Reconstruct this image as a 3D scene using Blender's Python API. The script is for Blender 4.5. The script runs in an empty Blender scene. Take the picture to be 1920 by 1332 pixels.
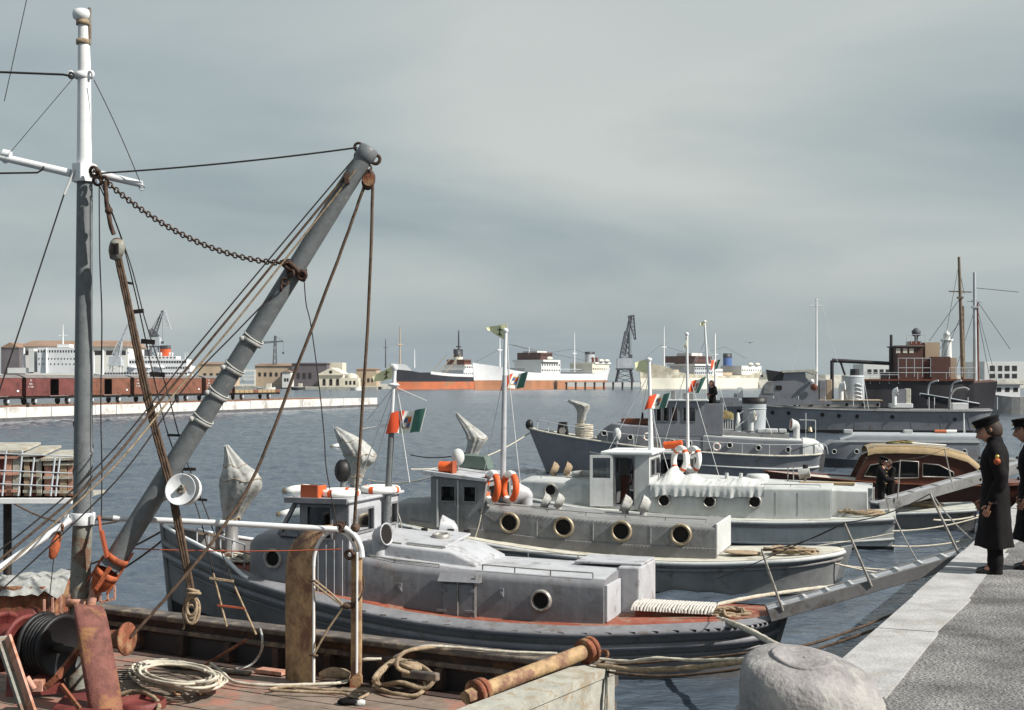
import bpy, math, random
from mathutils import Vector, Matrix, noise
R = math.radians
rnd = random.Random(11)
V = Vector
sc = bpy.context.scene
col = sc.collection

# ---------------------------------------------------------------- camera, sky, sun, exposure
cam_d = bpy.data.cameras.new('camera'); cam = bpy.data.objects.new('camera', cam_d); col.objects.link(cam)
cam.location = (0, 0, 4.6); cam.rotation_euler = (R(90), 0, 0)
cam_d.sensor_width = 36; cam_d.lens = 48.75; cam_d.shift_y = 0.024
cam_d.clip_start = 0.2; cam_d.clip_end = 9000
sc.camera = cam
SUN_EL, SUN_AZ = 40.0, 112.0          # azimuth clockwise from +Y: sun over the quay, a little behind the camera
sd = V((math.sin(R(SUN_AZ))*math.cos(R(SUN_EL)), math.cos(R(SUN_AZ))*math.cos(R(SUN_EL)), math.sin(R(SUN_EL))))
sun_d = bpy.data.lights.new('sun', 'SUN'); sun_d.energy = 5.0; sun_d.angle = R(0.53); sun_d.color = (1.0, 0.955, 0.88)
sun = bpy.data.objects.new('sun', sun_d); col.objects.link(sun)
sun.rotation_euler = sd.to_track_quat('Z', 'Y').to_euler(); sun.location = (40, -30, 60)
sc.view_settings.view_transform = 'Standard'; sc.view_settings.look = 'None'
sc.view_settings.exposure = 0.5; sc.view_settings.gamma = 1.0; sc.view_settings.use_curve_mapping = False
try:
    sc.cycles.use_denoising = True; sc.cycles.max_bounces = 6; sc.cycles.transparent_max_bounces = 8
    sc.cycles.caustics_reflective = False; sc.cycles.caustics_refractive = False
except Exception: pass

def N(nt, typ, **kw):
    n = nt.nodes.new(typ)
    for k, v in kw.items():
        if k.startswith('i_'): n.inputs[int(k[2:]) if k[2:].isdigit() else k[2:].replace('_', ' ')].default_value = v
        else: setattr(n, k, v)
    return n
def mathn(nt, op, a, b=None, c=None, clamp=False):
    n = nt.nodes.new('ShaderNodeMath'); n.operation = op; n.use_clamp = clamp
    for i, x in enumerate((a, b, c)):
        if x is None: continue
        if isinstance(x, (int, float)): n.inputs[i].default_value = x
        else: nt.links.new(x, n.inputs[i])
    return n.outputs[0]
def ramp(nt, fac, stops):
    n = nt.nodes.new('ShaderNodeValToRGB'); cr = n.color_ramp
    while len(cr.elements) > 1: cr.elements.remove(cr.elements[-1])
    for i, (p, c) in enumerate(stops):
        e = cr.elements[0] if i == 0 else cr.elements.new(p)
        e.position = p; e.color = (c, c, c, 1) if isinstance(c, (int, float)) else (*c, 1)
    nt.links.new(fac, n.inputs[0]); return n.outputs[0]
def mixc(nt, fac, a, b, mode='MIX'):
    n = nt.nodes.new('ShaderNodeMix'); n.data_type = 'RGBA'; n.blend_type = mode
    for s, x in ((n.inputs[0], fac), (n.inputs[6], a), (n.inputs[7], b)):
        if isinstance(x, (int, float)): s.default_value = x
        elif isinstance(x, tuple): s.default_value = (*x, 1)
        else: nt.links.new(x, s)
    return n.outputs[2]

world = bpy.data.worlds.new('World'); sc.world = world; world.use_nodes = True
wt = world.node_tree; wt.nodes.clear()
wo = N(wt, 'ShaderNodeOutputWorld'); bg = N(wt, 'ShaderNodeBackground'); bg.inputs[1].default_value = 0.064
sky = N(wt, 'ShaderNodeTexSky'); sky.sky_type = 'NISHITA'; sky.sun_disc = False
sky.sun_elevation = R(SUN_EL); sky.sun_rotation = R(SUN_AZ); sky.dust_density = 2.0; sky.air_density = 1.2
tc = N(wt, 'ShaderNodeTexCoord'); sx = N(wt, 'ShaderNodeSeparateXYZ'); wt.links.new(tc.outputs['Generated'], sx.inputs[0])
zz = mathn(wt, 'ADD', mathn(wt, 'ABSOLUTE', sx.outputs[2]), 0.16)
cx = N(wt, 'ShaderNodeCombineXYZ')
wt.links.new(mathn(wt, 'MULTIPLY', mathn(wt, 'DIVIDE', sx.outputs[0], zz), 0.8), cx.inputs[0])
wt.links.new(mathn(wt, 'MULTIPLY', mathn(wt, 'DIVIDE', sx.outputs[1], zz), 0.95), cx.inputs[1])
mp = N(wt, 'ShaderNodeMapping'); mp.inputs['Rotation'].default_value = (0, 0, R(-8)); mp.inputs['Location'].default_value = (3.1, 0.35, 0)
wt.links.new(cx.outputs[0], mp.inputs[0])
n1 = N(wt, 'ShaderNodeTexNoise'); n1.inputs['Scale'].default_value = 0.62; n1.inputs['Detail'].default_value = 7; n1.inputs['Roughness'].default_value = 0.5; n1.inputs['Distortion'].default_value = 0.35
wt.links.new(mp.outputs[0], n1.inputs[0])
bank = N(wt, 'ShaderNodeVectorMath', operation='DOT_PRODUCT'); nv = N(wt, 'ShaderNodeVectorMath', operation='NORMALIZE'); wt.links.new(tc.outputs['Generated'], nv.inputs[0]); wt.links.new(nv.outputs[0], bank.inputs[0]); bank.inputs[1].default_value = V((0.10, 0.975, 0.19)).normalized()
lift = mathn(wt, 'MULTIPLY', mathn(wt, 'POWER', mathn(wt, 'MAXIMUM', bank.outputs['Value'], 0.0), 42.0), 0.13)      # the brighter bank of thin cloud over the ships
cloud = ramp(wt, mathn(wt, 'ADD', n1.outputs[0], lift), [(0.36, (2.75, 3.45, 4.05)), (0.46, (3.8, 4.55, 4.8)), (0.57, (5.0, 5.65, 5.65)), (0.70, (6.6, 7.0, 6.75))])
n2 = N(wt, 'ShaderNodeTexNoise'); n2.inputs['Scale'].default_value = 0.5; n2.inputs['Detail'].default_value = 3
wt.links.new(mp.outputs[0], n2.inputs[0])
cover = ramp(wt, n2.outputs[0], [(0.35, 0.72), (0.6, 0.94)])
skycol = mixc(wt, cover, sky.outputs[0], cloud)
skycol = mixc(wt, ramp(wt, mathn(wt, 'ABSOLUTE', sx.outputs[2]), [(0.0, 0.62), (0.05, 0.34), (0.13, 0.0)]), skycol, (4.6, 5.25, 5.45))      # thin pale air along the whole horizon
wt.links.new(skycol, bg.inputs[0]); wt.links.new(bg.outputs[0], wo.inputs[0])

# ---------------------------------------------------------------- materials
MATS = {}
def mk(name, c, rough=0.55, metal=0.0, var=0.12, ns=2.5, dirt=None, streak=None, bump=0.0, bs=30.0, spec=0.35):
    """painted / worn surface: large tonal drift, fine speckle, optional dirt blotches and vertical streaks"""
    m = bpy.data.materials.new(name); m.use_nodes = True; nt = m.node_tree; b = nt.nodes['Principled BSDF']
    b.inputs['Roughness'].default_value = rough; b.inputs['Metallic'].default_value = metal
    b.inputs['Specular IOR Level'].default_value = spec
    t = N(nt, 'ShaderNodeTexCoord'); o = t.outputs['Object']
    a = N(nt, 'ShaderNodeTexNoise', i_Scale=ns, i_Detail=6.0, i_Roughness=0.65); nt.links.new(o, a.inputs[0])
    lo = tuple(x*(1-var*1.6) for x in c); hi = tuple(min(1, x*(1+var*1.2)) for x in c)
    cc = ramp(nt, a.outputs[0], [(0.3, lo), (0.5, c), (0.7, hi)])
    if dirt:
        dc, amt, dsc = dirt
        d = N(nt, 'ShaderNodeTexNoise', i_Scale=dsc, i_Detail=8.0, i_Roughness=0.7); nt.links.new(o, d.inputs[0])
        cc = mixc(nt, ramp(nt, d.outputs[0], [(0.62-0.3*amt, 0.0), (0.70-0.25*amt, 0.85)]), cc, dc)
    if streak:
        scol, amt = streak
        mpp = N(nt, 'ShaderNodeMapping'); mpp.inputs['Scale'].default_value = (7, 7, 0.7); nt.links.new(o, mpp.inputs[0])
        d = N(nt, 'ShaderNodeTexNoise', i_Scale=1.0, i_Detail=6.0, i_Roughness=0.6); nt.links.new(mpp.outputs[0], d.inputs[0])
        cc = mixc(nt, ramp(nt, d.outputs[0], [(0.5, 0.0), (0.75, amt)]), cc, scol)
    nt.links.new(cc, b.inputs['Base Color'])
    if bump:
        q = N(nt, 'ShaderNodeTexNoise', i_Scale=bs, i_Detail=5.0); nt.links.new(o, q.inputs[0])
        bp = N(nt, 'ShaderNodeBump'); bp.inputs['Strength'].default_value = bump; bp.inputs['Distance'].default_value = 0.02
        nt.links.new(q.outputs[0], bp.inputs['Height']); nt.links.new(bp.outputs[0], b.inputs['Normal'])
    MATS[name] = m; return m
GR = (0.16, 0.07, 0.04)
mk('hull_grey', (0.185, 0.18, 0.18), 0.45, var=0.18, ns=1.2, streak=((0.24, 0.225, 0.21), 0.5), dirt=((0.10, 0.08, 0.07), 0.2, 1.8), bump=0.2, bs=9)
mk('cabin_grey', (0.19, 0.19, 0.205), 0.5, var=0.14, ns=2.0, streak=((0.30, 0.295, 0.30), 0.5), dirt=((0.14, 0.115, 0.10), 0.2, 2.4), bump=0.18, bs=10)  # same paint as the roofs, kept darker for the shaded sides
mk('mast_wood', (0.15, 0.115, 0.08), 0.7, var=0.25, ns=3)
mk('sunlit_grey', (0.41, 0.417, 0.44), 0.5, var=0.1, ns=2.0, dirt=((0.22, 0.205, 0.2), 0.25, 3), streak=((0.27, 0.25, 0.24), 0.4), bump=0.2, bs=12)  # lit copy of the cabin paint: sun on roofs and aft walls coloured in
mk('mid_grey', (0.215, 0.215, 0.215), 0.5, var=0.18, ns=1.5, streak=((0.30, 0.295, 0.28), 0.5), dirt=((0.12, 0.11, 0.1), 0.15, 2.2), bump=0.2, bs=11)
mk('pale_grey', (0.49, 0.50, 0.495), 0.55, var=0.1, ns=1.8, streak=((0.3, 0.3, 0.28), 0.5), bump=0.15, bs=10)
mk('navy_grey', (0.19, 0.197, 0.22), 0.5, var=0.12, ns=0.8, streak=((0.25, 0.235, 0.225), 0.45), dirt=((0.15, 0.125, 0.115), 0.14, 1.1), bump=0.12, bs=5)
mk('white_paint', (0.66, 0.67, 0.68), 0.5, var=0.06, ns=3, streak=((0.5, 0.45, 0.4), 0.35), bump=0.1, bs=20)
mk('white_clean', (0.68, 0.69, 0.7), 0.5, var=0.05, ns=0.3, streak=((0.6, 0.58, 0.55), 0.3))
mk('mast_grey', (0.13, 0.14, 0.145), 0.5, var=0.14, ns=9, dirt=((0.2, 0.2, 0.195), 0.12, 14), bump=0.15, bs=25)
mk('mast_worn', (0.20, 0.20, 0.175), 0.6, var=0.25, ns=4, dirt=((0.13, 0.06, 0.03), 0.42, 5), bump=0.25, bs=25)
mk('red_deck', (0.25, 0.068, 0.042), 0.7, var=0.3, ns=2.2, dirt=((0.27, 0.18, 0.13), 0.45, 2.4), bump=0.25, bs=30)
mk('buff_deck', (0.50, 0.48, 0.41), 0.7, var=0.15, ns=2.5, dirt=((0.3, 0.27, 0.22), 0.3, 3), bump=0.2, bs=30)
mk('pale_deck', (0.47, 0.48, 0.44), 0.7, var=0.12, ns=2.5, dirt=((0.33, 0.31, 0.26), 0.3, 3), bump=0.2, bs=30)
mk('black_paint', (0.012, 0.011, 0.012), 0.5, var=0.3, ns=2)
mk('rust', (0.185, 0.062, 0.032), 0.8, var=0.45, ns=6, dirt=((0.30, 0.19, 0.10), 0.42, 3.5), bump=0.5, bs=45)
mk('rust_purple', (0.16, 0.062, 0.05), 0.8, var=0.3, ns=7, dirt=((0.28, 0.14, 0.06), 0.35, 2.6), bump=0.4, bs=50)
mk('rust_tan', (0.36, 0.24, 0.13), 0.75, var=0.3, ns=7, dirt=((0.16, 0.075, 0.055), 0.46, 2.6), bump=0.35, bs=45)
mk('rust_orange', (0.42, 0.105, 0.04), 0.75, var=0.35, ns=8, dirt=((0.2, 0.06, 0.03), 0.35, 6), bump=0.35, bs=45)
mk('rust_pink', (0.45, 0.24, 0.18), 0.75, var=0.25, ns=7, dirt=((0.3, 0.12, 0.06), 0.35, 6), bump=0.3, bs=45)
mk('chain_iron', (0.06, 0.033, 0.022), 0.7, metal=0.2, var=0.4, ns=12, bump=0.3, bs=60)
mk('dark_iron', (0.03, 0.025, 0.023), 0.55, metal=0.3, var=0.4, ns=6, bump=0.3, bs=40)
mk('red_drum', (0.15, 0.03, 0.027), 0.6, var=0.3, ns=4, dirt=((0.1, 0.03, 0.02), 0.4, 4), bump=0.3, bs=30)
mk('fore_wood', (0.05, 0.034, 0.03), 0.75, var=0.35, ns=3, dirt=((0.15, 0.07, 0.035), 0.3, 2.5), bump=0.4, bs=25)
mk('fore_rail', (0.10, 0.085, 0.078), 0.65, var=0.3, ns=3, dirt=((0.24, 0.19, 0.14), 0.4, 4), bump=0.3, bs=30)
mk('deck_wood', (0.20, 0.155, 0.125), 0.8, var=0.25, ns=2.6, dirt=((0.36, 0.15, 0.11), 0.36, 1.4), bump=0.35, bs=40)
mk('pale_timber', (0.36, 0.35, 0.305), 0.75, var=0.18, ns=4, dirt=((0.3, 0.23, 0.15), 0.35, 5), bump=0.45, bs=20)
mk('rope_brown', (0.095, 0.062, 0.042), 0.9, var=0.35, ns=18, bump=0.4, bs=90)
mk('rope_tan', (0.30, 0.225, 0.15), 0.9, var=0.3, ns=14, bump=0.5, bs=80)
mk('rope_pale', (0.52, 0.48, 0.40), 0.9, var=0.2, ns=12, dirt=((0.4, 0.32, 0.22), 0.3, 6), bump=0.5, bs=80)
mk('wire', (0.035, 0.03, 0.028), 0.6, metal=0.3, var=0.3, ns=10)
mk('wire_white', (0.6, 0.6, 0.6), 0.6, var=0.1)
mk('canvas', (0.36, 0.36, 0.345), 0.9, var=0.2, ns=5, dirt=((0.2, 0.18, 0.15), 0.25, 4), bump=0.5, bs=16)
mk('canvas_white', (0.50, 0.51, 0.50), 0.9, var=0.06, ns=6, bump=0.4, bs=14)
mk('orange', (0.62, 0.10, 0.022), 0.55, var=0.15, ns=6)
mk('ring_white', (0.78, 0.77, 0.73), 0.6, var=0.06, ns=6)
mk('ring_metal', (0.36, 0.34, 0.31), 0.4, metal=0.4, var=0.25, ns=14, bump=0.2, bs=50)
mk('brass_dull', (0.33, 0.27, 0.19), 0.45, metal=0.4, var=0.25, ns=14, bump=0.2, bs=50)
mk('dark_inside', (0.012, 0.009, 0.008), 0.9, var=0.3)
mk('flag_red', (0.66, 0.085, 0.03), 0.85, var=0.1); mk('flag_white', (0.72, 0.74, 0.7), 0.85, var=0.06)
mk('flag_green', (0.055, 0.155, 0.125), 0.85, var=0.12); mk('flag_yellow', (0.74, 0.73, 0.46), 0.85, var=0.12)
mk('flag_mark', (0.04, 0.05, 0.03), 0.9); mk('emblem_gold', (0.5, 0.3, 0.08), 0.8); mk('emblem_blue', (0.06, 0.12, 0.3), 0.8)
mk('wood_varnish', (0.13, 0.042, 0.022), 0.35, var=0.25, ns=3, streak=((0.26, 0.09, 0.04), 0.3)); mk('mahogany', (0.07, 0.024, 0.016), 0.3, var=0.2, ns=3)
mk('tan_roof', (0.31, 0.225, 0.125), 0.7, var=0.15, ns=3, bump=0.1)
mk('mat_rope', (0.50, 0.47, 0.43), 0.95, var=0.3, ns=25, bump=0.6, bs=60)
mk('cloth_dark', (0.008, 0.0065, 0.0075), 0.85, var=0.3, ns=5, bump=0.2, bs=20, spec=0.15)
mk('skin', (0.42, 0.21, 0.145), 0.55, var=0.1, ns=12); mk('hair', (0.03, 0.018, 0.012), 0.7)
mk('leather', (0.02, 0.016, 0.015), 0.35); mk('gold', (0.6, 0.42, 0.12), 0.4, metal=0.6)
mk('camo', (0.13, 0.12, 0.045), 0.9, var=0.5, ns=6, dirt=((0.26, 0.16, 0.08), 0.4, 4), bump=0.5, bs=18)
mk('wagon_red', (0.125, 0.038, 0.034), 0.75, var=0.3, ns=1.2, streak=((0.2, 0.075, 0.06), 0.5), bump=0.2, bs=8)
mk('wagon_brown', (0.155, 0.062, 0.038), 0.75, var=0.3, ns=1.2, streak=((0.23, 0.11, 0.07), 0.5), bump=0.2, bs=8)
mk('wagon_roof', (0.17, 0.155, 0.15), 0.8, var=0.2, ns=1)
mk('pier_stone', (0.58, 0.57, 0.55), 0.8, var=0.12, ns=0.8, dirt=((0.36, 0.33, 0.3), 0.32, 0.5), streak=((0.4, 0.36, 0.33), 0.5), bump=0.4, bs=3)
mk('pier_base', (0.10, 0.095, 0.10), 0.6, var=0.3, ns=1.5)
mk('tar', (0.16, 0.15, 0.145), 0.85, var=0.2, ns=0.6)
mk('steel_dark', (0.07, 0.075, 0.085), 0.6, var=0.2, ns=0.4); mk('steel_pale', (0.42, 0.45, 0.48), 0.6, var=0.15, ns=0.4)
mk('red_lead', (0.46, 0.135, 0.055), 0.7, var=0.15, ns=0.15, dirt=((0.28, 0.16, 0.09), 0.3, 0.12))
mk('boot_brown', (0.36, 0.16, 0.08), 0.7, var=0.15, ns=0.15, dirt=((0.25, 0.15, 0.09), 0.35, 0.12))
mk('ship_black', (0.025, 0.025, 0.032), 0.5, var=0.2, ns=0.2); mk('cream', (0.66, 0.64, 0.54), 0.6, var=0.08, ns=0.1, streak=((0.4, 0.33, 0.24), 0.3))
mk('tanker_worn', (0.42, 0.38, 0.29), 0.7, var=0.3, ns=0.15, dirt=((0.6, 0.58, 0.5), 0.4, 0.2))
mk('ship_brown', (0.085, 0.036, 0.028), 0.7, var=0.25, ns=0.5, bump=0.1); mk('ship_dark', (0.028, 0.026, 0.03), 0.6, var=0.3, ns=0.3)
mk('wall_tan', (0.40, 0.31, 0.22), 0.85, var=0.15, ns=0.1); mk('wall_cream', (0.60, 0.56, 0.46), 0.85, var=0.1, ns=0.1)
mk('wall_dark', (0.10, 0.085, 0.095), 0.85, var=0.2, ns=0.1); mk('roof_brown', (0.25, 0.16, 0.11), 0.85, var=0.15, ns=0.1)
mk('wall_white', (0.62, 0.62, 0.60), 0.85, var=0.06, ns=0.1); mk('breakwater_stone', (0.34, 0.33, 0.29), 0.9, var=0.25, ns=0.3, bump=0.4, bs=1)
mk('hill', (0.22, 0.22, 0.17), 0.9, var=0.2, ns=0.05); mk('funnel_grey', (0.36, 0.39, 0.41), 0.5, var=0.06, ns=1.5)
mk('green_box', (0.10, 0.14, 0.12), 0.7, var=0.15, ns=5)
mk('copper_red', (0.3, 0.07, 0.03), 0.7)
mk('bollard_stone', (0.25, 0.235, 0.235), 0.85, var=0.25, ns=4, dirt=((0.34, 0.33, 0.31), 0.36, 3), bump=0.7, bs=28)
mk('kerb_stone', (0.37, 0.365, 0.365), 0.85, var=0.16, ns=2.5, dirt=((0.30, 0.28, 0.26), 0.34, 1.9), bump=0.5, bs=35)

def quay_mat():
    m = bpy.data.materials.new('quay_gravel'); m.use_nodes = True; nt = m.node_tree; b = nt.nodes['Principled BSDF']
    b.inputs['Roughness'].default_value = 0.9
    t = N(nt, 'ShaderNodeTexCoord').outputs['Object']
    v = N(nt, 'ShaderNodeTexVoronoi', i_Scale=30.0); nt.links.new(t, v.inputs[0])
    a = N(nt, 'ShaderNodeTexNoise', i_Scale=1.3, i_Detail=6.0); nt.links.new(t, a.inputs[0])
    f = N(nt, 'ShaderNodeTexNoise', i_Scale=60.0, i_Detail=3.0); nt.links.new(t, f.inputs[0])
    base = ramp(nt, a.outputs[0], [(0.32, (0.085, 0.08, 0.08)), (0.46, (0.165, 0.158, 0.158)), (0.6, (0.23, 0.223, 0.218)), (0.72, (0.29, 0.283, 0.27))])
    sp = ramp(nt, f.outputs[0], [(0.35, 0.35), (0.5, 0.95), (0.68, 1.35)])
    c = mixc(nt, 1.0, base, sp, 'MULTIPLY'); nt.links.new(c, b.inputs['Base Color'])
    h = mathn(nt, 'ADD', v.outputs['Distance'], f.outputs[0])
    bp = N(nt, 'ShaderNodeBump'); bp.inputs['Strength'].default_value = 0.8; bp.inputs['Distance'].default_value = 0.02
    nt.links.new(h, bp.inputs['Height']); nt.links.new(bp.outputs[0], b.inputs['Normal']); MATS['quay_gravel'] = m
quay_mat()
def glass_mat(name, tint, mixf):
    m = bpy.data.materials.new(name); m.use_nodes = True; nt = m.node_tree; nt.nodes.clear()
    o = N(nt, 'ShaderNodeOutputMaterial'); g = N(nt, 'ShaderNodeBsdfGlossy'); g.inputs['Roughness'].default_value = 0.04
    t = N(nt, 'ShaderNodeBsdfTransparent'); t.inputs[0].default_value = (*tint, 1)
    mx = N(nt, 'ShaderNodeMixShader'); fr = N(nt, 'ShaderNodeFresnel', i_IOR=1.5)
    nt.links.new(mathn(nt, 'ADD', fr.outputs[0], mixf), mx.inputs[0]); nt.links.new(t.outputs[0], mx.inputs[1]); nt.links.new(g.outputs[0], mx.inputs[2])
    nt.links.new(mx.outputs[0], o.inputs[0]); MATS[name] = m
glass_mat('glass', (0.62, 0.66, 0.68), 0.04); glass_mat('glass_dark', (0.25, 0.25, 0.26), 0.02)
def water_mat():
    m = bpy.data.materials.new('harbour_water'); m.use_nodes = True; nt = m.node_tree; b = nt.nodes['Principled BSDF']
    b.inputs['Base Color'].default_value = (0.070, 0.089, 0.115, 1); b.inputs['Roughness'].default_value = 0.16; b.inputs['IOR'].default_value = 1.33
    t = N(nt, 'ShaderNodeTexCoord').outputs['Object']
    hs = None
    for scl, amp, rot in (((0.55, 1.5, 1), 0.34, 12), ((1.7, 4.2, 1), 0.17, -14), ((5.0, 9.5, 1), 0.06, 22), ((0.11, 0.3, 1), 0.5, -6)):
        mpp = N(nt, 'ShaderNodeMapping'); mpp.inputs['Scale'].default_value = scl; mpp.inputs['Rotation'].default_value = (0, 0, R(rot)); nt.links.new(t, mpp.inputs[0])
        q = N(nt, 'ShaderNodeTexNoise', i_Scale=1.0, i_Detail=2.0, i_Roughness=0.55, i_Distortion=0.6); nt.links.new(mpp.outputs[0], q.inputs[0])
        x = mathn(nt, 'MULTIPLY', q.outputs[0], amp); hs = x if hs is None else mathn(nt, 'ADD', hs, x)
    bp = N(nt, 'ShaderNodeBump'); bp.inputs['Strength'].default_value = 1.0; bp.inputs['Distance'].default_value = 0.35
    nt.links.new(hs, bp.inputs['Height']); nt.links.new(bp.outputs[0], b.inputs['Normal']); MATS['harbour_water'] = m
water_mat()

# ---------------------------------------------------------------- geometry helpers
def spline(pts, step=None, n=None, closed=False):
    P = [V(p) for p in pts]; out = []; k = len(P)
    if k < 3 and not closed:
        m = n or 2; return [P[0].lerp(P[-1], i/(m-1)) for i in range(m)]
    segs = k if closed else k-1
    for i in range(segs):
        p0 = P[(i-1) % k] if closed else P[max(i-1, 0)]; p1 = P[i]; p2 = P[(i+1) % k]; p3 = P[(i+2) % k] if closed else P[min(i+2, k-1)]
        m = max(2, int((p2-p1).length/step)) if step else (n or 6)
        for j in range(m):
            t = j/m; t2 = t*t; t3 = t2*t
            out.append(0.5*((2*p1)+(p2-p0)*t+(2*p0-5*p1+4*p2-p3)*t2+(3*p1-p0-p2*1.0*3+p3)*t3) if False else 0.5*((2*p1)+(-p0+p2)*t+(2*p0-5*p1+4*p2-p3)*t2+(-p0+3*p1-3*p2+p3)*t3))
    if not closed: out.append(P[-1])
    return out
class MB:
    def __init__(s): s.v = []; s.f = []; s.sm = []
    def add(s, vs, fs, smooth=False):
        o = len(s.v); s.v += [V(p) for p in vs]; s.f += [tuple(i+o for i in f) for f in fs]; s.sm += [smooth]*len(fs); return s
    def bb(s, x0, x1, y0, y1, z0, z1):
        x0, x1 = sorted((x0, x1)); y0, y1 = sorted((y0, y1)); z0, z1 = sorted((z0, z1))
        return s.add([(x0,y0,z0),(x1,y0,z0),(x1,y1,z0),(x0,y1,z0),(x0,y0,z1),(x1,y0,z1),(x1,y1,z1),(x0,y1,z1)],
              [(0,3,2,1),(4,5,6,7),(0,1,5,4),(1,2,6,5),(2,3,7,6),(3,0,4,7)])
    def beam(s, p0, p1, w, h, up=(0,0,1)):
        p0, p1 = V(p0), V(p1); d = (p1-p0).normalized(); u = V(up)
        a = d.cross(u); a = (a if a.length > 1e-4 else d.cross(V((0,1,0)))).normalized(); b = a.cross(d).normalized(); a *= w/2; b *= h/2
        return s.add([p0-a-b,p0+a-b,p0+a+b,p0-a+b,p1-a-b,p1+a-b,p1+a+b,p1-a+b], [(0,1,2,3),(7,6,5,4),(0,4,5,1),(1,5,6,2),(2,6,7,3),(3,7,4,0)])
    def cyl(s, p0, p1, r0, r1=None, n=12, cap=True):
        r1 = r0 if r1 is None else r1; p0, p1 = V(p0), V(p1); d = (p1-p0).normalized()
        a = d.orthogonal().normalized(); b = d.cross(a); A = []; B = []
        for i in range(n):
            c, q = math.cos(2*math.pi*i/n), math.sin(2*math.pi*i/n); A.append(p0+(a*c+b*q)*r0); B.append(p1+(a*c+b*q)*r1)
        s.add(A+B, [(i,(i+1)%n,n+(i+1)%n,n+i) for i in range(n)], True)
        if cap: s.add(A, [tuple(range(n))[::-1]]); s.add(B, [tuple(range(n))])
        return s
    def lathe(s, prof, o=(0,0,0), ax=(0,0,1), n=16, sy=1.0):
        o = V(o); d = V(ax).normalized(); a = d.orthogonal().normalized() if abs(d.z) < 0.99 else V((1,0,0)); b = d.cross(a); vs = []
        for r, h in prof:
            for i in range(n):
                t = 2*math.pi*i/n; vs.append(o+d*h+a*(r*math.cos(t))+b*(r*math.sin(t)*sy))
        k = len(prof); fs = [(j*n+i, j*n+(i+1)%n, (j+1)*n+(i+1)%n, (j+1)*n+i) for j in range(k-1) for i in range(n)]
        return s.add(vs, fs, True)
    def tube(s, pts, r, n=6, closed=False, twist=0.0, lobes=3, cap=True):
        pts = [V(p) for p in pts]; k = len(pts); up = V((0.13, 0.21, 0.97)); vs = []; L = 0.0; pr = None
        for i, p in enumerate(pts):
            d = (pts[(i+1) % k]-pts[i-1]) if closed else (pts[min(i+1,k-1)]-pts[max(i-1,0)])
            d = d.normalized() if d.length > 1e-9 else V((0,0,1))
            a = d.cross(up) if pr is None else (pr - d*pr.dot(d))
            if a.length < 1e-4: a = d.orthogonal()
            a.normalize(); pr = a; b = d.cross(a)
            if i: L += (p-pts[i-1]).length
            rr = r(i/(k-1)) if callable(r) else r
            for j in range(n):
                t = 2*math.pi*j/n; q = rr
                if twist: q = rr*(0.74+0.36*abs(math.cos(lobes*0.5*(t-L*twist))))
                vs.append(p+(a*math.cos(t)+b*math.sin(t))*q)
        m = k if closed else k-1
        s.add(vs, [(i*n+j, i*n+(j+1)%n, ((i+1)%k)*n+(j+1)%n, ((i+1)%k)*n+j) for i in range(m) for j in range(n)], True)
        if cap and not closed: o = vs; s.add(o[:n], [tuple(range(n))[::-1]]); s.add(o[-n:], [tuple(range(n))])
        return s
    def torus(s, c, Rr, r, ax=(0,0,1), n=20, m=8, a0=0.0, a1=2*math.pi, sx=1.0):
        c = V(c); d = V(ax).normalized(); a = d.orthogonal().normalized(); 
        if abs(d.z) < 0.9: a = d.cross(V((0,0,1))).normalized()
        b = d.cross(a); full = abs(a1-a0-2*math.pi) < 1e-6; k = n if full else n+1
        pts = [c+a*(Rr*math.cos(a0+(a1-a0)*i/n)*sx)+b*(Rr*math.sin(a0+(a1-a0)*i/n)) for i in range(k)]
        return s.tube(pts, r, m, closed=full)
    def sphere(s, c, r, nu=12, nv=8, fn=None):
        r = (r, r, r) if isinstance(r, (int, float)) else r; c = V(c); vs = []
        for j in range(nv+1):
            ph = math.pi*j/nv
            for i in range(nu):
                th = 2*math.pi*i/nu; d = V((math.sin(ph)*math.cos(th), math.sin(ph)*math.sin(th), math.cos(ph))); k = fn(d) if fn else 1.0
                vs.append(c+V((d.x*r[0], d.y*r[1], d.z*r[2]))*k)
        return s.add(vs, [(j*nu+i, (j+1)*nu+i, (j+1)*nu+(i+1)%nu, j*nu+(i+1)%nu) for j in range(nv) for i in range(nu)], True)
    def loft(s, rings, closed=True, smooth=True, cap0=False, cap1=False):
        n = len(rings[0]); vs = [p for r in rings for p in r]; m = n if closed else n-1
        s.add(vs, [(j*n+i, j*n+(i+1)%n, (j+1)*n+(i+1)%n, (j+1)*n+i) for j in range(len(rings)-1) for i in range(m)], smooth)
        if cap0: s.add(rings[0], [tuple(range(n))[::-1]])
        if cap1: s.add(rings[-1], [tuple(range(n))])
        return s
    def prism(s, poly, ext):
        e = V(ext); n = len(poly); A = [V(p) for p in poly]; B = [p+e for p in A]
        s.add(A+B, [(i,(i+1)%n,n+(i+1)%n,n+i) for i in range(n)]); s.add(A, [tuple(range(n))[::-1]]); return s.add(B, [tuple(range(n))])
    def wall(s, o, u, v, W, H, holes, th):
        """flat wall of thickness th with rectangular openings; o corner, u/v unit directions"""
        o, u, v = V(o), V(u).normalized(), V(v).normalized(); w = u.cross(v).normalized()*th
        xs = sorted({0, W, *[h[0] for h in holes], *[h[2] for h in holes]}); ys = sorted({0, H, *[h[1] for h in holes], *[h[3] for h in holes]})
        def solid(i, j):
            if not (0 <= i < len(xs)-1 and 0 <= j < len(ys)-1): return False
            a, b = (xs[i]+xs[i+1])/2, (ys[j]+ys[j+1])/2
            return not any(h[0] < a < h[2] and h[1] < b < h[3] for h in holes)
        P = lambda x, y, k=0: o+u*x+v*y-w*k
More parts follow.
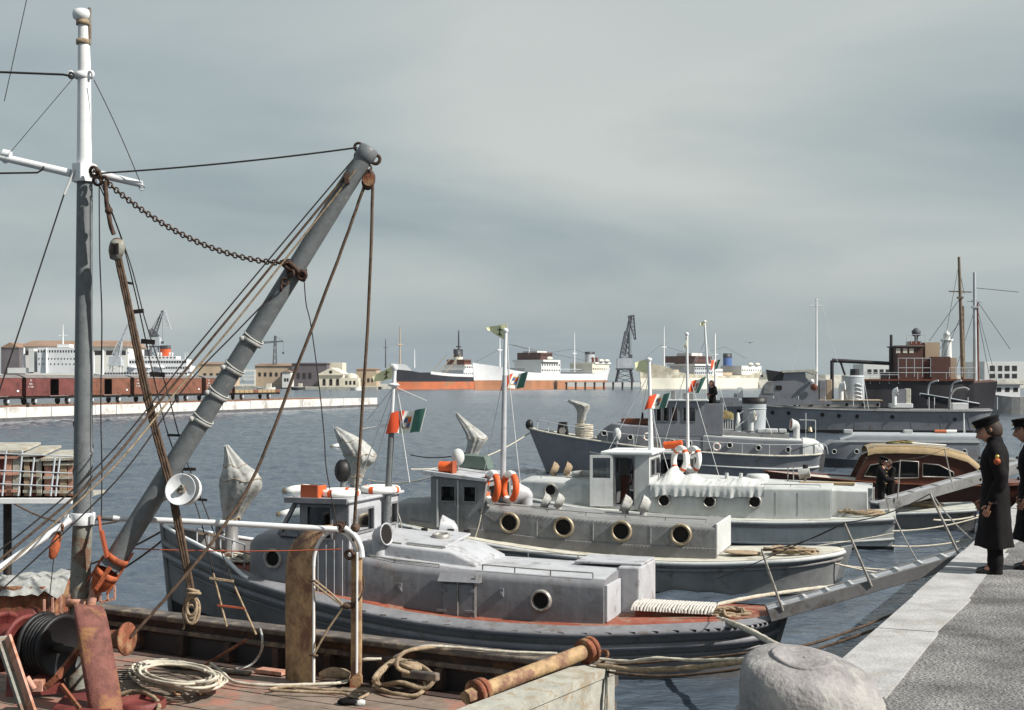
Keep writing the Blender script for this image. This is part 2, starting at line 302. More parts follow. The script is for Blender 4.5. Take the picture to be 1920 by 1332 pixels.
        for i in range(len(xs)-1):
            for j in range(len(ys)-1):
                if not solid(i, j): continue
                a, b, c, d = xs[i], xs[i+1], ys[j], ys[j+1]
                s.add([P(a,c),P(b,c),P(b,d),P(a,d)], [(0,1,2,3)]); s.add([P(a,c,1),P(b,c,1),P(b,d,1),P(a,d,1)], [(3,2,1,0)])
                for ii, jj, q in ((i-1,j,((a,d),(a,c))),(i+1,j,((b,c),(b,d))),(i,j-1,((a,c),(b,c))),(i,j+1,((b,d),(a,d)))):
                    if not solid(ii, jj): s.add([P(*q[1]),P(*q[0]),P(*q[0],1),P(*q[1],1)], [(0,1,2,3)])
        return s

class Fr:
    """a placing frame: origin on the water, x towards the bow, y towards the camera side, z up"""
    def __init__(s, ox, oy, deg, oz=0.0):
        s.ox, s.oy, s.oz = ox, oy, oz; s.c, s.s = math.cos(R(deg)), math.sin(R(deg))
        s.M = Matrix(((-s.c, -s.s, 0, ox), (s.s, -s.c, 0, oy), (0, 0, 1, oz), (0, 0, 0, 1))); s.I = s.M.inverted()
    def yp(s, px, py, y):
        r = V(((px-960)/2600, 1, -(py-712)/2600)); t = (y-s.s*s.ox-s.c*s.oy)/(-s.s*r.x-s.c)
        return s.I @ V((r.x*t, t, 4.6+r.z*t))
    def xp(s, px, py, x):
        r = V(((px-960)/2600, 1, -(py-712)/2600)); t = (x-s.c*s.ox+s.s*s.oy)/(-s.c*r.x+s.s); return s.I @ V((r.x*t, t, 4.6+r.z*t))
    def zp(s, px, py, z):
        t = (4.6-z)*2600/(py-712); return s.I @ V(((px-960)/2600*t, t, z))
class Wd:
    M = Matrix.Identity(4); I = Matrix.Identity(4)
W0 = Wd()
def P(px, py, Y): return V(((px-960)/2600*Y, Y, 4.6-(py-712)/2600*Y))      # surveyed sight line taken at its distance
def G(px, py, z): Y = (4.6-z)*2600/(py-712); return V(((px-960)/2600*Y, Y, z))
BASE = {}
def mesh_of(mb, name, m, base):
    me = bpy.data.meshes.new(name); me.from_pydata([tuple(p-base) for p in mb.v], [], mb.f)
    me.polygons.foreach_set('use_smooth', mb.sm); me.materials.append(MATS[m]); me.update(); return me
def tag(o, label=None, cat=None, group=None, kind=None):
    for k, x in (('label', label), ('category', cat), ('group', group), ('kind', kind)):
        if x: o[k] = x
    return o
def bev(o, w, seg=2, ang=40):
    b = o.modifiers.new('bevel', 'BEVEL'); b.width = w; b.segments = seg; b.limit_method = 'ANGLE'; b.angle_limit = R(ang)
    return o
def thing(name, label, cat, fr=W0, base=(0,0,0), group=None):
    o = bpy.data.objects.new(name, None); o.empty_display_size = 0.3; col.objects.link(o); base = V(base)
    o.matrix_world = fr.M @ Matrix.Translation(base); BASE[o.name] = base; return tag(o, label, cat, group)
def part(parent, name, mb, m, bevel=0, label=None, kind=None):
    b = BASE[parent.name]; o = bpy.data.objects.new(name, mesh_of(mb, name, m, b)); col.objects.link(o); o.parent = parent; BASE[o.name] = b
    if bevel: bev(o, bevel)
    return tag(o, label, kind=kind)
def single(name, label, cat, mb, m, fr=W0, base=None, group=None, kind=None, bevel=0):
    if base is None:
        lo = V([min(p[i] for p in mb.v) for i in range(3)]); hi = V([max(p[i] for p in mb.v) for i in range(3)]); base = V(((lo.x+hi.x)/2, (lo.y+hi.y)/2, lo.z))
    base = V(base); o = bpy.data.objects.new(name, mesh_of(mb, name, m, base)); col.objects.link(o); o.matrix_world = fr.M @ Matrix.Translation(base); BASE[o.name] = base
    if bevel: bev(o, bevel)
    return tag(o, label, cat, group, kind)
def sag(a, b, d, n=14):
    a, b = V(a), V(b); return [a.lerp(b, i/n)-V((0, 0, d*4*(i/n)*(1-i/n))) for i in range(n+1)]
def rope(label, pts, r, m='rope_brown', cat='rope', name='rope', twist=0.0, n=6, fr=W0, group=None):
    return single(name, label, cat, MB().tube(pts, r, n, twist=twist), m, fr, group=group)
# ================================================================ SETTING
import numpy as np
def water():
    """wind chop as real relief near the quays, finer rows close by; a flat sheet carries on to the horizon"""
    rs = np.random.RandomState(4); ys = [12.0]
    while ys[-1] < 760: ys.append(ys[-1]+max(.11, ys[-1]*.0062))
    ys = np.array(ys); nc = 440; tt = np.linspace(-1, 1, nc); X = tt[None, :]*(ys[:, None]*.43+9)+ys[:, None]*.0; Y = np.repeat(ys[:, None], nc, 1)
    Z = np.zeros_like(X)
    for k in range(46):
        lam = .36*(5.0/.36)**rs.rand(); a = rs.normal(math.radians(128), .5); kx, ky = math.cos(a)*2*math.pi/lam, math.sin(a)*2*math.pi/lam
        ph = rs.rand()*6.283; am = .0046*lam**.7; s = np.sin(kx*X+ky*Y+ph+.6*np.sin(.21*X-.13*Y+ph*3)); Z += am*(1-2*np.abs(s)**1.5 if k % 2 else s)
    g = .55+.45*np.sin(.05*X+.9)*np.sin(.037*Y+.031*X)+.3*np.sin(.013*Y+.4); Z = (Z-Z.mean())*np.clip(g+.35, .45, 1.5)
    calm = np.clip((X-(-2+.33*(Y-16)))/3.0, 0, 1)*np.clip((70-Y)/20, 0, 1); Z *= (1-.5*calm)
    Z -= .0
    n = len(ys); V_ = np.stack([X, Y, Z], -1).reshape(-1, 3); idx = np.arange(n*nc).reshape(n, nc); F_ = np.stack([idx[:-1,:-1], idx[:-1,1:], idx[1:,1:], idx[1:,:-1]], -1).reshape(-1, 4)
    far = np.array([(-6000,-200,-.16),(6000,-200,-.16),(6000,7500,-.16),(-6000,7500,-.16)]); V_ = np.vstack([V_, far]); F_ = np.vstack([F_, [[n*nc, n*nc+1, n*nc+2, n*nc+3]]])
    me = bpy.data.meshes.new('water'); me.vertices.add(len(V_)); me.vertices.foreach_set('co', V_.ravel()); me.loops.add(F_.size); me.loops.foreach_set('vertex_index', F_.ravel()); me.polygons.add(len(F_)); me.polygons.foreach_set('loop_start', np.arange(0, F_.size, 4)); me.polygons.foreach_set('loop_total', np.full(len(F_), 4))
    me.polygons.foreach_set('use_smooth', np.ones(len(F_), bool)); me.materials.append(MATS['harbour_water']); me.update(calc_edges=True); me.validate()
    o = bpy.data.objects.new('water', me); col.objects.link(o); o['kind'] = 'structure'
water()

# quay: edge runs away to the right
QE, QD, QN = V((2.83, 11.52, 0)), V((0.4202, 0.9074, 0)), V((0.9074, -0.4202, 0)); QZ = 2.35
def Q(s, t, z): p = QE+QD*s+QN*t; return V((p.x, p.y, z))
m = MB(); m.prism([Q(-14,0.52,-2), Q(190,0.52,-2), Q(190,60,-2), Q(-14,60,-2)], (0,0,QZ+2-0.004))
quay = single('quay', None, None, m, 'quay_gravel', base=(2.83,11.52,0), kind='structure')
m = MB(); m.prism([Q(-14,0.03,-2), Q(190,0.03,-2), Q(190,0.518,-2), Q(-14,0.518,-2)], (0,0,QZ+1.5)); part(quay, 'quay_wall', m, 'kerb_stone')
s0 = -13.0; rk = random.Random(5)
while s0 < 40:
    L = 1.9+rk.random()*0.9; m = MB(); j = 0.010; dz = rk.uniform(-0.006, 0.006); dt = rk.uniform(-0.012, 0.012)
    m.prism([Q(s0+j,dt,QZ-0.5), Q(s0+L-j,dt+rk.uniform(-.008,.008),QZ-0.5), Q(s0+L-j,0.53+rk.uniform(-.05,.06),QZ-0.5), Q(s0+j,0.53+rk.uniform(-.05,.06),QZ-0.5)], (0,0,0.506+dz))
    part(quay, 'kerb_stone', m, 'kerb_stone', bevel=0.02); s0 += L
# bollard at the quay edge
t = thing('mooring_bollard', 'squat worn stone mooring bollard on the edge of the quay', 'bollard', W0, (1.98, 9.3, QZ-0.02))
def boll(prof, n=40):
    rings = []
    for r, z in prof:
        rings.append([V((1.955+r*math.cos(a)*(1+.22*max(0, math.cos(a))*max(0, min(1, (2.74-z)/.3)))*(1+0.05*noise.noise(V((math.cos(a)*1.5, math.sin(a)*1.5, z*2)))), 9.3+0.95*r*math.sin(a), z+(.16*r*math.sin(a)-.10*r*math.cos(a))*max(0, min(1, (z-2.4)/.25))+0.03*noise.noise(V((math.cos(a)*r*4, math.sin(a)*r*4, 5))))) for a in [2*math.pi*i/n for i in range(n)]])
    return rings
part(t, 'bollard_body', MB().loft(boll([(0.44,2.2),(0.44,2.44),(0.437,2.54),(0.428,2.61),(0.405,2.665),(0.36,2.695),(0.29,2.715),(0.2,2.728)]), cap1=True), 'bollard_stone')
part(t, 'bollard_cap', MB().loft(boll([(0.215,2.715),(0.22,2.735),(0.20,2.745),(0.17,2.732),(0.1,2.736),(0.01,2.737)])), 'bollard_stone')
part(t, 'collar_ridge', MB().loft(boll([(0.43,2.34),(0.47,2.345),(0.47,2.37),(0.43,2.385)])), 'bollard_stone')

# railway pier on the far side of the basin
FP = Fr(-23.2, 239.0, -69.25)
pier = single('railway_pier', 'long white stone railway pier reaching across the harbour', 'pier', MB().bb(0.4, 170, -26, -0.45, -2, 1.46), 'tar', FP, base=(0,0,0))
x = 0.0; rk = random.Random(3)
while x < 168:
    L = rk.uniform(2.6, 4.6) if x < 120 else 6; a = rk.uniform(-.03, .03)
    part(pier, 'pier_stone', MB().bb(x+0.03, x+L-0.03, -1.3, 0+a, 0.34, 1.5+rk.uniform(-.05, .03)), 'pier_stone', bevel=0.03); x += L
part(pier, 'pier_footing', MB().bb(-0.2, 170, -1.2, 0.14, -1.5, 0.33), 'pier_base')
part(pier, 'pier_end', MB().bb(-0.3, 0.38, -26, -1.32, -1.5, 1.47), 'pier_stone')
for yy in (-4.1, -5.55): part(pier, 'rail', MB().bb(12, 170, yy-0.04, yy+0.04, 1.462, 1.60), 'rust')
for px, Y_, in ((333, 0), (52, 0)):
    q = FP.yp(px, 756, -0.8); single('pier_bollard', ('small iron bollard on the pier edge below the passenger ship' if px > 200 else 'small iron bollard on the pier edge near the picture side'), 'bollard', MB().lathe([(.2,1.45),(.17,1.75),(.26,1.9),(.2,2.0),(0,2.02)], (q.x, -0.8, 0), n=10), 'dark_iron', FP, group='bollards along the railway pier')
def text_marks(parent, x, y, z, rows, h):
    dg = bpy.context.evaluated_depsgraph_get()
    for k, w in enumerate(rows):
        o = bpy.data.curves.new('stencil', 'FONT'); o.body = w; o.size = h; o.align_x = 'CENTER'; o.materials.append(MATS['white_paint'])
        tmp = bpy.data.objects.new('stencil_lettering', o); col.objects.link(tmp); dg.update(); me = bpy.data.meshes.new_from_object(tmp.evaluated_get(dg)); bpy.data.objects.remove(tmp)
        ob = bpy.data.objects.new('stencil_lettering', me); col.objects.link(ob); ob.parent = parent; b = BASE[parent.name]
        ob.matrix_local = Matrix.Translation(V((x, y, z-k*h*1.25))-b) @ Matrix.Rotation(R(180), 4, 'Z') @ Matrix.Rotation(R(90), 4, 'X')
def wagon(px0, px1, mname, label, door=True, flat=False):
    a, b = FP.yp(px0, 755, -3.6).x, FP.yp(px1, 755, -3.6).x; x0, x1 = min(a, b), max(a, b); L = x1-x0; cx_ = (x0+x1)/2; zr = 1.6
    t = thing('flat_wagon' if flat else 'freight_wagon', label, 'wagon', FP, (cx_, -4.8, zr), 'goods wagons on the railway pier')
    y0, y1 = -6.1, -3.6; zb = zr+1.08
    part(t, 'underframe', MB().bb(x0+.1, x1-.1, y0+.2, y1-.1, zb-.32, zb-.01), 'dark_iron')
    for fx in ((.2, .8) if L < 16 else (.12, .2, .8, .88)):
        for yy in (-4.1, -5.55):
            w = part(t, 'wheel', MB().lathe([(.0,-.06),(.34,-.05),(.36,-.02),(.47,-.02),(.47,.06),(.4,.07),(.37,.03),(0,.04)], (x0+L*fx, yy, zr+.47), (0,1,0), 16), 'dark_iron')
            if yy > -5: part(w, 'axle_box', MB().bb(x0+L*fx-.16, x0+L*fx+.16, yy+.12, yy+.34, zr+.3, zr+.68), 'steel_pale')
    for ex, sgn in ((x0, -1), (x1, 1)):
        for yy in (-4.0, -5.7): part(t, 'buffer', MB().cyl((ex, yy, zb-.15), (ex+sgn*.35, yy, zb-.15), .1).cyl((ex+sgn*.35, yy, zb-.15), (ex+sgn*.41, yy, zb-.15), .24), 'dark_iron')
    if flat:
        part(t, 'deck', MB().bb(x0, x1, y0, y1, zb, zb+.14), 'wagon_brown')
        n = int(L/1.25)
        for k in range(n): part(t, 'side_board', MB().bb(x0+L*k/n+.06, x0+L*(k+1)/n-.06, y1+.005, y1+.07, zb-.05, zb+.42), 'tan_roof' if k % 5 else 'wagon_brown')
        part(t, 'headboard', MB().bb(x1-.1, x1-.02, y0, y1, zb+.14, zb+.9), 'wagon_red'); return
    H = 2.12; dw = 1.55
    holes = [(L/2-dw/2, .06, L/2+dw/2, H-.12)] if door else []
    part(t, 'side_wall', MB().wall((x1, y1, zb), (-1,0,0), (0,0,1), L, H, holes, -.08), mname)
    part(t, 'back_wall', MB().bb(x0, x1, y0, y0+.08, zb, zb+H), mname)
    part(t, 'floor', MB().bb(x0+.09, x1-.09, y0+.09, y1-.09, zb+.001, zb+.05), 'dark_inside')
    for ex in (x0, x1-.08): part(t, 'end_wall', MB().bb(ex, ex+.08, y0+.081, y1-.081, zb, zb+H), mname)
    if door: part(t, 'sliding_door', MB().bb(cx_-dw/2-dw+.02, cx_-dw/2+.02, y1+.03, y1+.09, zb+.03, zb+H-.1), mname)
    else: part(t, 'sliding_door', MB().bb(cx_-dw/2, cx_+dw/2, y1+.03, y1+.09, zb+.03, zb+H-.1), mname)
    n = max(4, int(L/1.05))
    for k in range(n+1):
        xx = x0+.05+(L-.1)*k/n
        if door and cx_-dw*1.45 < xx < cx_+dw*.55: continue
        part(t, 'rib', MB().bb(xx-.045, xx+.045, y1+.002, y1+.075, zb-.04, zb+H), mname)
    part(t, 'door_rail', MB().bb(cx_-dw*1.6, cx_+dw*.6, y1+.1, y1+.14, zb-.06, zb+.01), 'wagon_roof')
    ring = lambda xx: [V((xx, y0-.12+(y1-y0+.24)*i/8, zb+H+.03+.34*math.sin(math.pi*i/8))) for i in range(9)]+[V((xx, y1+.12, zb+H-.02)), V((xx, y0-.12, zb+H-.02))]
    part(t, 'roof', MB().loft([ring(x0-.12), ring(x1+.12)], cap0=True, cap1=True, smooth=False), 'wagon_roof')
    text_marks(t, x1-.8, y1+.085, zb+1.72, ['FS', 'Italia', 'F 1170'], .3)
    part(t, 'placard', MB().bb(x0+.5, x0+.85, y1+.08, y1+.1, zb+.5, zb+.7), 'white_paint')
wagon(-75, 40, 'wagon_red', 'dark red boxcar cut by the picture edge, first of the row', False)
wagon(48, 152, 'wagon_red', 'maroon boxcar with open sliding door standing behind the thick grey mast')
wagon(159, 243, 'wagon_brown', 'red brown boxcar with open dark doorway just past the grey mast')
wagon(251, 377, 'wagon_brown', 'long brown boxcar with closed sides below the passenger ship', False)
wagon(385, 434, 'wagon_brown', 'short brown boxcar half hidden behind the derrick boom', False)
wagon(440, 524, 'wagon_brown', 'low flat wagon with tan side boards at the end of the train', flat=True)

# far shore strips
def FB(px0, px1, py0, py1, Y, d, mb=None):
    a, b = P(px0, py1, Y), P(px1, py0, Y); return (mb or MB()).bb(a.x, b.x, Y, Y+d, a.z, b.z)
m = MB(); m.prism([(-900,690,-1), (-105,690,-1), (-103,636,-1), (-62,636,-1), (-62,1100,-1), (-900,1100,-1)], (0,0,2.2)); single('far_quay', None, None, m, 'breakwater_stone', base=(-200,640,0), kind='structure')
m = MB(); rb = random.Random(9)
pts = [(90+i*13, 800+8*rb.random()) for i in range(36)]
rings = [[V((x, y-6, -1)), V((x, y-3, 2.2+rb.random()*1.2)), V((x, y, 6+rb.random()*2.2)), V((x, y+6, 6.5+rb.random()*1.6)), V((x, y+14, -1))] for x, y in pts]
single('breakwater', None, None, MB().loft(rings, closed=False, smooth=False), 'breakwater_stone', kind='structure')

def windows(mb, x0, x1, z, n, w, h, y, th=.06):
    for k in range(n):
        c = x0+(x1-x0)*(k+.5)/n; mb.bb(c-w/2, c+w/2, y-th, y+th*.1, z-h/2, z+h/2)
def building(label, px0, px1, py0, py1, Y, d, mat, roof=None, wn=(), gable=False, extra=None, cat='building', name='harbour_building', rise=None):
    a, b = P(px0, py1, Y), P(px1, py0, Y); t = thing(name, label, cat, W0, ((a.x+b.x)/2, Y+d/2, a.z))
    part(t, 'wall', MB().bb(a.x, b.x, Y, Y+d, a.z, b.z), mat)
    rs = rise if rise else (b.x-a.x)*(.22 if gable else .07); o = (b.x-a.x)*.015+.3
    if gable: part(t, 'roof', MB().prism([(a.x-o, Y-.5, b.z+.01), (b.x+o, Y-.5, b.z+.01), ((a.x+b.x)/2, Y-.5, b.z+rs)], (0, d+1, 0)), roof or mat)
    elif roof:
        part(t, 'roof', MB().add([(a.x-o,Y-o,b.z+.01),(b.x+o,Y-o,b.z+.01),(b.x+o,Y+d+o,b.z+.01),(a.x-o,Y+d+o,b.z+.01),(a.x+.5,Y+d/2,b.z+rs),(b.x-.5,Y+d/2,b.z+rs)], [(0,1,5,4),(1,2,5),(2,3,4,5),(3,0,4),(3,2,1,0)]), roof)
    for (fx0, fx1, fz, n, w, h) in wn:
        for k in range(n):
            c = a.x+(b.x-a.x)*(fx0+(fx1-fx0)*(k+.5)/n); z = a.z+(b.z-a.z)*fz
            part(t, 'window', MB().bb(c-w/2, c+w/2, Y-.08, Y+.01, z-h/2, z+h/2), 'dark_inside')
    return t, a, b
building('grey gabled dockside shed behind the white cargo ship', 2, 36, 652, 724, 800, 40, 'wall_dark', 'roof_brown', gable=True, rise=3)
building('long pale warehouse with brown roof and dark openings behind the white ships', 37, 240, 650, 724, 810, 40, 'wall_white', 'roof_brown', [(0, 1, .84, 9, 4.5, 2.6)], rise=4)
building('low tan shed with flat brown roof behind the passenger ship', 372, 432, 683, 724, 740, 25, 'wall_tan', 'roof_brown', [(.1, .9, .5, 4, 1.5, 2)])
building('tan dock block rising behind the derrick boom', 478, 548, 686, 727, 700, 25, 'wall_tan', 'roof_brown', [(.05, .95, .6, 6, 1.3, 2)])
building('small white gabled house in the shipyard', 529, 545, 698, 727, 680, 12, 'wall_white', 'roof_brown', [(.2, .8, .5, 2, .9, 1.6)], gable=True)
building('dark grey dock warehouse beside the arched hall', 547, 613, 682, 728, 690, 30, 'wall_dark', 'wall_dark', [(.1, .6, .5, 3, 1.5, 3)], rise=.7)
t, a, b = building('cream harbour hall with gable, round window and arched windows', 598, 643, 702, 727, 665, 26, 'wall_cream', 'wall_cream', gable=True, rise=3.2)
for k in range(3):
    c = a.x+(b.x-a.x)*(.22+.28*k); part(t, 'arched_window', MB().bb(c-.7, c+.7, 664.9, 665.02, a.z+1, a.z+3.6).lathe([(0,0),(.7,0),(.7,.12),(0,.12)], (c, 664.9, a.z+3.6), (0,1,0), 14), 'dark_inside')
part(t, 'round_window', MB().lathe([(0,0),(.8,0),(.8,.12),(0,.12)], ((a.x+b.x)/2, 664.4, b.z+1.1), (0,1,0), 14), 'dark_inside')
part(t, 'cornice', MB().bb(a.x-.4, b.x+.4, 664.2, 664.99, b.z-.45, b.z), 'wall_cream')
building('pale upper block standing over the arched hall', 612, 642, 680, 703, 700, 16, 'wall_cream')
t, a, b = building('small pale pavilion with rounded roof on the quay', 643, 671, 709, 727, 650, 12, 'wall_cream', None, [(.1, .9, .5, 3, 1, 1.8)])
part(t, 'dome', MB().lathe([(3.4,0),(3.2,.9),(2.4,1.7),(1.2,2.2),(0,2.4)], ((a.x+b.x)/2, 655, b.z), n=18), 'wall_cream')
building('low tan shed with brown roof at the end of the quay', 668, 706, 693, 727, 720, 20, 'wall_tan', 'roof_brown', [(.1, .9, .4, 4, 1.2, 2)])
building('flat white harbour building at the picture edge', 1846, 1925, 678, 712, 620, 30, 'wall_white', None, [(.1, .8, .62, 4, 2.2, 2.4), (.1, .8, .2, 4, 2.2, 2)])
building('flat white building behind the brown ship boom', 1619, 1676, 683, 708, 640, 20, 'wall_white', None, [(.1, .9, .45, 4, 1.8, 2)])
building('low grey fort on the breakwater', 1404, 1446, 698, 712, 780, 14, 'breakwater_stone', None, [(.3, .7, .5, 2, 1, 1.4)])
# lighthouse
q = P(1775, 668, 640); t = thing('lighthouse', 'white lighthouse tower with lantern beyond the brown ship', 'lighthouse', W0, (q.x, 640, 2))
part(t, 'tower', MB().lathe([(2.7,2),(2.35,12),(2.1,21.5),(2.2,22)], (q.x,640,0), n=18), 'wall_white')
part(t, 'gallery', MB().lathe([(2.2,22),(2.9,22.6),(2.9,23.2),(1.5,23.3)], (q.x,640,0), n=18), 'wall_white')
part(t, 'lantern', MB().lathe([(1.5,23.3),(1.5,25),(1.7,25.1),(1.2,26.2),(.3,26.9),(.3,27.6),(0,27.8)], (q.x,640,0), n=14), 'wall_white')

# lattice cranes
def lattice(mb, p0, p1, w0, w1, n, r):
    p0, p1 = V(p0), V(p1); d = (p1-p0).normalized(); a = d.cross(V((0,1,0))); a = a.normalized() if a.length > .01 else V((1,0,0)); b = d.cross(a)
    pr = None
    for i in range(n+1):
        c = p0.lerp(p1, i/n); w = (w0+(w1-w0)*i/n)/2; q = [c+a*w+b*w, c-a*w+b*w, c-a*w-b*w, c+a*w-b*w]
        for k in range(4):
            mb.beam(q[k], q[(k+1)%4], r*1.2, r*1.2)
            if pr: mb.beam(pr[k], q[k], r*2, r*2); mb.beam(pr[k], q[(k+1)%4], r*1.2, r*1.2)
        pr = q
    return mb
def crane(label, Y, base, legs_top, cab, pivot, tip, hookz, mat='steel_dark', w=3.0, r=.16, top=None):
    """portal crane from surveyed picture points; sizes in metres at distance Y"""
    B, LT, CB, PV, TP = (P(*p, Y) for p in (base, legs_top, cab, pivot, tip)); t = thing('dock_crane', label, 'crane', W0, (B.x, Y, B.z), 'dock cranes across the harbour')
    mb = MB()
    for s in (-1, 1):
        for yy in (-1, 1): mb.beam((B.x+s*w, Y+yy*w, B.z), (LT.x+s*w*.7, Y+yy*w*.7, LT.z), r*3, r*3)
        for k in range(3):
            z0 = B.z+(LT.z-B.z)*k/3; z1 = B.z+(LT.z-B.z)*(k+1)/3; mb.beam((B.x-s*w*.9, Y-w*.9, z0), (B.x+s*w*.9, Y-w*.9, z1), r*1.4, r*1.4)
    mb.bb(LT.x-w, LT.x+w, Y-w, Y+w, LT.z-.4, LT.z+.3); part(t, 'portal', mb, mat)
    part(t, 'machine_house', MB().bb(LT.x-w*.9, LT.x+w*.9, Y-w*.8, Y+w*.8, LT.z+.301, LT.z+.3+w*1.2), 'steel_pale' if mat == 'steel_dark' else mat)
    if top: TO = P(*top, Y); part(t, 'tower', lattice(MB(), (CB.x, Y, LT.z+w*1.2+.3), TO, w*1.1, w*.5, 5, r), mat)
    part(t, 'jib', lattice(MB(), PV, TP, w*.55, w*.25, 9, r*.8), mat)
    mb = MB()
    if top: mb.cyl(TO, TP, r*.7, n=5); mb.cyl(TO, PV.lerp(TP, .6), r*.6, n=5)
    mb.cyl(TP, (TP.x, Y, hookz), r*.5, n=5); mb.bb(TP.x-r*3, TP.x+r*3, Y-r*3, Y+r*3, hookz-r*8, hookz); part(t, 'hoist_cable', mb, mat)
    return t
crane('tall dark lattice crane standing on the low pier beside the cream ship', 650, (1171, 717), (1171, 692), (1171, 665), (1168, 664), (1183, 592), P(0, 665, 650).z, w=3.9, r=.22, top=(1176, 622))
part(bpy.data.objects['dock_crane'], 'fly_jib', lattice(MB(), P(1183, 592, 650), P(1191, 637, 650), 2.6, .6, 6, .17), 'steel_dark')
crane('pale lattice crane behind the passenger ship funnel', 720, (290, 726), (290, 650), (290, 640), (285, 640), (305, 583), P(0, 640, 720).z, mat='steel_dark', w=3.7, r=.17, top=(283, 618))
part(bpy.data.objects['dock_crane.001'], 'fly_jib', lattice(MB(), P(305, 583, 720), P(320, 620, 720), 2.6, .6, 6, .12), 'steel_pale')
crane('white slender dock crane leaning over the white cargo ship deck', 705, (218, 726), (218, 685), (218, 680), (212, 682), (240, 608), P(0, 660, 705).z, mat='steel_pale', w=3.4, r=.14, top=(226, 640))
crane('tower crane with level jib above the shipyard', 705, (515, 727), (515, 700), (515, 690), (492, 643), (531, 640), P(0, 660, 705).z, mat='steel_dark', w=1.6, r=.14, top=(516, 630))
m = thing('travelling_gantry', 'white travelling gantry frame on the quay by the flat wagon', 'gantry', W0, P(467, 727, 700))
a, b = P(455, 727, 700), P(478, 697, 700)
part(m, 'gantry_leg', MB().beam((a.x, 700, a.z), (a.x, 700, b.z), .7, .7), 'wall_white'); part(m, 'gantry_leg', MB().beam((b.x, 700, a.z), (b.x, 700, b.z), .7, .7), 'wall_white')
part(m, 'cross_beam', MB().bb(a.x-.4, b.x+.4, 699.6, 700.4, b.z, b.z+1), 'wall_white'); part(m, 'lattice_web', lattice(MB(), (a.x, 700, b.z-3), (b.x, 700, b.z-3), 2, 2, 4, .15), 'wall_white')
# low piled pier under the crane
t = thing('piled_jetty', 'low white jetty on dark piles below the tall crane', 'jetty', W0, P(1130, 722, 640))
a, b = P(1062, 716, 640), P(1202, 714, 640); part(t, 'jetty_deck', MB().bb(a.x, b.x, 640, 660, 2.6, 3.4), 'wall_dark')
n = 8
for k in range(n):
    xx = a.x+(b.x-a.x)*k/n; part(t, 'face_panel', MB().bb(xx+.5, xx+(b.x-a.x)/n-.5, 639.4, 639.98, 1.3, 3.35), 'wall_white'); part(t, 'pile', MB().bb(xx-.35, xx+.35, 639.6, 640.6, -1, 3.38), 'dark_iron')
# small far boats at the shipyard
for k, (px, w_, lab) in enumerate(((560, 26, 'low dark barge moored below the dark warehouse'), (668, 20, 'small white motor boat off the harbour hall'), (500, 34, 'white workboat among the shipyard cranes'))):
    Y = 610-k*20; c = P(px, 728, Y); L = w_/2600*Y; mb = MB().loft([[V((c.x-L/2+L*i/6, Y-1.6*math.sin(math.pi*(.12+.8*i/6)), -.3)), V((c.x-L/2+L*i/6-.3, Y-1.9*math.sin(math.pi*(.12+.8*i/6)), 1.1+.05*(i-3)**2)), V((c.x-L/2+L*i/6-.3, Y+1.9*math.sin(math.pi*(.12+.8*i/6)), 1.1+.05*(i-3)**2)), V((c.x-L/2+L*i/6, Y+1.6*math.sin(math.pi*(.12+.8*i/6)), -.3))] for i in range(7)], smooth=False, cap0=True, cap1=True)
    t = thing('harbour_boat', lab, 'boat', W0, (c.x, Y, 0)); part(t, 'hull', mb, 'ship_dark' if k == 0 else 'wall_white'); part(t, 'cabin', MB().bb(c.x, c.x+L*.25, Y-1, Y+1, 1.2, 3), 'wall_cream')

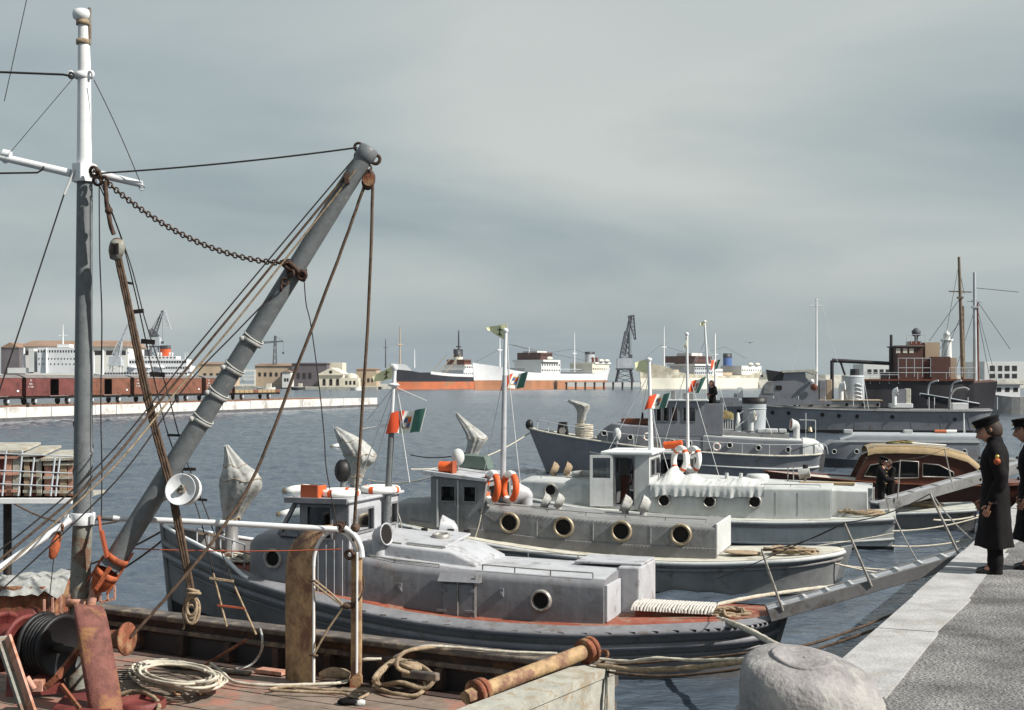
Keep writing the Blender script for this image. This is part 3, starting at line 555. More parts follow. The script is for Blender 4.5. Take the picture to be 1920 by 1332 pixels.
# ================================================================ hull builder
def sm(st, k, s):
    """smooth interpolation of column k of the station table at parameter s"""
    n = len(st)-1; x = s*n; i = min(int(x), n-1); t = x-i; p = [st[min(max(j, 0), n)][k] for j in (i-1, i, i+1, i+2)]
    return 0.5*((2*p[1])+(-p[0]+p[2])*t+(2*p[0]-5*p[1]+4*p[2]-p[3])*t*t+(-p[0]+3*p[1]-3*p[2]+p[3])*t**3)
class Hull:
    """stations: (x at deck, half-breadth at deck, deck height, x at water, half-breadth at water)"""
    def __init__(s, st, zk=-.5, flare=1.6): s.st, s.zk, s.fl = st, zk, flare
    def at(s, u, z, side=1):
        xd, bd, zd, xw, bw = (sm(s.st, k, u) for k in range(5)); t = (z-s.zk)/(zd-s.zk); tt = max(t, 0)
        return V((xw+(xd-xw)*tt, side*max(0.0, bw+(bd-bw)*tt**s.fl), z))
    def zd(s, u): return sm(s.st, 2, u)
    def uof(s, x):
        lo, hi = 0.0, 1.0
        for _ in range(30):
            m_ = (lo+hi)/2
            if sm(s.st, 0, m_) < x: lo = m_
            else: hi = m_
        return lo
    def shell(s, z0, z1, n=44, m=8, mb=None, u0=0, u1=1):
        mb = mb or MB()
        for sd_ in (1, -1):
            rings = []
            for i in range(n+1):
                u = u0+(u1-u0)*i/n; a = z0(u) if callable(z0) else z0; b = z1(u) if callable(z1) else z1
                r = [s.at(u, a+(b-a)*j/m, sd_) for j in range(m+1)]; rings.append(r if sd_ == -1 else r[::-1])
            mb.loft(rings, closed=False)
        return mb
    def deck(s, dz=0.0, n=44, inset=0.0, camber=.05):
        rings = []
        for i in range(n+1):
            u = i/n; z = s.zd(u)+dz; a = s.at(u, z); y = max(a.y-inset, .005); rings.append([V((a.x, y*k, z+camber*(1-k*k))) for k in (1, .5, 0, -.5, -1)])
        return MB().loft(rings, closed=False)
    def margin(s, w, dz, n=50, out=0.0):
        mb = MB()
        for sd_ in (1, -1):
            A = [s.at(i/n, s.zd(i/n)) for i in range(n+1)]
            mb.loft([[V((a.x, sd_*max(a.y-w, 0), a.z+dz)), V((a.x, sd_*(a.y+.012), a.z+out)), V((a.x, sd_*(a.y+.012), a.z-.03))] for a in A], closed=False, smooth=False)
        return mb
    def strake(s, dz, r, n=50, u0=0.0, u1=1.0, side=(1, -1), off=0.0, out=.6):
        mb = MB()
        for sd_ in side:
            mb.tube([s.at(u, s.zd(u)+dz, sd_)+V((0, sd_*r*out, 0)) for u in [u0+(u1-u0)*i/n for i in range(n+1)]], r, 8)
        return mb
def far_ship(name, label, cat, fr, st, bands, deckmat, zk=-2, flare=1.8):
    """bands: list of (part name, z0, z1, material); z may be a function of u"""
    t = thing(name, label, cat, fr, (sm(st, 0, .5), 0, 0)); h = Hull(st, zk, flare)
    for nm, z0, z1, mt in bands: part(t, nm, h.shell(z0 if z0 is not None else -1.2, z1 if z1 is not None else h.zd, 30, 4), mt)
    part(t, 'deck', h.deck(-.02, 30, camber=.2), deckmat); return t, h
def blk(t, name, x0, x1, hw, z0, z1, mat, rows=(), wname='window_row', side=1):
    p = part(t, name, MB().bb(x0, x1, -hw, hw, z0, z1), mat)
    for (z, n, w, h_) in rows:
        mb = MB()
        for k in range(n):
            c = x0+(x1-x0)*(k+.5)/n; mb.bb(c-w/2, c+w/2, hw-.02, hw+.05, z-h_/2, z+h_/2)
        part(p, wname, mb, 'dark_inside', kind='stuff')
    return p
# ================================================================ FAR SHIPS
def mast_part(t, fr, px, y0, y1, r, mat, y=0, yard=None, name='mast'):
    a = fr.yp(px, y0, y); b = fr.yp(px, y1, y); mb = MB().cyl(a, (a.x, a.y, b.z), r, r*.5, 6)
    if yard: mb.cyl((a.x-yard[1], y, a.z+(b.z-a.z)*yard[0]), (a.x+yard[1], y, a.z+(b.z-a.z)*yard[0]), r*.6, n=5)
    return part(t, name, mb, mat)
def stack(t, x, hw, z0, z1, ln, mats, cap=.25):
    sec = lambda z, k: [V((x+ln*k*math.cos(a), hw*k*math.sin(a), z)) for a in [2*math.pi*i/18 for i in range(18)]]
    zc = z1-(z1-z0)*cap
    f = part(t, 'funnel', MB().loft([sec(z0, 1), sec(zc, .96)]), mats[0]); part(f, 'funnel_cap', MB().loft([sec(zc, .99), sec(z1, .97), sec(z1, .75), sec(z1-.3, .7)], cap1=True), mats[1]); return f
# black and red freighter
F1 = Fr(1.4, 746, -62)
t, h = far_ship('freighter', 'black freighter with broad red boot top and white forecastle, seen from the bow', 'ship', F1,
    [(0,3,9,2,1),(6,7,8,6,5),(40,8,6,40,7.6),(80,8,6.2,80,7.4),(104,7,7.6,103,5.6),(114,4.8,8.8,112,2.8),(121,.1,9.4,119,.1)],
    [('boot_topping', -1.2, 3.6, 'red_lead'), ('hull', 3.6, None, 'ship_black')], 'steel_dark')
part(t, 'forecastle', h.shell(lambda u: h.zd(u)-.02, lambda u: h.zd(u)+2.6*min(1, max(0, (u-.80)*14)), 16, 2, u0=.80), 'white_clean')
part(t, 'bulwark', h.shell(lambda u: h.zd(u)-.02, lambda u: h.zd(u)+1.3, 16, 2, u0=.05, u1=.62), 'white_clean')
blk(t, 'deckhouse', 42, 66, 6.5, 5.9, 9.2, 'white_clean', [(7.6, 12, .9, .9)]); blk(t, 'bridge', 50, 64, 6, 9.21, 12, 'wall_white', [(10.8, 8, 1, .9)]); blk(t, 'wheelhouse', 56, 63, 5, 12.01, 14.6, 'wood_varnish', [(13.6, 6, .8, .9)])
blk(t, 'winch_house', 24, 34, 4, 6, 8.5, 'steel_dark')
q = F1.yp(859, 690, 0); stack(t, q.x, 2.2, 9, F1.yp(859, 655, 0).z, 3, ('cream', 'ship_black'), .35)
mast_part(t, F1, 750, 688, 612, .45, 'wall_tan', yard=(.55, 2.5)); mast_part(t, F1, 777, 690, 655, .4, 'white_clean'); mast_part(t, F1, 860, 672, 620, .55, 'ship_black', yard=(.42, 2.2)); mast_part(t, F1, 723, 690, 636, .35, 'steel_dark', yard=(.7, 1.5))
mb = MB()
for k in range(3): mb.beam((70+k*6, -3, 7), (64+k*7, 4, 17), .35, .35)
part(t, 'derrick_boom', mb, 'wall_tan'); part(t, 'deck_cargo', MB().bb(70, 92, -4, 4, 6.3, 8).bb(10, 22, -4, 4, 6.5, 8.8), 'steel_dark')
# white tanker
F2 = Fr(46.7, 721.8, -58)
t, h = far_ship('tanker', 'white tanker with orange red boot top, bow towards the small boats', 'ship', F2,
    [(0,5,10.6,3,1),(7,8,10.2,6,6),(22,8.6,7.6,22,8.4),(60,8.8,7.4,60,8.6),(95,8.4,8.4,95,7.8),(108,6,10.4,106,3.6),(121.5,.1,12,119.5,.1)],
    [('boot_topping', -1.2, 4.3, 'boot_brown'), ('hull', 4.3, None, 'white_clean')], 'steel_pale')
blk(t, 'bridge_house', 56, 74, 7.5, 7.5, 13, 'wall_white', [(9, 8, 1, .9), (11.6, 8, 1, .9)]); blk(t, 'bridge_deck', 58, 74, 8.6, 13.01, 14, 'wall_white'); blk(t, 'wheelhouse', 62, 73, 6.5, 14.01, 17.4, 'ship_brown', [(16.2, 7, 1, 1)]); blk(t, 'flying_bridge', 63, 72, 4, 17.41, 18.2, 'wall_white')
blk(t, 'poop_house', 4, 22, 6.5, 8.0, 12.6, 'wall_cream', [(10, 9, .9, .9)]); blk(t, 'boat_deck', 3, 20, 7, 12.61, 13.4, 'wall_white')
q = F2.yp(1106, 690, 0); stack(t, q.x, 2.4, 13.2, F2.yp(1106, 660, 0).z, 3.4, ('funnel_grey', 'ship_black'), .22)
mast_part(t, F2, 937, 690, 634, .5, 'white_clean', yard=(.6, 2)); mast_part(t, F2, 1077, 702, 624, .45, 'white_clean', yard=(.5, 2)); mast_part(t, F2, 992, 665, 650, .25, 'white_clean')
part(t, 'catwalk', MB().bb(22, 56, -.8, .8, 9.6, 9.9), 'steel_pale'); part(t, 'deck_piping', MB().bb(24, 54, 2, 3, 7.6, 8.4).bb(80, 100, -2, 2, 8.6, 10), 'steel_dark')
mb = MB(); 
for xx in (13, 17): mb.lathe([(.8,13.4),(.6,14.6),(1,15.6),(.2,16)], (xx, 4, 0), n=8)
part(t, 'ventilator', mb, 'wood_varnish')
mb = MB()
for a_, b_ in (((0,0,12.5),(90,0,21)), ((90,0,21),(119,0,12.5)), ((66,0,18),(90,0,21)), ((10,0,17),(30,0,20)), ((30,0,20),(60,0,17))): mb.tube([a_, b_], .07, 4)
part(t, 'rigging', mb, 'wire', kind='stuff')
for x_ in (8, 14, 66): part(t, 'lifeboat', MB().sphere((x_, 7.4, 14.2 if x_ < 20 else 14.8), (2.6,.9,.8), 10, 6), 'cream'); 
mb = MB()
for k in range(26): x_ = 23+k*1.3; mb.tube([(x_,8.4,7.5),(x_,8.4,8.5)], .05, 4)
mb.tube([(23,8.4,8.5),(56,8.4,8.5)], .05, 4); part(t, 'guard_rail', mb, 'steel_pale', kind='stuff')
# cream tanker
F3 = Fr(133.2, 764, -50)
t, h = far_ship('tanker', 'cream tanker with worn tan upper hull and dark bridge front', 'ship', F3,
    [(0,5,9.5,3,1),(7,8,9,6,6),(20,8.6,7.0,20,8.4),(55,8.8,6.6,55,8.6),(84,8.4,8,84,7.8),(98,6,11.4,96,3.6),(110.5,.1,13,108.5,.1)],
    [('hull', -1.2, 5.4, 'cream'), ('upper_hull', 5.4, None, 'tanker_worn')], 'tanker_worn')
part(t, 'boot_topping', h.shell(-1.2, .5, 24, 2), 'cream')
blk(t, 'bridge_house', 55, 72, 7.6, 6.6, 11.6, 'steel_pale', [(8, 9, 1, .9), (10.2, 9, 1, .9)]); blk(t, 'boat_deck', 50, 73, 8.4, 11.61, 12.6, 'wall_white'); blk(t, 'wheelhouse', 58, 74, 9, 13.2, 16.6, 'ship_brown', [(15.6, 9, 1, .9)]); blk(t, 'house_top', 57, 70, 6, 12.61, 13.19, 'wall_white'); blk(t, 'flying_bridge', 60, 70, 4.5, 16.61, 18.2, 'wall_white')
blk(t, 'lower_tier', 44, 54.9, 7, 6.6, 10.2, 'wall_white', [(8.6, 6, .9, .8)]); blk(t, 'poop_house', 3, 24, 6.5, 7.2, 12, 'wall_white', [(9.6, 9, .9, .9)])
q = F3.yp(1364, 690, 0); stack(t, q.x, 2.2, 12, F3.yp(1364, 663, 0).z, 3, ('emblem_blue', 'ship_black'), .35)
mast_part(t, F3, 1245, 690, 612, .45, 'white_clean', yard=(.5, 2)); mast_part(t, F3, 1341, 705, 625, .45, 'white_clean', yard=(.5, 2)); mast_part(t, F3, 1310, 700, 668, .3, 'steel_pale')
part(t, 'deck_piping', MB().bb(26, 48, -2, 2, 7, 8.4).bb(78, 90, -2, 2, 8, 9.6), 'wall_tan')
mb = MB()
for a_, b_ in (((108,0,13.5),(92,0,22)), ((92,0,22),(66,0,18)), ((30,0,22),(8,0,16)), ((30,0,22),(56,0,18))): mb.tube([a_, b_], .07, 4)
part(t, 'rigging', mb, 'wire', kind='stuff')
for x_ in (8, 15, 53): part(t, 'lifeboat', MB().sphere((x_, 6.9, 12.9 if x_ < 20 else 13.5), (2.4,.9,.8), 10, 6), 'cream')
# white cargo ship and passenger ship behind the railway pier
def px_blk(t, fr, name, px0, px1, py0, py1, hw, mat, rows=(), y=0):
    a = fr.yp(px0, py1, y); b = fr.yp(px1, py0, y); return blk(t, name, min(a.x, b.x), max(a.x, b.x), hw, a.z, b.z, mat, rows)
F4 = Fr(P(205, 712, 650).x, 650, 0)
t, h = far_ship('cargo_ship', 'white cargo ship with tall blank deckhouse behind the boxcars', 'ship', F4,
    [(0,4,7,1,2),(4,6,6.2,4,5),(20,6.5,5.4,20,6.4),(44,6.2,6.2,44,5.6),(54,3.5,7.6,53,2),(60,.1,8.4,58,.1)], [('boot_topping', -1.2, .8, 'red_lead'), ('hull', .8, None, 'white_clean')], 'steel_pale')
a = F4.yp(142, 700, 5); b = F4.yp(70, 652, 5); z = lambda py: F4.yp(100, py, 5).z
blk(t, 'deckhouse', a.x, b.x, 5, a.z, b.z, 'white_clean', [(z(659), 14, .6, 1.1), (z(673), 12, .5, .7), (z(683), 10, .5, .7)])
px_blk(t, F4, 'wheelhouse', 112, 134, 646, 651.7, 3.5, 'white_clean'); px_blk(t, F4, 'dark_front', 60, 69.6, 654, 698, 4.6, 'wall_white'); px_blk(t, F4, 'hatch_coaming', 20, 58, 690, 700, 4, 'wall_white')
mast_part(t, F4, 118, 646, 609, .4, 'white_clean', yard=(.45, 2)); mast_part(t, F4, 87, 700, 652, .7, 'white_clean', y=5.6, name='samson_post'); mast_part(t, F4, 45, 690, 652, .9, 'white_clean', y=2, name='samson_post'); mast_part(t, F4, 193, 702, 656, .6, 'white_clean', y=2, name='samson_post'); mast_part(t, F4, 176, 702, 660, .5, 'white_clean', y=2, name='samson_post')
F5 = Fr(P(364, 712, 655).x, 640, 0)
t, h = far_ship('passenger_ship', 'white passenger ship with orange black-topped funnel', 'ship', F5,
    [(0,4,7.4,2.5,2),(3,6,6.8,4,5),(14,6.5,6,14,6.4),(30,6.2,6,30,5.6),(38,3.5,6.8,37,2),(43,.1,7.4,41,.1)], [('boot_topping', -1.2, .8, 'red_lead'), ('hull', .8, None, 'white_clean')], 'steel_pale')
z = lambda py: F5.yp(300, py, 5).z
for px0, px1, py0, py1, hw, row in ((196, 352, 697.5, 707, 5.6, (z(700.5), 30, .9, .8)), (238, 356, 686, 697.4, 5.3, (z(690), 26, .7, .8)), (242, 350, 674, 685.9, 5.0, (z(679), 22, .8, 1.0)), (262, 330, 668, 673.9, 4.4, (z(671), 10, .8, .6))):
    px_blk(t, F5, 'deck_tier', px0, px1, py0, py1, hw, 'white_clean', [row], y=5)
q = F5.yp(310, 670, 0); f = stack(t, q.x, 1.6, F5.yp(310, 671, 0).z, F5.yp(310, 648, 0).z, 2.6, ('orange', 'ship_black'), .28)
px_blk(t, F5, 'winch_cabin', 272, 283, 656, 668, 1.5, 'steel_dark'); mast_part(t, F5, 278, 668, 640, .22, 'white_clean')
mb = MB()
for px in (296, 302, 318, 323): q = F5.yp(px, 670, 3); mb.lathe([(.35,q.z),(.35,q.z+1.1),(.6,q.z+1.6),(.3,q.z+2.1),(0,q.z+2.2)], (q.x, 3, 0), n=8)
part(t, 'ventilator', mb, 'white_clean')
mb = MB()
for k in range(3): q0 = F5.yp(248+k*26, 689, 5.7); mb.sphere((q0.x, 6.0, q0.z), (2.2, .8, .8), 10, 6)
part(t, 'lifeboat', mb, 'white_clean')
mb = MB(); q = F5.yp(352, 700, 3); q2 = F5.yp(355, 662, 3); mb.beam((q.x, 3, q.z), (q.x, 3, q2.z), .3, .3).beam((q.x+1.2, 3, q.z), (q.x+1.2, 3, q2.z), .3, .3).beam((q.x, 3, q2.z), (q.x+1.2, 3, q2.z), .3, .3); part(t, 'stern_frame', mb, 'white_clean')
# moored brown ship with high deckhouse, and its masts
F9 = Fr(P(1858, 720, 150).x, 150, 6)
t, h = far_ship('salvage_ship', 'dark ship with red brown deckhouse and tall wooden masts at the quay', 'ship', F9,
    [(0,3,4.4,.5,1.5),(3,4,4.2,3,3.5),(6,4.4,4.0,6,4.2),(10,4,4.1,10,3.6),(12.8,2.4,4.3,12.6,1.4),(14.4,.1,4.6,14.0,.1)], [('hull', -1.0, None, 'ship_dark')], 'ship_brown')
L9 = lambda px, py, y=2.5: F9.yp(px, py, y)
def b9(name, px0, px1, py0, py1, hw, mat, rows=()):
    a = L9(px0, py1, hw); b = L9(px1, py0, hw); return blk(t, name, min(a.x, b.x), max(a.x, b.x), hw, a.z, b.z, mat, rows)
b9('promenade_deck', 1612, 1828, 711, 714.5, 4.3, 'wood_varnish'); b9('hull_side', 1622, 1826, 714.6, 764, 4.0, 'ship_dark')
p = b9('bridge_house', 1683, 1731, 650, 711, 2.8, 'ship_brown'); b9('bridge_roof', 1680, 1733, 647.5, 649.9, 3.0, 'wagon_roof')
mb = MB()
for px in (1684, 1697, 1709): q = L9(px, 658, 2.8); mb.bb(q.x-.22, q.x+.22, 2.79, 2.84, q.z-.25, q.z+.25)
part(p, 'window_row', mb, 'wall_cream', kind='stuff')
p = b9('aft_house', 1747, 1782, 669, 711, 2.7, 'ship_brown'); b9('aft_house_end', 1782.2, 1794, 671, 711, 2.5, 'wall_tan'); b9('passage_house', 1731.2, 1746.8, 672, 711, 2.2, 'ship_brown'); b9('chart_house', 1735, 1762, 642, 671, 1.6, 'wall_tan'); b9('roof_box', 1706, 1728, 640, 647.4, 1.2, 'wood_varnish'); b9('forward_deckhouse', 1664, 1682, 699, 711, 2.4, 'ship_brown')
mb = MB()
for px0, px1, py in ((1614, 1685, 703), (1614, 1828, 699), (1684, 1745, 672), (1684, 1745, 690), (1780, 1828, 690), (1700, 1735, 628)):
    a, b = L9(px0, py, 4.2), L9(px1, py, 4.2); mb.tube([a, b], .035, 5)
    for k in range(5): c = a.lerp(b, k/4); mb.tube([c, c-V((0, 0, .95))], .03, 5)
part(t, 'railing', mb, 'steel_pale')
q = L9(1718, 640, 0); part(t, 'searchlight', MB().lathe([(.2,0),(.2,.5),(.45,.6),(.5,1.1),(.2,1.4),(0,1.45)], q, n=10), 'steel_dark')
q0, q1 = L9(1560, 676, 0), L9(1672, 682, 0); part(t, 'cargo_boom', MB().cyl(q0, q1, .22, .2, 8).cyl((q0.x, 0, q0.z), (q0.x, 0, 2.5), .2, n=8).cyl(q0+V((-.9, 0, -.1)), q0+V((-1.4, 0, -1.6)), .12, n=6), 'ship_dark')
q = L9(1671, 711, 0); part(t, 'kingpost', MB().cyl((q.x, 0, q.z), (q.x, 0, L9(1671, 628, 0).z), .18, .15, 8), 'ship_dark')
for pxb, pxt, yb, yt, r, mt, yd in ((1806, 1798, 712, 482, .26, 'mast_wood', (548, 1.2)), (1807, 1806, 712, 574, .2, 'mast_wood', None), (1829, 1827, 740, 511, .27, 'steel_pale', (566, .8)), (1834, 1833, 740, 568, .16, 'wood_varnish', None)):
    a, b = L9(pxb, yb, 0), L9(pxt, yt, 0); mb = MB().cyl(a, b, r, r*.55, 8)
    if yd: c = a.lerp(b, (yb-yd[0])/(yb-yt)); mb.cyl(c-V((yd[1], 0, 0)), c+V((yd[1], 0, .1)), .07, n=5).bb(c.x-.3, c.x+.3, -.3, .3, c.z-.7, c.z-.5)
    part(t, 'mast', mb, mt)
mb = MB()
for p0, p1 in (((1799, 490), (1760, 700)), ((1800, 560), (1742, 640)), ((1803, 590), (1770, 668)), ((1828, 580), (1790, 700)), ((1829, 560), (1894, 655)), ((1830, 570), (1870, 720)), ((1830, 575), (1858, 720)), ((1828, 540), (1910, 548)), ((1798, 500), (1808, 552)), ((1728, 700), (1800, 604))):
    mb.tube([L9(*p0, 0), L9(*p1, 0)], .03, 4)
part(t, 'rigging', mb, 'wire')
t = thing('pilot_boat', 'pale grey pilot boat lying beyond the dark ship stern by the white building', 'boat', W0, P(1885, 740, 185)); Yp = 185
mb = MB().loft([[V((P(1838+i*16, 740, Yp).x, Yp-2.2*math.sin(math.pi*(.15+.8*i/8)), .0)), V((P(1836+i*16, 740, Yp).x, Yp-2.5*math.sin(math.pi*(.12+.85*i/8)), 2.3+.04*(i-4)**2)), V((P(1836+i*16, 740, Yp).x, Yp+2.5*math.sin(math.pi*(.12+.85*i/8)), 2.3+.04*(i-4)**2))] for i in range(9)], smooth=False, closed=False); part(t, 'hull', mb, 'mid_grey')
a_, b_ = P(1856, 741, Yp), P(1905, 722, Yp); part(t, 'cabin', MB().bb(a_.x, b_.x, Yp-1.5, Yp+1.5, 2.2, b_.z), 'white_paint', bevel=.05); part(t, 'cabin_roof', MB().bb(a_.x-.3, b_.x+.3, Yp-1.8, Yp+1.8, b_.z+.002, b_.z+.15), 'mid_grey')
for k in range(3): part(t, 'window', MB().bb(a_.x+.4+k*1.1, a_.x+1.0+k*1.1, Yp-1.53, Yp-1.49, b_.z-.9, b_.z-.35), 'dark_inside')
part(t, 'mast', MB().cyl((a_.x+1, Yp, b_.z), (a_.x+1, Yp, b_.z+3), .06), 'white_paint')
# ship's boat slung on its side, with davits
t = thing('lifeboat', 'dark slung lifeboat hanging on davits between the brown ship and the grey patrol ship', 'lifeboat', F9, L9(1780, 760, 6))
a, b = L9(1725, 738, 6), L9(1835, 757, 6); rings = []
for i in range(13):
    u = i/12; c = a.lerp(b, u); w = .95*math.sin(math.pi*min(max(u, .03), .97))**.6; rings.append([c+V((0, w*math.cos(k*math.pi/6), -.75*math.sin(k*math.pi/6)*(.4+.6*math.sin(math.pi*u)))) for k in range(7)])
part(t, 'hull', MB().loft(rings, closed=False), 'ship_dark'); part(t, 'gunwale', MB().tube([r[0] for r in rings], .06).tube([r[-1] for r in rings], .06), 'steel_pale')
for px in (1740, 1783):
    q = L9(px, 762, 5.2); part(t, 'davit', MB().tube(spline([(q.x,5.2,1.9),(q.x,5.2,3.4),(q.x-.2,5.5,4.2),(q.x-.9,6,4.5)], n=5), .1), 'steel_pale')

# ================================================================ GREY PATROL SHIP (behind the launches)
F8 = Fr(P(1862, 815, 118).x, 119, 9)
t = thing('patrol_ship', 'long grey naval patrol ship with tall white mast and broad funnel', 'ship', F8, (11, 0, 0)); h8 = Hull([(0,1.6,2.1,.6,1),(2,2.4,2.05,1.5,1.8),(8,2.7,2.05,8,2.4),(15,2.5,2.2,15,2.2),(20,1.6,2.5,19.4,1),(24.5,.05,2.9,23.2,.05)])
part(t, 'hull', h8.shell(.3, h8.zd, 40, 6), 'navy_grey'); part(t, 'boot_topping', h8.shell(-.6, .3, 40, 2), 'black_paint'); part(t, 'deck', h8.deck(-.02), 'mid_grey'); part(t, 'rubbing_strake', h8.strake(-.12, .07), 'mid_grey')
L8 = lambda px, py, y=1.6: F8.yp(px, py, y)
def b8(name, px0, px1, py0, py1, hw, mat, bvl=.04):
    a = L8(px0, py1, hw); b = L8(px1, py0, hw); return part(t, name, MB().bb(min(a.x, b.x), max(a.x, b.x), -hw, hw, a.z, b.z), mat, bevel=bvl)
mb = MB()
for px, py in ((1385, 772), (1449, 774), (1479, 775), (1542, 778), (1573, 780), (1607, 781), (1673, 782), (1791, 786)):
    q = L8(px, py, 2.6); part(t, 'porthole', MB().lathe([(.0,.0),(.13,.0),(.17,.05),(.13,.09),(.1,.03),(0,.03)], (q.x, h8.at(h8.uof(q.x), q.z).y-.01, q.z), (0,1,0), 12), 'dark_inside')
for k in range(9): x_ = 2.2+k*2.3; u_ = h8.uof(x_); part(t, 'plate_seam', MB().tube([h8.at(u_, z_)+V((0,.004,0)) for z_ in (.35,.8,1.3,h8.zd(u_)-.05)], .014, 4), 'mid_grey')
# bridge block with sloping front
prof = [(1424,760), (1424,744), (1432,724), (1440,716), (1468,713), (1470,699), (1510,697), (1511,708), (1522,720), (1535,724), (1535,760)]
part(t, 'bridge_house', MB().prism([L8(x_, y_, 1.5) for x_, y_ in prof], (0, -3.0, 0)), 'navy_grey', bevel=.03)
part(t, 'bridge_roof', MB().prism([L8(x_, y_, 1.7) for x_, y_ in ((1466,699), (1467,695), (1526,693), (1534,699), (1528,703), (1512,697.5))], (0, -3.4, 0)), 'buff_deck')
part(t, 'gun_tub', MB().prism([L8(x_, y_, 1.4) for x_, y_ in ((1437,693), (1440,694), (1470,698), (1467,714), (1441,715))], (0, -2.4, 0)), 'ship_dark')
part(t, 'wash_rail', MB().prism([L8(x_, y_, 2.4) for x_, y_ in ((1352,757), (1424,746), (1560,752), (1560,758), (1352,763))], (0, .05, 0)), 'navy_grey')
for px0, px1, py0, py1 in ((1432, 1450, 723, 738), (1455, 1466, 723, 731)): a = L8(px0, py1, 1.5); b = L8(px1, py0, 1.5); part(t, 'window', MB().bb(a.x, b.x, 1.49, 1.54, a.z, b.z), 'mid_grey' if px0 == 1432 else 'dark_inside')
b8('white_locker', 1383, 1393, 726, 746, .4, 'white_paint'); b8('ammunition_box', 1376, 1382, 737, 746, .5, 'navy_grey'); b8('foredeck_house', 1350, 1386, 745, 757, 1.2, 'navy_grey')
b8('passage_house', 1536.5, 1549, 713, 752, 1.0, 'navy_grey'); b8('passage_door', 1549.5, 1560, 712, 752, .9, 'wall_tan'); b8('aft_house', 1500, 1650, 752, 764, 1.5, 'mid_grey'); b8('deck_edge', 1535, 1655, 750.2, 751.8, 1.6, 'wall_tan')
for px in (1490, 1522, 1553, 1588, 1618, 1646): q = L8(px, 759, 1.5); part(t, 'porthole', MB().lathe([(0,0),(.11,0),(.14,.04),(.1,.06),(.08,.02),(0,.02)], (q.x, 1.5, q.z), (0,1,0), 12), 'dark_inside')
q = L8(1599, 752, 0); q1 = L8(1599, 704, 0); f = stack(t, q.x, .75, q.z, q1.z, 1.0, ('funnel_grey', 'funnel_grey'), .08)
part(f, 'uptake', MB().cyl((q.x-.15, .1, q1.z-.2), (q.x-.15, .1, q1.z+.55), .42, .38, 14), 'ship_dark')
for k in range(5): z = L8(0, 746-6.5*k, .5).z; xx = L8(1611, 740, .7).x; part(f, 'louvre', MB().tube([(xx-.3, .58, z-.1), (xx, .73, z), (xx+.25, .72, z+.06)], .06, 6), 'white_paint')
def cowl(t, fr, px, pyb, pyt, r, y, mat='white_paint', face=-1, inside='dark_inside', x=None, zb=None, zt=None):
    if x is None: a = fr.yp(px, pyb, y); b = fr.yp(px, pyt, y); x, zb, zt = a.x, a.z, b.z
    H = zt-zb; path = spline([(x,y,zb),(x,y,zb+H*.5),(x,y,zb+H*.72),(x-face*r*.35,y,zb+H*.86)], n=5); d = V((-face*.86, .18, .12)).normalized()
    c = V((x-face*r*.5, y, zb+H*.80)); v = part(t, 'ventilator', MB().tube(path, lambda u: r*(.62+.25*max(0, u-.5)), 12).lathe([(r*.72,-r*.7),(r*.92,-r*.1),(r*1.12,r*.42),(r*1.15,r*.5),(r*1.02,r*.5),(r*.85,0)], c, d, 16), mat)
    part(v, 'ventilator_throat', MB().lathe([(0,r*.34),(r*.99,r*.36)], c, d, 16), inside); return v
cowl(t, F8, 1577, 752, 716, .34, 1.0, face=1); cowl(t, F8, 1677, 760, 727, .3, .8, face=1); 
part(t, 'engine_casing', MB().prism([L8(x_, y_, .7) for x_, y_ in ((1680,760), (1680,738), (1690,730), (1698,730), (1698,760))], (0, -1.4, 0)), 'navy_grey'); b8('engine_door', 1698.3, 1708, 729, 760, .6, 'buff_deck'); b8('white_skylight', 1670, 1712, 757, 765, .9, 'white_paint')
q = L8(1531, 722, .9); q1 = L8(1531, 560, .9); mm = part(t, 'mast', MB().cyl((q.x, .9, q.z-2), (q.x, .9, q1.z), .13, .06, 8), 'white_paint'); z = L8(0, 586, .9).z; part(mm, 'yard', MB().cyl((q.x-.55, .9, z), (q.x+.55, .9, z), .04, n=6).cyl((q.x-.3, .9, z+.5), (q.x+.3, .9, z+.5), .03, n=6).tube([(q.x-.5,.9,z),(q.x-2.6,.9,3)], .015, 4).tube([(q.x+.5,.9,z),(q.x+2.8,.9,3)], .015, 4), 'white_paint')
part(t, 'ladder', MB().beam(L8(1622, 768, 1.9), L8(1614, 712, 1.9), .05, .05).beam(L8(1629, 768, 1.9), L8(1620, 712, 1.9), .05, .05), 'white_paint')
mb = MB()
for px in (1450, 1497, 1548, 1600): a, b = L8(px, 762, 2.4), L8(px, 743, 2.4); mb.tube([a, b], .03, 5)
for px in (1742, 1752, 1815, 1870): a, b = L8(px, 768, 1.2), L8(px, 745, 1.2); mb.tube([a, b], .03, 5)
part(t, 'stanchion', mb, 'white_paint', kind='stuff')
q = L8(1790, 768, 1.6); part(t, 'davit', MB().tube(spline([(q.x+.4,1.6,2),(q.x+.4,1.6,3.0),(q.x,1.5,3.7),(q.x-.8,1.4,3.9),(q.x-1.2,1.4,3.7)], n=5), .11), 'mid_grey'); b8('white_winch', 1786, 1815, 756, 769, .8, 'white_paint')
q = L8(1808, 775, 2.5); part(t, 'boat_fall', MB().tube([L8(1807, 822, 2.6), L8(1807, 775, 2.5)], .05).tube([L8(1810, 822, 2.6), L8(1807, 775, 2.5)], .03), 'white_paint')
q = L8(1526, 726, 1.7); part(t, 'life_buoy_box', MB().lathe([(0,0),(.26,.02),(.3,.1),(.2,.16),(0,.16)], (q.x, 1.65, q.z), (0,1,0), 14), 'wood_varnish'); part(t, 'signal_lamp', MB().sphere(L8(1522, 715, 1.7), .2), 'white_paint')
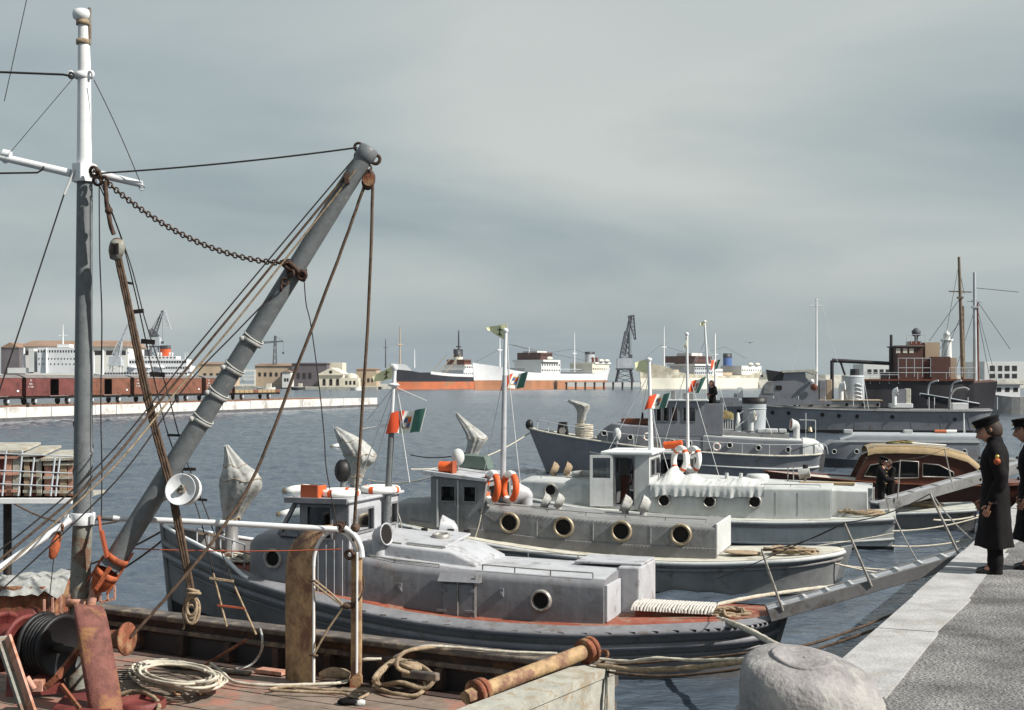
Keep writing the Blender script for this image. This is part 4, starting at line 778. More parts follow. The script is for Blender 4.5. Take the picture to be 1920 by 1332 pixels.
# ================================================================ LAUNCHES
def trunk(secs, r=.12, camber=.06, k=4):
    rings = []
    for x, hw, zb, zt in secs:
        h = [(hw, zb), (hw, (zb+zt-r)/2), (hw, zt-r)]+[(hw-r+r*math.cos(a), zt-r+r*math.sin(a)) for a in [math.pi/2*i/k for i in range(1, k+1)]]+[(hw*.45, zt+camber*.7), (0, zt+camber)]
        rings.append([V((x, y, z)) for y, z in h]+[V((x, -y, z)) for y, z in h[-2::-1]])
    return MB().loft(rings, closed=False, cap0=True, cap1=True)
def porthole(t, x, y, z, r, mat='ring_metal', n=(0,1,0)):
    d = V(n); o = V((x, y, z))
    p = part(t, 'porthole', MB().lathe([(r*.74,-.01),(r*.74,.05),(r*.86,.075),(r,.06),(r*1.04,.0)], o, d, 24), mat)
    part(p, 'porthole_glass', MB().lathe([(0,.012),(r*.76,.012)], o, d, 20), 'dark_inside')
    mb = MB()
    for k in range(6): a = k*math.pi/3+.4; u = d.orthogonal().normalized(); w = d.cross(u); mb.sphere(o+d*.07+(u*math.cos(a)+w*math.sin(a))*r*.9, r*.055, 6, 4)
    part(p, 'bolt', mb, mat, kind='stuff')
def cover(label, fr, secs, ped=None, base=None, seed=0):
    """gun under a laced canvas cover: sections (x, y, z, rx, ry) from the pedestal up to the muzzle"""
    t = thing('covered_gun', label, 'covered gun', fr, base or (secs[0][0], secs[0][1], secs[0][2]-.5), 'deck guns under canvas on the launches')
    pts = []; S = []
    for i in range(len(secs)-1):
        for j in range(5): S.append([sm(secs, k, (i+j/5)/(len(secs)-1)) for k in range(5)])
    S.append(secs[-1]); rings = []; n = 44
    for q in S:
        ring = []
        for i in range(n):
            a = 2*math.pi*i/n; kx = .96+.07*math.sin(3*a+seed)+.11*abs(math.sin(5.5*a+seed+1.2*math.sin(q[2]*3)))+.04*math.sin(17*a+q[2]*4)+.09*noise.noise(V((math.cos(a)*2+seed, math.sin(a)*2, q[2]*3.2)))
            ring.append(V((q[0]+q[3]*kx*math.cos(a), q[1]+q[4]*kx*math.sin(a), q[2]+.03*math.sin(5*a+seed))))
        rings.append(ring)
    part(t, 'canvas_cover', MB().loft(rings, cap0=True, cap1=True), 'canvas')
    b = secs[0]; z0 = b[2]-(ped or .6); part(t, 'pedestal', MB().lathe([(.3,z0),(.28,z0+.06),(.13,z0+.1),(.11,b[2]+.1)], (b[0], b[1], 0), n=14), 'hull_grey')
    for kk in (len(rings)//2, int(len(rings)*.72)):
        r0 = rings[kk]; c = sum(r0, V())/n; part(t, 'lacing', MB().tube([c+(p-c)*1.015 for p in r0], .008, 5, closed=True), 'rope_tan')
    mb = MB(); r0 = rings[4]; c = sum(r0, V())/n; mb.tube([c+(p-c)*1.03 for p in r0], .018, 6, closed=True); part(t, 'lashing', mb, 'rope_tan'); return t
def flag(label, fr, ht, hb, ft, fb, y, kind='tricolour', wave=.07, ph=0.0, nw=2.0):
    A, B, C, D = (fr.yp(*p, y) for p in (ht, hb, ft, fb)); Ln = (C-A).length
    def S(u, v, off=0): 
        p = A.lerp(C, u).lerp(B.lerp(D, u), v); w = wave*min(1, u*2.2)*math.sin(u*nw*2*math.pi+ph+v*1.3)
        return p+V((0, w+off, wave*.25*min(1, u*2)*math.sin(u*9+ph)))
    def band(u0, u1, n=7, off=0, v0=0, v1=1, m_=6): return MB().loft([[S(u0+(u1-u0)*i/n, v0+(v1-v0)*j/m_, off) for j in range(m_+1)] for i in range(n+1)], closed=False)
    if kind == 'tricolour':
        t = thing('naval_flag', label, 'flag', fr, A, 'red white and green naval flags')
        part(t, 'heading', band(0, .03, 2), 'ring_white'); part(t, 'green_band', band(.03, .345), 'flag_green'); part(t, 'white_band', band(.345, .665), 'flag_white'); part(t, 'red_band', band(.665, 1), 'flag_red')
        for o in (.006, -.006):
            e = part(t, 'emblem', band(.41, .60, 4, o, .24, .78, 4), 'emblem_gold'); part(e, 'emblem_quarter', band(.42, .495, 3, o*2, .3, .5, 3), 'flag_red'); part(e, 'emblem_quarter', band(.515, .59, 3, o*2, .3, .5, 3), 'emblem_blue'); part(e, 'emblem_quarter', band(.42, .495, 3, o*2, .53, .73, 3), 'emblem_blue'); part(e, 'emblem_quarter', band(.515, .59, 3, o*2, .53, .73, 3), 'flag_white')
    else:
        t = thing('signal_flag', label, 'flag', fr, A, 'pale yellow signal flags')
        part(t, 'cloth', band(0, 1, 14), 'flag_yellow')
        if kind == 'mark':
            for o in (.008, -.008):
                part(t, 'dark_mark', band(.30, .36, 2, o, .2, .82), 'flag_mark'); part(t, 'dark_mark', band(.2, .46, 4, o, .36, .44, 2), 'flag_mark'); part(t, 'dark_mark', band(.22, .44, 4, o*1.3, .74, .84, 2), 'flag_mark')
    return t
def life_ring(label, fr, c, Rr, r, ax, style, group, base=None, name='life_ring'):
    t = thing(name, label, 'life ring', fr, base or V(c)-V((0, 0, Rr)), group); d = V(ax).normalized()
    segs = [(0, .36, 'w'), (.36, 1, 'o'), (1, 1.36, 'w'), (1.36, 2, 'o')] if style == 'half' else [(k*.5+.07, k*.5+.5, 'w') for k in range(4)]+[(k*.5, k*.5+.07, 'o') for k in range(4)]
    off = .32 if style == 'half' else .2
    for a0, a1, m_ in segs:
        part(t, 'orange_segment' if m_ == 'o' else 'white_segment', MB().torus(c, Rr, r*(1.04 if m_ == 'o' and style != 'half' else 1), d, 10, 10, math.pi*(a0+off), math.pi*(a1+off)), 'orange' if m_ == 'o' else 'ring_white')
    return t
def pile(label, fr, c, rx, ry, h, r, m_='rope_tan', n=9, seed=1, cat='rope', twist=9):
    q = random.Random(seed); pts = []
    for i in range(n*7):
        a = i*2*math.pi/7+q.uniform(-.2, .2); k = q.uniform(.45, 1.0); pts.append(V((c[0]+rx*k*math.cos(a)+q.uniform(-.1, .1)*rx, c[1]+ry*k*math.sin(a), c[2]+r+h*q.random()*(1-.6*k))))
    return rope(label, spline(pts, n=4), r, m_, cat, 'rope_heap', twist, 6, fr)
def cup(t, x, y, z, r, mat):
    d = V((.86,.22,.36)).normalized(); v = part(t, 'cowl_vent', MB().cyl((x,y,z), (x,y,z+r*1.2), r*.42, r*.38, 12).lathe([(0,-r*.75),(r*.6,-r*.7),(r*.92,-r*.25),(r*1.02,r*.3),(r*1.08,r*.34),(r*.98,r*.36),(r*.85,-r*.1)], (x,y,z+r*1.55), d, 18), mat); part(v, 'vent_throat', MB().lathe([(0,r*.0),(r*.95,r*.05)], (x,y,z+r*1.55), d, 18), 'dark_inside')
def rail_line(t, pts, h, r=.012, mat='ring_metal', name='grab_rail'):
    mb = MB().tube([V(p)+V((0, 0, h)) for p in pts], r, 6)
    for p in pts: mb.tube([V(p), V(p)+V((0, 0, h))], r*.9, 6)
    return part(t, name, mb, mat)
def pole_mast(t, a, b, r0, r1, zw, mats=('mast_grey', 'white_paint'), stays=(), ball=True):
    a, b = V(a), V(b); k = (zw-a.z)/(b.z-a.z); c = a.lerp(b, k)
    m_ = part(t, 'mast', MB().cyl(a, c, r0, (r0+r1)/2, 10), mats[0]); part(m_, 'topmast', MB().cyl(c, b, (r0+r1)/2*.9, r1, 10), mats[1])
    if ball: part(m_, 'masthead_lamp', MB().lathe([(r1,-.03),(r1*1.5,-.01),(r1*1.7,.03),(r1*1.4,.06),(r1*.5,.08),(0,.085)], b, n=12), mats[1])
    if stays: part(m_, 'stay', sum_tubes(stays), 'wire_white')
    return m_
def sum_tubes(ls, r=.009):
    mb = MB()
    for l in ls: mb.tube(l, r, 5)
    return mb
def house_walls(t, x0, x1, hw, z0, z1, name, mat, side_holes, aft_holes, fwd_holes=None, th=.05, aft_mat=None, pane=True):
    """wheelhouse of four walls with real openings and panes; holes in (a0, z0, a1, z1), a from the aft / camera side corner"""
    out = []
    for nm, o, u, W, hs, mt in (('side', (x0, hw, z0), (1,0,0), x1-x0, side_holes, mat), ('side', (x1, -hw, z0), (-1,0,0), x1-x0, [(x1-x0-h[2], h[1], x1-x0-h[0], h[3]) for h in side_holes], mat),
                         ('aft', (x0, -hw+.001, z0), (0,1,0), 2*hw-.002, [(2*hw-h[2], h[1], 2*hw-h[0], h[3]) for h in aft_holes], aft_mat or mat), ('front', (x1, hw-.001, z0), (0,-1,0), 2*hw-.002, fwd_holes or aft_holes, mat)):
        ud = V(u); nrm = ud.cross(V((0,0,1)))
        # outward normal must point out of the house; wall() grows along -(u x v)
        inv = {'side': 1 if o[1] > 0 else -1}.get(nm, 0)
        outd = V((0, inv, 0)) if nm == 'side' else V((-1 if nm == 'aft' else 1, 0, 0))
        s_ = 1 if nrm.dot(outd) > 0 else -1
        w = part(t, nm+'_wall', MB().wall(o, u, (0,0,1), W, z1-z0, hs, th*s_), mt)
        for h in hs:
            P0 = V(o)+ud*h[0]+V((0,0,h[1])); P1 = V(o)+ud*h[2]+V((0,0,h[3])); g = -outd*th*.5
            part(w, 'window_pane', MB().add([P0+g, V((P1.x,P1.y,P0.z))+g, P1+g, V((P0.x,P0.y,P1.z))+g], [(0,1,2,3)]), 'glass_dark')
            f = .02; mb = MB(); e = outd*.012
            for q0, q1 in ((P0, V((P1.x,P1.y,P0.z))), (V((P1.x,P1.y,P0.z)), P1), (P1, V((P0.x,P0.y,P1.z))), (V((P0.x,P0.y,P1.z)), P0)): mb.beam(q0+e, q1+e, f*1.6, f*1.6)
            part(w, 'window_frame', mb, mt if aft_mat is None else 'cabin_grey')
        out.append(w)
    return out

# ---------------- launch nearest the workboat (red deck)
B1 = Fr(4.23, 21.8, 19)
h1 = Hull([(0,.05,.93,.25,.03),(.1,.55,.91,.5,.25),(.45,.92,.87,.85,.5),(1.2,1.2,.82,1.4,.85),(3,1.5,.72,3,1.3),(5,1.55,.74,5,1.35),(7,1.45,.93,6.9,1.1),(9,1.02,1.22,8.75,.55),(10.4,.42,1.48,10.15,.18),(11.2,.02,1.66,10.95,.02)])
t1 = thing('launch', 'dark grey naval launch with red deck and red and white ringed wheelhouse roof', 'launch', B1, (5.5, 0, 0), 'grey naval launches moored stern to the quay'); t = t1
bz = lambda u: -.02+.62*max(0, (u-.45)/.55)**1.6
part(t, 'hull', h1.shell(bz, h1.zd, 56, 9), 'hull_grey'); part(t, 'boot_topping', h1.shell(-.45, bz, 56, 3), 'black_paint'); part(t, 'deck', h1.deck(.035, 50, .12), 'red_deck')
part(t, 'gunwale', h1.strake(-.05, .05, 60), 'cabin_grey'); part(t, 'covering_board', h1.margin(.18, .06, 50, .0), 'cabin_grey'); part(t, 'rubbing_strake', h1.strake(-.26, .055, 60), 'cabin_grey'); part(t, 'chine_strake', h1.strake(-.42, .025, 60, .1, .97), 'hull_grey')
bw = lambda u: h1.zd(u)+.27*min(1, max(0, (u-.775)*40))
part(t, 'bow_bulwark', h1.shell(lambda u: h1.zd(u)-.01, bw, 24, 2, u0=.77), 'hull_grey')
mb = MB()
for s_ in (1, -1): mb.tube([h1.at(u, bw(u), s_) for u in [.77+.23*i/26 for i in range(27)]], .035, 8)
part(t, 'bulwark_cap', mb, 'white_paint'); part(t, 'stem_post', MB().tube([h1.at(1, z)+V((.02, 0, 0)) for z in (-.4, .2, .8, 1.4, 1.98)], .05, 8), 'hull_grey')
part(t, 'stern_post', MB().prism([(-.12,.035,.93),(-.16,.035,1.06),(.12,.035,.98),(.3,.035,.2),(.26,.035,-.2),(.12,.035,.1)], (0,-.07,0)), 'mid_grey', bevel=.01)
mb = MB()
for k in range(30):
    u = .06+.62*k/30; p = h1.at(u, h1.zd(u)-.01); mb.bb(p.x-.05, p.x+.05, p.y-.05, p.y+.056, p.z-.03, p.z+.0)
part(t, 'scupper', mb, 'black_paint', kind='stuff')
part(t, 'cabin', trunk([(2.6,1.05,.7,1.45),(3.6,1.05,.68,1.47),(5,1.05,.68,1.51),(6.2,1.05,.74,1.58),(7.05,1.05,.85,1.72)], .13), 'cabin_grey')
part(t, 'cabin_top', trunk([(2.62,.9,1.40,1.465),(4.9,.9,1.44,1.52),(6.9,.9,1.6,1.69)], .03, .05), 'sunlit_grey')
part(t, 'fore_cabin', trunk([(7.05,1.05,.9,1.9),(7.9,1.04,1.0,1.96),(8.5,1.0,1.1,1.97),(8.82,.93,1.12,1.93),(8.98,.82,1.14,1.84),(9.05,.66,1.16,1.66)], .14), 'cabin_grey')
part(t, 'cabin_coaming', trunk([(2.58,1.075,.68,.765),(4,1.075,.66,.73),(5.4,1.075,.66,.75),(7.05,1.075,.8,.93),(8.3,1.04,.98,1.09)], .01, 0), 'red_deck')
# aft companion hatch, side door and their fittings
part(t, 'companion_hatch', MB().bb(2.25, 2.62, -1.02, .12, .76, 1.56), 'sunlit_grey', bevel=.03); part(t, 'hatch_slide', MB().bb(2.26, 3.4, -1.0, -.05, 1.565, 1.6), 'sunlit_grey', bevel=.01)
part(t, 'aft_panel', MB().bb(2.55, 2.598, .16, 1.0, .8, 1.38), 'sunlit_grey', bevel=.01)
d = part(t, 'side_door', MB().bb(4.72, 5.28, 1.052, 1.12, .74, 1.33), 'cabin_grey', bevel=.012); part(d, 'door_leaf', MB().bb(4.74, 4.99, 1.121, 1.15, .76, 1.30).bb(5.01, 5.26, 1.121, 1.15, .76, 1.30), 'cabin_grey', bevel=.01)
mb = MB()
for x_ in (4.73, 5.22):
    for z_ in (.87, 1.2): mb.bb(x_-.02, x_+.14, 1.151, 1.175, z_-.02, z_+.02)
part(d, 'hinge', mb, 'cabin_grey'); part(d, 'door_bar', MB().cyl((5.0,1.16,.72),(5.0,1.16,1.36),.012,n=6).cyl((4.7,1.14,.72),(4.7,1.14,1.46),.014,n=6), 'ring_metal')
part(t, 'door_hood', MB().prism([(4.62,1.06,1.34),(4.62,1.2,1.34),(4.62,1.06,1.47)], (.72,0,0)), 'cabin_grey', bevel=.01)
for x_ in (4.28, 6.05): part(t, 'cleat', MB().bb(x_-.03, x_+.03, 1.05, 1.075, 1.12, 1.26).bb(x_-.02, x_+.02, 1.075, 1.1, 1.15, 1.2), 'cabin_grey')
porthole(t, 3.62, 1.05, 1.1, .17); porthole(t, 8.42, 1.005, 1.56, .17)
rail_line(t, [(2.8,.95,1.47),(3.5,.95,1.48),(4.1,.95,1.5),(4.65,.95,1.52)], .09); rail_line(t, [(2.7,-.95,1.47),(3.6,-.95,1.48),(4.5,-.95,1.5),(5.6,-.95,1.54),(6.6,-.95,1.62)], .1)
rail_line(t, [(5.4,.96,1.53),(6.2,.96,1.58),(6.95,.96,1.66)], .05)
# engine hatch with flaps and round light
part(t, 'engine_hatch', trunk([(4.85,.72,1.48,1.58),(5.3,.76,1.5,1.78),(6.2,.76,1.54,1.84),(6.92,.76,1.6,1.9)], .05, .06), 'sunlit_grey')
for x0_, x1_ in ((5.42, 6.12), (6.17, 6.85)): part(t, 'hatch_flap', MB().add([(x0_,.62,1.80),(x1_,.62,1.85),(x1_,-.55,1.945),(x0_,-.55,1.895),(x0_,.62,1.84),(x1_,.62,1.89),(x1_,-.55,1.985),(x0_,-.55,1.935)], [(0,3,2,1),(4,5,6,7),(0,1,5,4),(1,2,6,5),(2,3,7,6),(3,0,4,7)]), 'sunlit_grey', bevel=.012)
porthole(t, 5.75, .02, 1.905, .15, n=(-.06,.08,1)); mb = MB()
for x_ in (5.5, 5.8, 6.3, 6.6): mb.bb(x_-.05, x_+.05, -.6, -.54, 1.93, 1.99)
part(t, 'flap_hinge', mb, 'dark_iron'); part(t, 'flap_bar', MB().cyl((5.45,.66,1.80),(6.1,.66,1.85),.014,n=6).cyl((6.2,.66,1.86),(6.82,.66,1.9),.014,n=6), 'ring_metal')
cowl(t, B1, 0, 0, 0, .17, .82, 'sunlit_grey', face=1, x=6.55, zb=1.6, zt=2.12); cowl(t, B1, 0, 0, 0, .19, -.72, 'sunlit_grey', face=-1, x=5.85, zb=1.56, zt=2.1)
# wheelhouse
wh = house_walls(t, 7.0, 7.9, 1.05, .98, 2.54, 'wheelhouse', 'cabin_grey', [(.3, .95, .76, 1.5)], [(.3, 1.03, .98, 1.42), (1.5, 1.05, 1.98, 1.42)], [(.08, 1.0, .95, 1.5), (1.1, 1.0, 2.0, 1.5)], aft_mat='sunlit_grey')  # aft wall takes the lit grey, its sunshine is in the colour
for s_ in (1.03, -1.03):
    part(t, 'quarter_frame', MB().beam((8.3,s_,1.97),(7.98,s_,2.54),.05,.06).beam((7.93,s_,1.97),(8.3,s_,1.99),.05,.05).beam((7.92,s_,2.52),(8.0,s_,2.52),.05,.05), 'cabin_grey'); part(t, 'quarter_pane', MB().add([(8.28,s_,1.99),(7.92,s_,1.99),(7.92,s_,2.52),(7.98,s_,2.52)], [(0,1,2,3)]), 'glass')
for y_ in (1.0, .34, -.34, -1.0): part(t, 'windscreen_post', MB().beam((8.3,y_,1.97),(7.98,y_,2.54),.06,.05), 'cabin_grey')
part(t, 'windscreen_pane', MB().add([(8.29,1.0,1.99),(8.29,-1.0,1.99),(7.99,-1.0,2.53),(7.99,1.0,2.53)], [(0,1,2,3)]), 'glass'); part(t, 'dashboard', MB().bb(7.91, 8.32, -1.03, 1.03, 1.95, 1.985), 'cabin_grey')
part(t, 'wheelhouse_roof', MB().bb(6.93, 8.08, -1.16, 1.16, 2.545, 2.60), 'sunlit_grey', bevel=.02); part(t, 'roof_gutter', MB().bb(6.95, 8.12, 1.165, 1.2, 2.53, 2.625).bb(8.085, 8.12, -1.2, 1.164, 2.53, 2.625), 'cabin_grey', bevel=.008)
mb = MB()
for k in range(7): mb.cyl((7.1+.15*k, 1.06, .95), (7.1+.15*k, 1.06, 1.92), .008, n=4)
part(t, 'plank_bead', mb, 'sunlit_grey', kind='stuff'); part(t, 'aft_handrail', MB().tube(spline([(6.95,.9,1.7),(6.9,.9,2.0),(6.95,.9,2.3)], n=5), .014).tube(spline([(6.95,-.9,1.7),(6.88,-.9,1.95),(6.95,-.9,2.2)], n=5), .014), 'ring_metal')
st = lambda *ps: [B1.yp(*p, -.3) for p in ps]
pole_mast(t, (6.95, -.35, 1.7), tuple(B1.yp(740, 692, -.3)), .07, .035, 3.75, stays=[st((739,725),(676,803)), st((739,725),(800,752)), st((735,760),(690,915)), st((738,725),(668,920)), st((741,725),(768,905)), st((676,805),(727,795)), st((740,700),(757,800))])
part(t, 'signal_bracket', MB().cyl(B1.yp(676,806,-.3), B1.yp(726,797,-.3), .02, n=6).sphere(B1.yp(738,722,-.3), (.11,.08,.035)), 'white_paint')
part(t, 'samson_post', MB().cyl((10.1,0,1.4),(10.1,0,1.95),.05).cyl((10.1,.25,1.82),(10.1,-.25,1.82),.03), 'hull_grey'); part(t, 'fore_hatch', MB().bb(8.98+.3, 9.75, -.3, .3, 1.2, 1.42), 'red_deck', bevel=.03)
mb = MB()
for k in range(5): mb.cyl((9.2+.3*k, .62-.1*k, 1.3+.05*k), (9.2+.3*k, .62-.1*k, 1.72+.05*k), .015, n=6)
mb.tube([(9.2,.62,1.72),(9.8,.42,1.82),(10.4,.22,1.92)], .015); part(t, 'bow_rail', mb, 'sunlit_grey')
cover('canvas covered gun standing upright on the bow of the red-decked launch', B1, [(9.82,0,1.95,.10,.10),(9.8,0,2.15,.15,.14),(9.72,0,2.4,.25,.24),(9.6,0,2.68,.36,.30),(9.62,0,2.88,.33,.28),(9.74,0,3.05,.2,.18),(9.84,0,3.24,.1,.1),(9.93,0,3.4,.035,.035)], .6)
flag('red white and green flag with emblem flown from the red-decked launch', B1, (800,766), (789,810), (736,774), (724,814), -.3, ph=.8, wave=.06, nw=1.1)
flag('pale yellow flag with dark mark drooping from the red-decked launch masthead', B1, (741,684), (734,711), (697,706), (701,717), -.3, 'mark', ph=.4, wave=.035, nw=.8)
life_ring('white life ring with red bands lying flat on the wheelhouse roof', B1, (7.45,.45,2.66), .3, .065, (0,0,1), 'thin', 'flat life rings on the red-decked launch', (7.45,.45,2.6))
life_ring('banded white life ring lying farther across the wheelhouse roof by the mast', B1, (7.1,-.45,2.66), .3, .065, (0,0,1), 'thin', 'flat life rings on the red-decked launch', (7.1,-.45,2.6))
t = thing('navigation_light_box', 'orange red navigation light box on the red-decked launch roof', 'light box', B1, (7.78,.75,2.6)); part(t, 'screen_board', MB().bb(7.62, 7.95, .9, .93, 2.6, 2.82), 'copper_red', bevel=.01); part(t, 'box', MB().bb(7.62, 7.66, .6, .899, 2.6, 2.8), 'orange', bevel=.01)
t = thing('covered_searchlight', 'small searchlight hooded in black canvas on the launch roof', 'searchlight', B1, (7.75,-.3,2.6)); part(t, 'stand', MB().cyl((7.75,-.3,2.6),(7.75,-.3,2.85),.05), 'hull_grey'); part(t, 'hood', MB().sphere((7.75,-.3,2.98), (.14,.15,.2), 14, 10, lambda d: 1+.08*math.sin(5*math.atan2(d.y, d.x))), 'black_paint')
pile('tangled pale rope heaped on the bow of the red-decked launch', B1, (9.7,.35,1.32), .55, .25, .25, .022, 'rope_pale', 7, 4)
t = thing('skylight_box', 'low red skylight box under a rope mat on the launch stern', 'skylight', B1, (1.65,0,.84)); part(t, 'box', MB().bb(1.0, 2.25, -.1, .45, .82, .96), 'red_deck', bevel=.02); part(t, 'lid', MB().bb(.97, 2.28, -.13, .48, .961, .985), 'red_deck', bevel=.008)
mb = MB()
for k in range(26):
    x_ = 1.0+1.28*k/25; mb.tube([(x_+.02*math.sin(k*3), -.2, .985), (x_, .0, 1.02), (x_, .3, 1.015), (x_+.015*math.sin(k*5), .52, .98), (x_, .54, .93)], .026, 6)
single('rope_mat', 'woven rope mat drying on the red skylight box', 'mat', mb, 'mat_rope', B1)
pile('pale mooring ropes piled on the stern of the red-decked launch', B1, (.75,.3,.86), .4, .3, .18, .026, 'rope_tan', 6, 9)

# ---------------- second launch (buff deck, brass portholes, hung rings)
B2 = Fr(7.28, 30.3, 17)
HS = [(0,.03,.9,.4,.03),(.28,.66,.88,.7,.35),(1.2,1.25,.8,1.4,.95),(3.2,1.55,.7,3.2,1.35),(5.6,1.55,.75,5.6,1.35),(8,1.45,.98,7.9,1.05),(10.4,1.0,1.35,10.1,.5),(11.8,.42,1.6,11.4,.18),(12.7,.02,1.8,12.3,.02)]
h2 = Hull(HS); t = thing('launch', 'mid grey naval launch with four big brass portholes and buff deck', 'launch', B2, (6,0,0), 'grey naval launches moored stern to the quay'); t2 = t
part(t, 'hull', h2.shell(.0, h2.zd, 56, 9), 'mid_grey'); part(t, 'boot_topping', h2.shell(-.45, .0, 56, 3), 'black_paint'); part(t, 'deck', h2.deck(-.02, 50), 'buff_deck'); part(t, 'gunwale', h2.strake(-.06, .05, 60), 'pale_grey'); part(t, 'rubbing_strake', h2.strake(-.2, .035, 60), 'hull_grey')
part(t, 'stern_post', MB().prism([(-.14,.04,.9),(-.18,.04,1.0),(.1,.04,.94),(.3,.04,.1),(.2,.04,-.2)], (0,-.08,0)), 'pale_grey', bevel=.01)
part(t, 'cabin', trunk([(2.69,1.05,.8,1.42),(4.5,1.05,.82,1.46),(6.5,1.05,.9,1.56),(8.0,1.05,1.02,1.7),(9.6,1.0,1.2,1.74),(10.2,.85,1.28,1.7)], .1), 'mid_grey'); part(t, 'cabin_plinth', trunk([(2.66,1.07,.72,.94),(4.5,1.07,.68,.96),(6.5,1.07,.74,1.02),(8,1.07,.9,1.18),(9.8,1.02,1.1,1.34)], .01, 0), 'hull_grey')
part(t, 'aft_bulkhead', MB().bb(2.63, 2.688, -1.0, 1.03, .78, 1.47), 'pale_grey', bevel=.02)
for x_, z_ in ((7.35,1.36), (6.08,1.30), (4.76,1.25), (3.43,1.22)): porthole(t, x_, 1.05, z_, .235, 'brass_dull')
for x_ in (4.1, 5.4, 6.7, 8.0): part(t, 'plate_seam', MB().bb(x_-.006, x_+.006, 1.05, 1.058, 1.0, 1.4), 'pale_grey')
rail_line(t, [(2.9,.92,1.47),(3.8,.92,1.49),(4.7,.92,1.51),(5.6,.92,1.55),(6.5,.92,1.6),(7.6,.92,1.69)], .08)
house_walls(t, 7.95, 9.25, 1.05, 1.18, 2.36, 'wheelhouse', 'mid_grey', [(.2,.62,.5,.98), (.7,.62,1.06,.98)], [(.25,.6,.9,.98), (1.2,.6,1.85,.98)])
d = part(t, 'wheelhouse_door', MB().bb(8.6, 9.06, 1.052, 1.075, 1.2, 1.78), 'hull_grey', bevel=.01); part(d, 'door_frame', MB().bb(8.56, 8.6, 1.052, 1.09, 1.2, 2.3).bb(9.06, 9.1, 1.052, 1.09, 1.2, 2.3), 'pale_grey', bevel=.005); part(d, 'handle', MB().cyl((8.64,1.09,1.72),(8.64,1.09,1.85),.015), 'ring_metal')
part(t, 'wheelhouse_roof', MB().prism([(7.88,1.16,2.34),(9.36,1.16,2.5),(9.44,1.16,2.5),(9.44,1.16,2.44),(9.36,1.16,2.4),(7.88,1.16,2.28)], (0,-2.32,0)), 'sunlit_grey', bevel=.015)
st = lambda *ps: [B2.yp(*p, 0) for p in ps]
pole_mast(t, (7.85,0,1.6), tuple(B2.yp(948, 622, 0)), .075, .04, 4.7, ('sunlit_grey','white_paint'), stays=[st((947,640),(978,930)), st((947,690),(905,900)), st((950,608),(958,760))])
cowl(t, B2, 0, 0, 0, .22, .0, 'sunlit_grey', face=-1, x=7.25, zb=1.6, zt=2.0)
for x_ in (6.72, 6.40): cup(t, x_, .3, 1.55, .17, 'canvas')
for x_, y_ in ((4.88,.1), (4.45,.15)): cup(t, x_, y_, 1.46, .2, 'canvas')
part(t, 'green_locker', MB().prism([(8.4,-.6,2.43),(9.3,-.6,2.5),(9.1,-.6,2.78),(8.5,-.6,2.74)], (0,-.5,0)), 'green_box', bevel=.03)
part(t, 'deck_brace', MB().beam((8.1,1.062,1.62),(7.3,1.062,1.1),.02,.06), 'hull_grey')
b = B2; life_ring('orange and white life ring leaning on the brass porthole launch, nearer the wheelhouse', b, b.xp(922,914,7.8), .315, .08, (.72,.69,.06), 'half', 'upright orange life rings on the launch'); life_ring('orange and white life ring leaning behind the mast of the brass porthole launch', b, b.xp(956,914,7.55), .315, .08, (.72,.69,.06), 'half', 'upright orange life rings on the launch')
t = thing('navigation_light_box', 'orange red drum shaped light on the brass porthole launch roof', 'light box', B2, (9.0,.7,2.46)); part(t, 'drum', MB().cyl((9.1,.85,2.58),(8.78,.85,2.57),.13,.13,14), 'orange'); part(t, 'back_board', MB().bb(8.74,8.77,.7,1.0,2.44,2.72), 'copper_red')
t = thing('covered_lamp', 'white cloth hooded lamp on the brass porthole launch roof', 'lamp', B2, (8.85,.3,2.44)); part(t, 'post', MB().cyl((8.85,.3,2.42),(8.85,.3,2.6),.03), 'ring_metal'); part(t, 'hood', MB().sphere((8.85,.3,2.78), (.16,.14,.2), 12, 9), 'canvas_white')
q = lambda px, py: B2.yp(px, py, 0)
def cov_px(label, fr, rows, y=0, ped=.6, seed=0, k=.85):
    secs = []
    for x0_, x1_, py in rows: a = fr.yp(x0_, py, y); c = fr.yp(x1_, py, y); secs.append(((a.x+c.x)/2, y, a.z, abs(a.x-c.x)/2, abs(a.x-c.x)/2*k))
    return cover(label, fr, secs, ped, seed=seed)
cov_px('canvas covered gun with striped folds leaning over the second launch bow', B2, [(655,676,908),(652,682,888),(654,692,872),(652,702,861),(645,698,846),(636,676,826),(630,650,812),(626,632,803)], seed=2.1)
flag('red white and green flag with emblem above the brass porthole launch', B2, (991,697), (983,727), (948,704), (938,731), -.1, ph=2.2, wave=.08, nw=1.0)
flag('pale yellow flag with dark mark streaming from the tallest launch mast', B2, (952,607), (948,639), (911,614), (914,619), 0, 'mark', ph=.3, wave=.03, nw=.8)
pile('dark and pale ropes heaped on the brass porthole launch stern', B2, (1.1,.6,.82), .6, .35, .22, .024, 'rope_tan', 9, 3); rope('rope hanging slack from the hung life ring to the deck', spline([B2.yp(p[0],p[1],1.1) for p in ((905,950),(898,985),(890,1010))], n=5), .014, 'rope_pale', fr=B2)
single('straw_mat', 'flat straw coloured mat lying on the buff stern deck', 'mat', MB().lathe([(0,.02),(.36,.03),(.42,.01),(.42,0)], (2.15,.6,.81), n=18, sy=.7), 'rope_tan', B2)

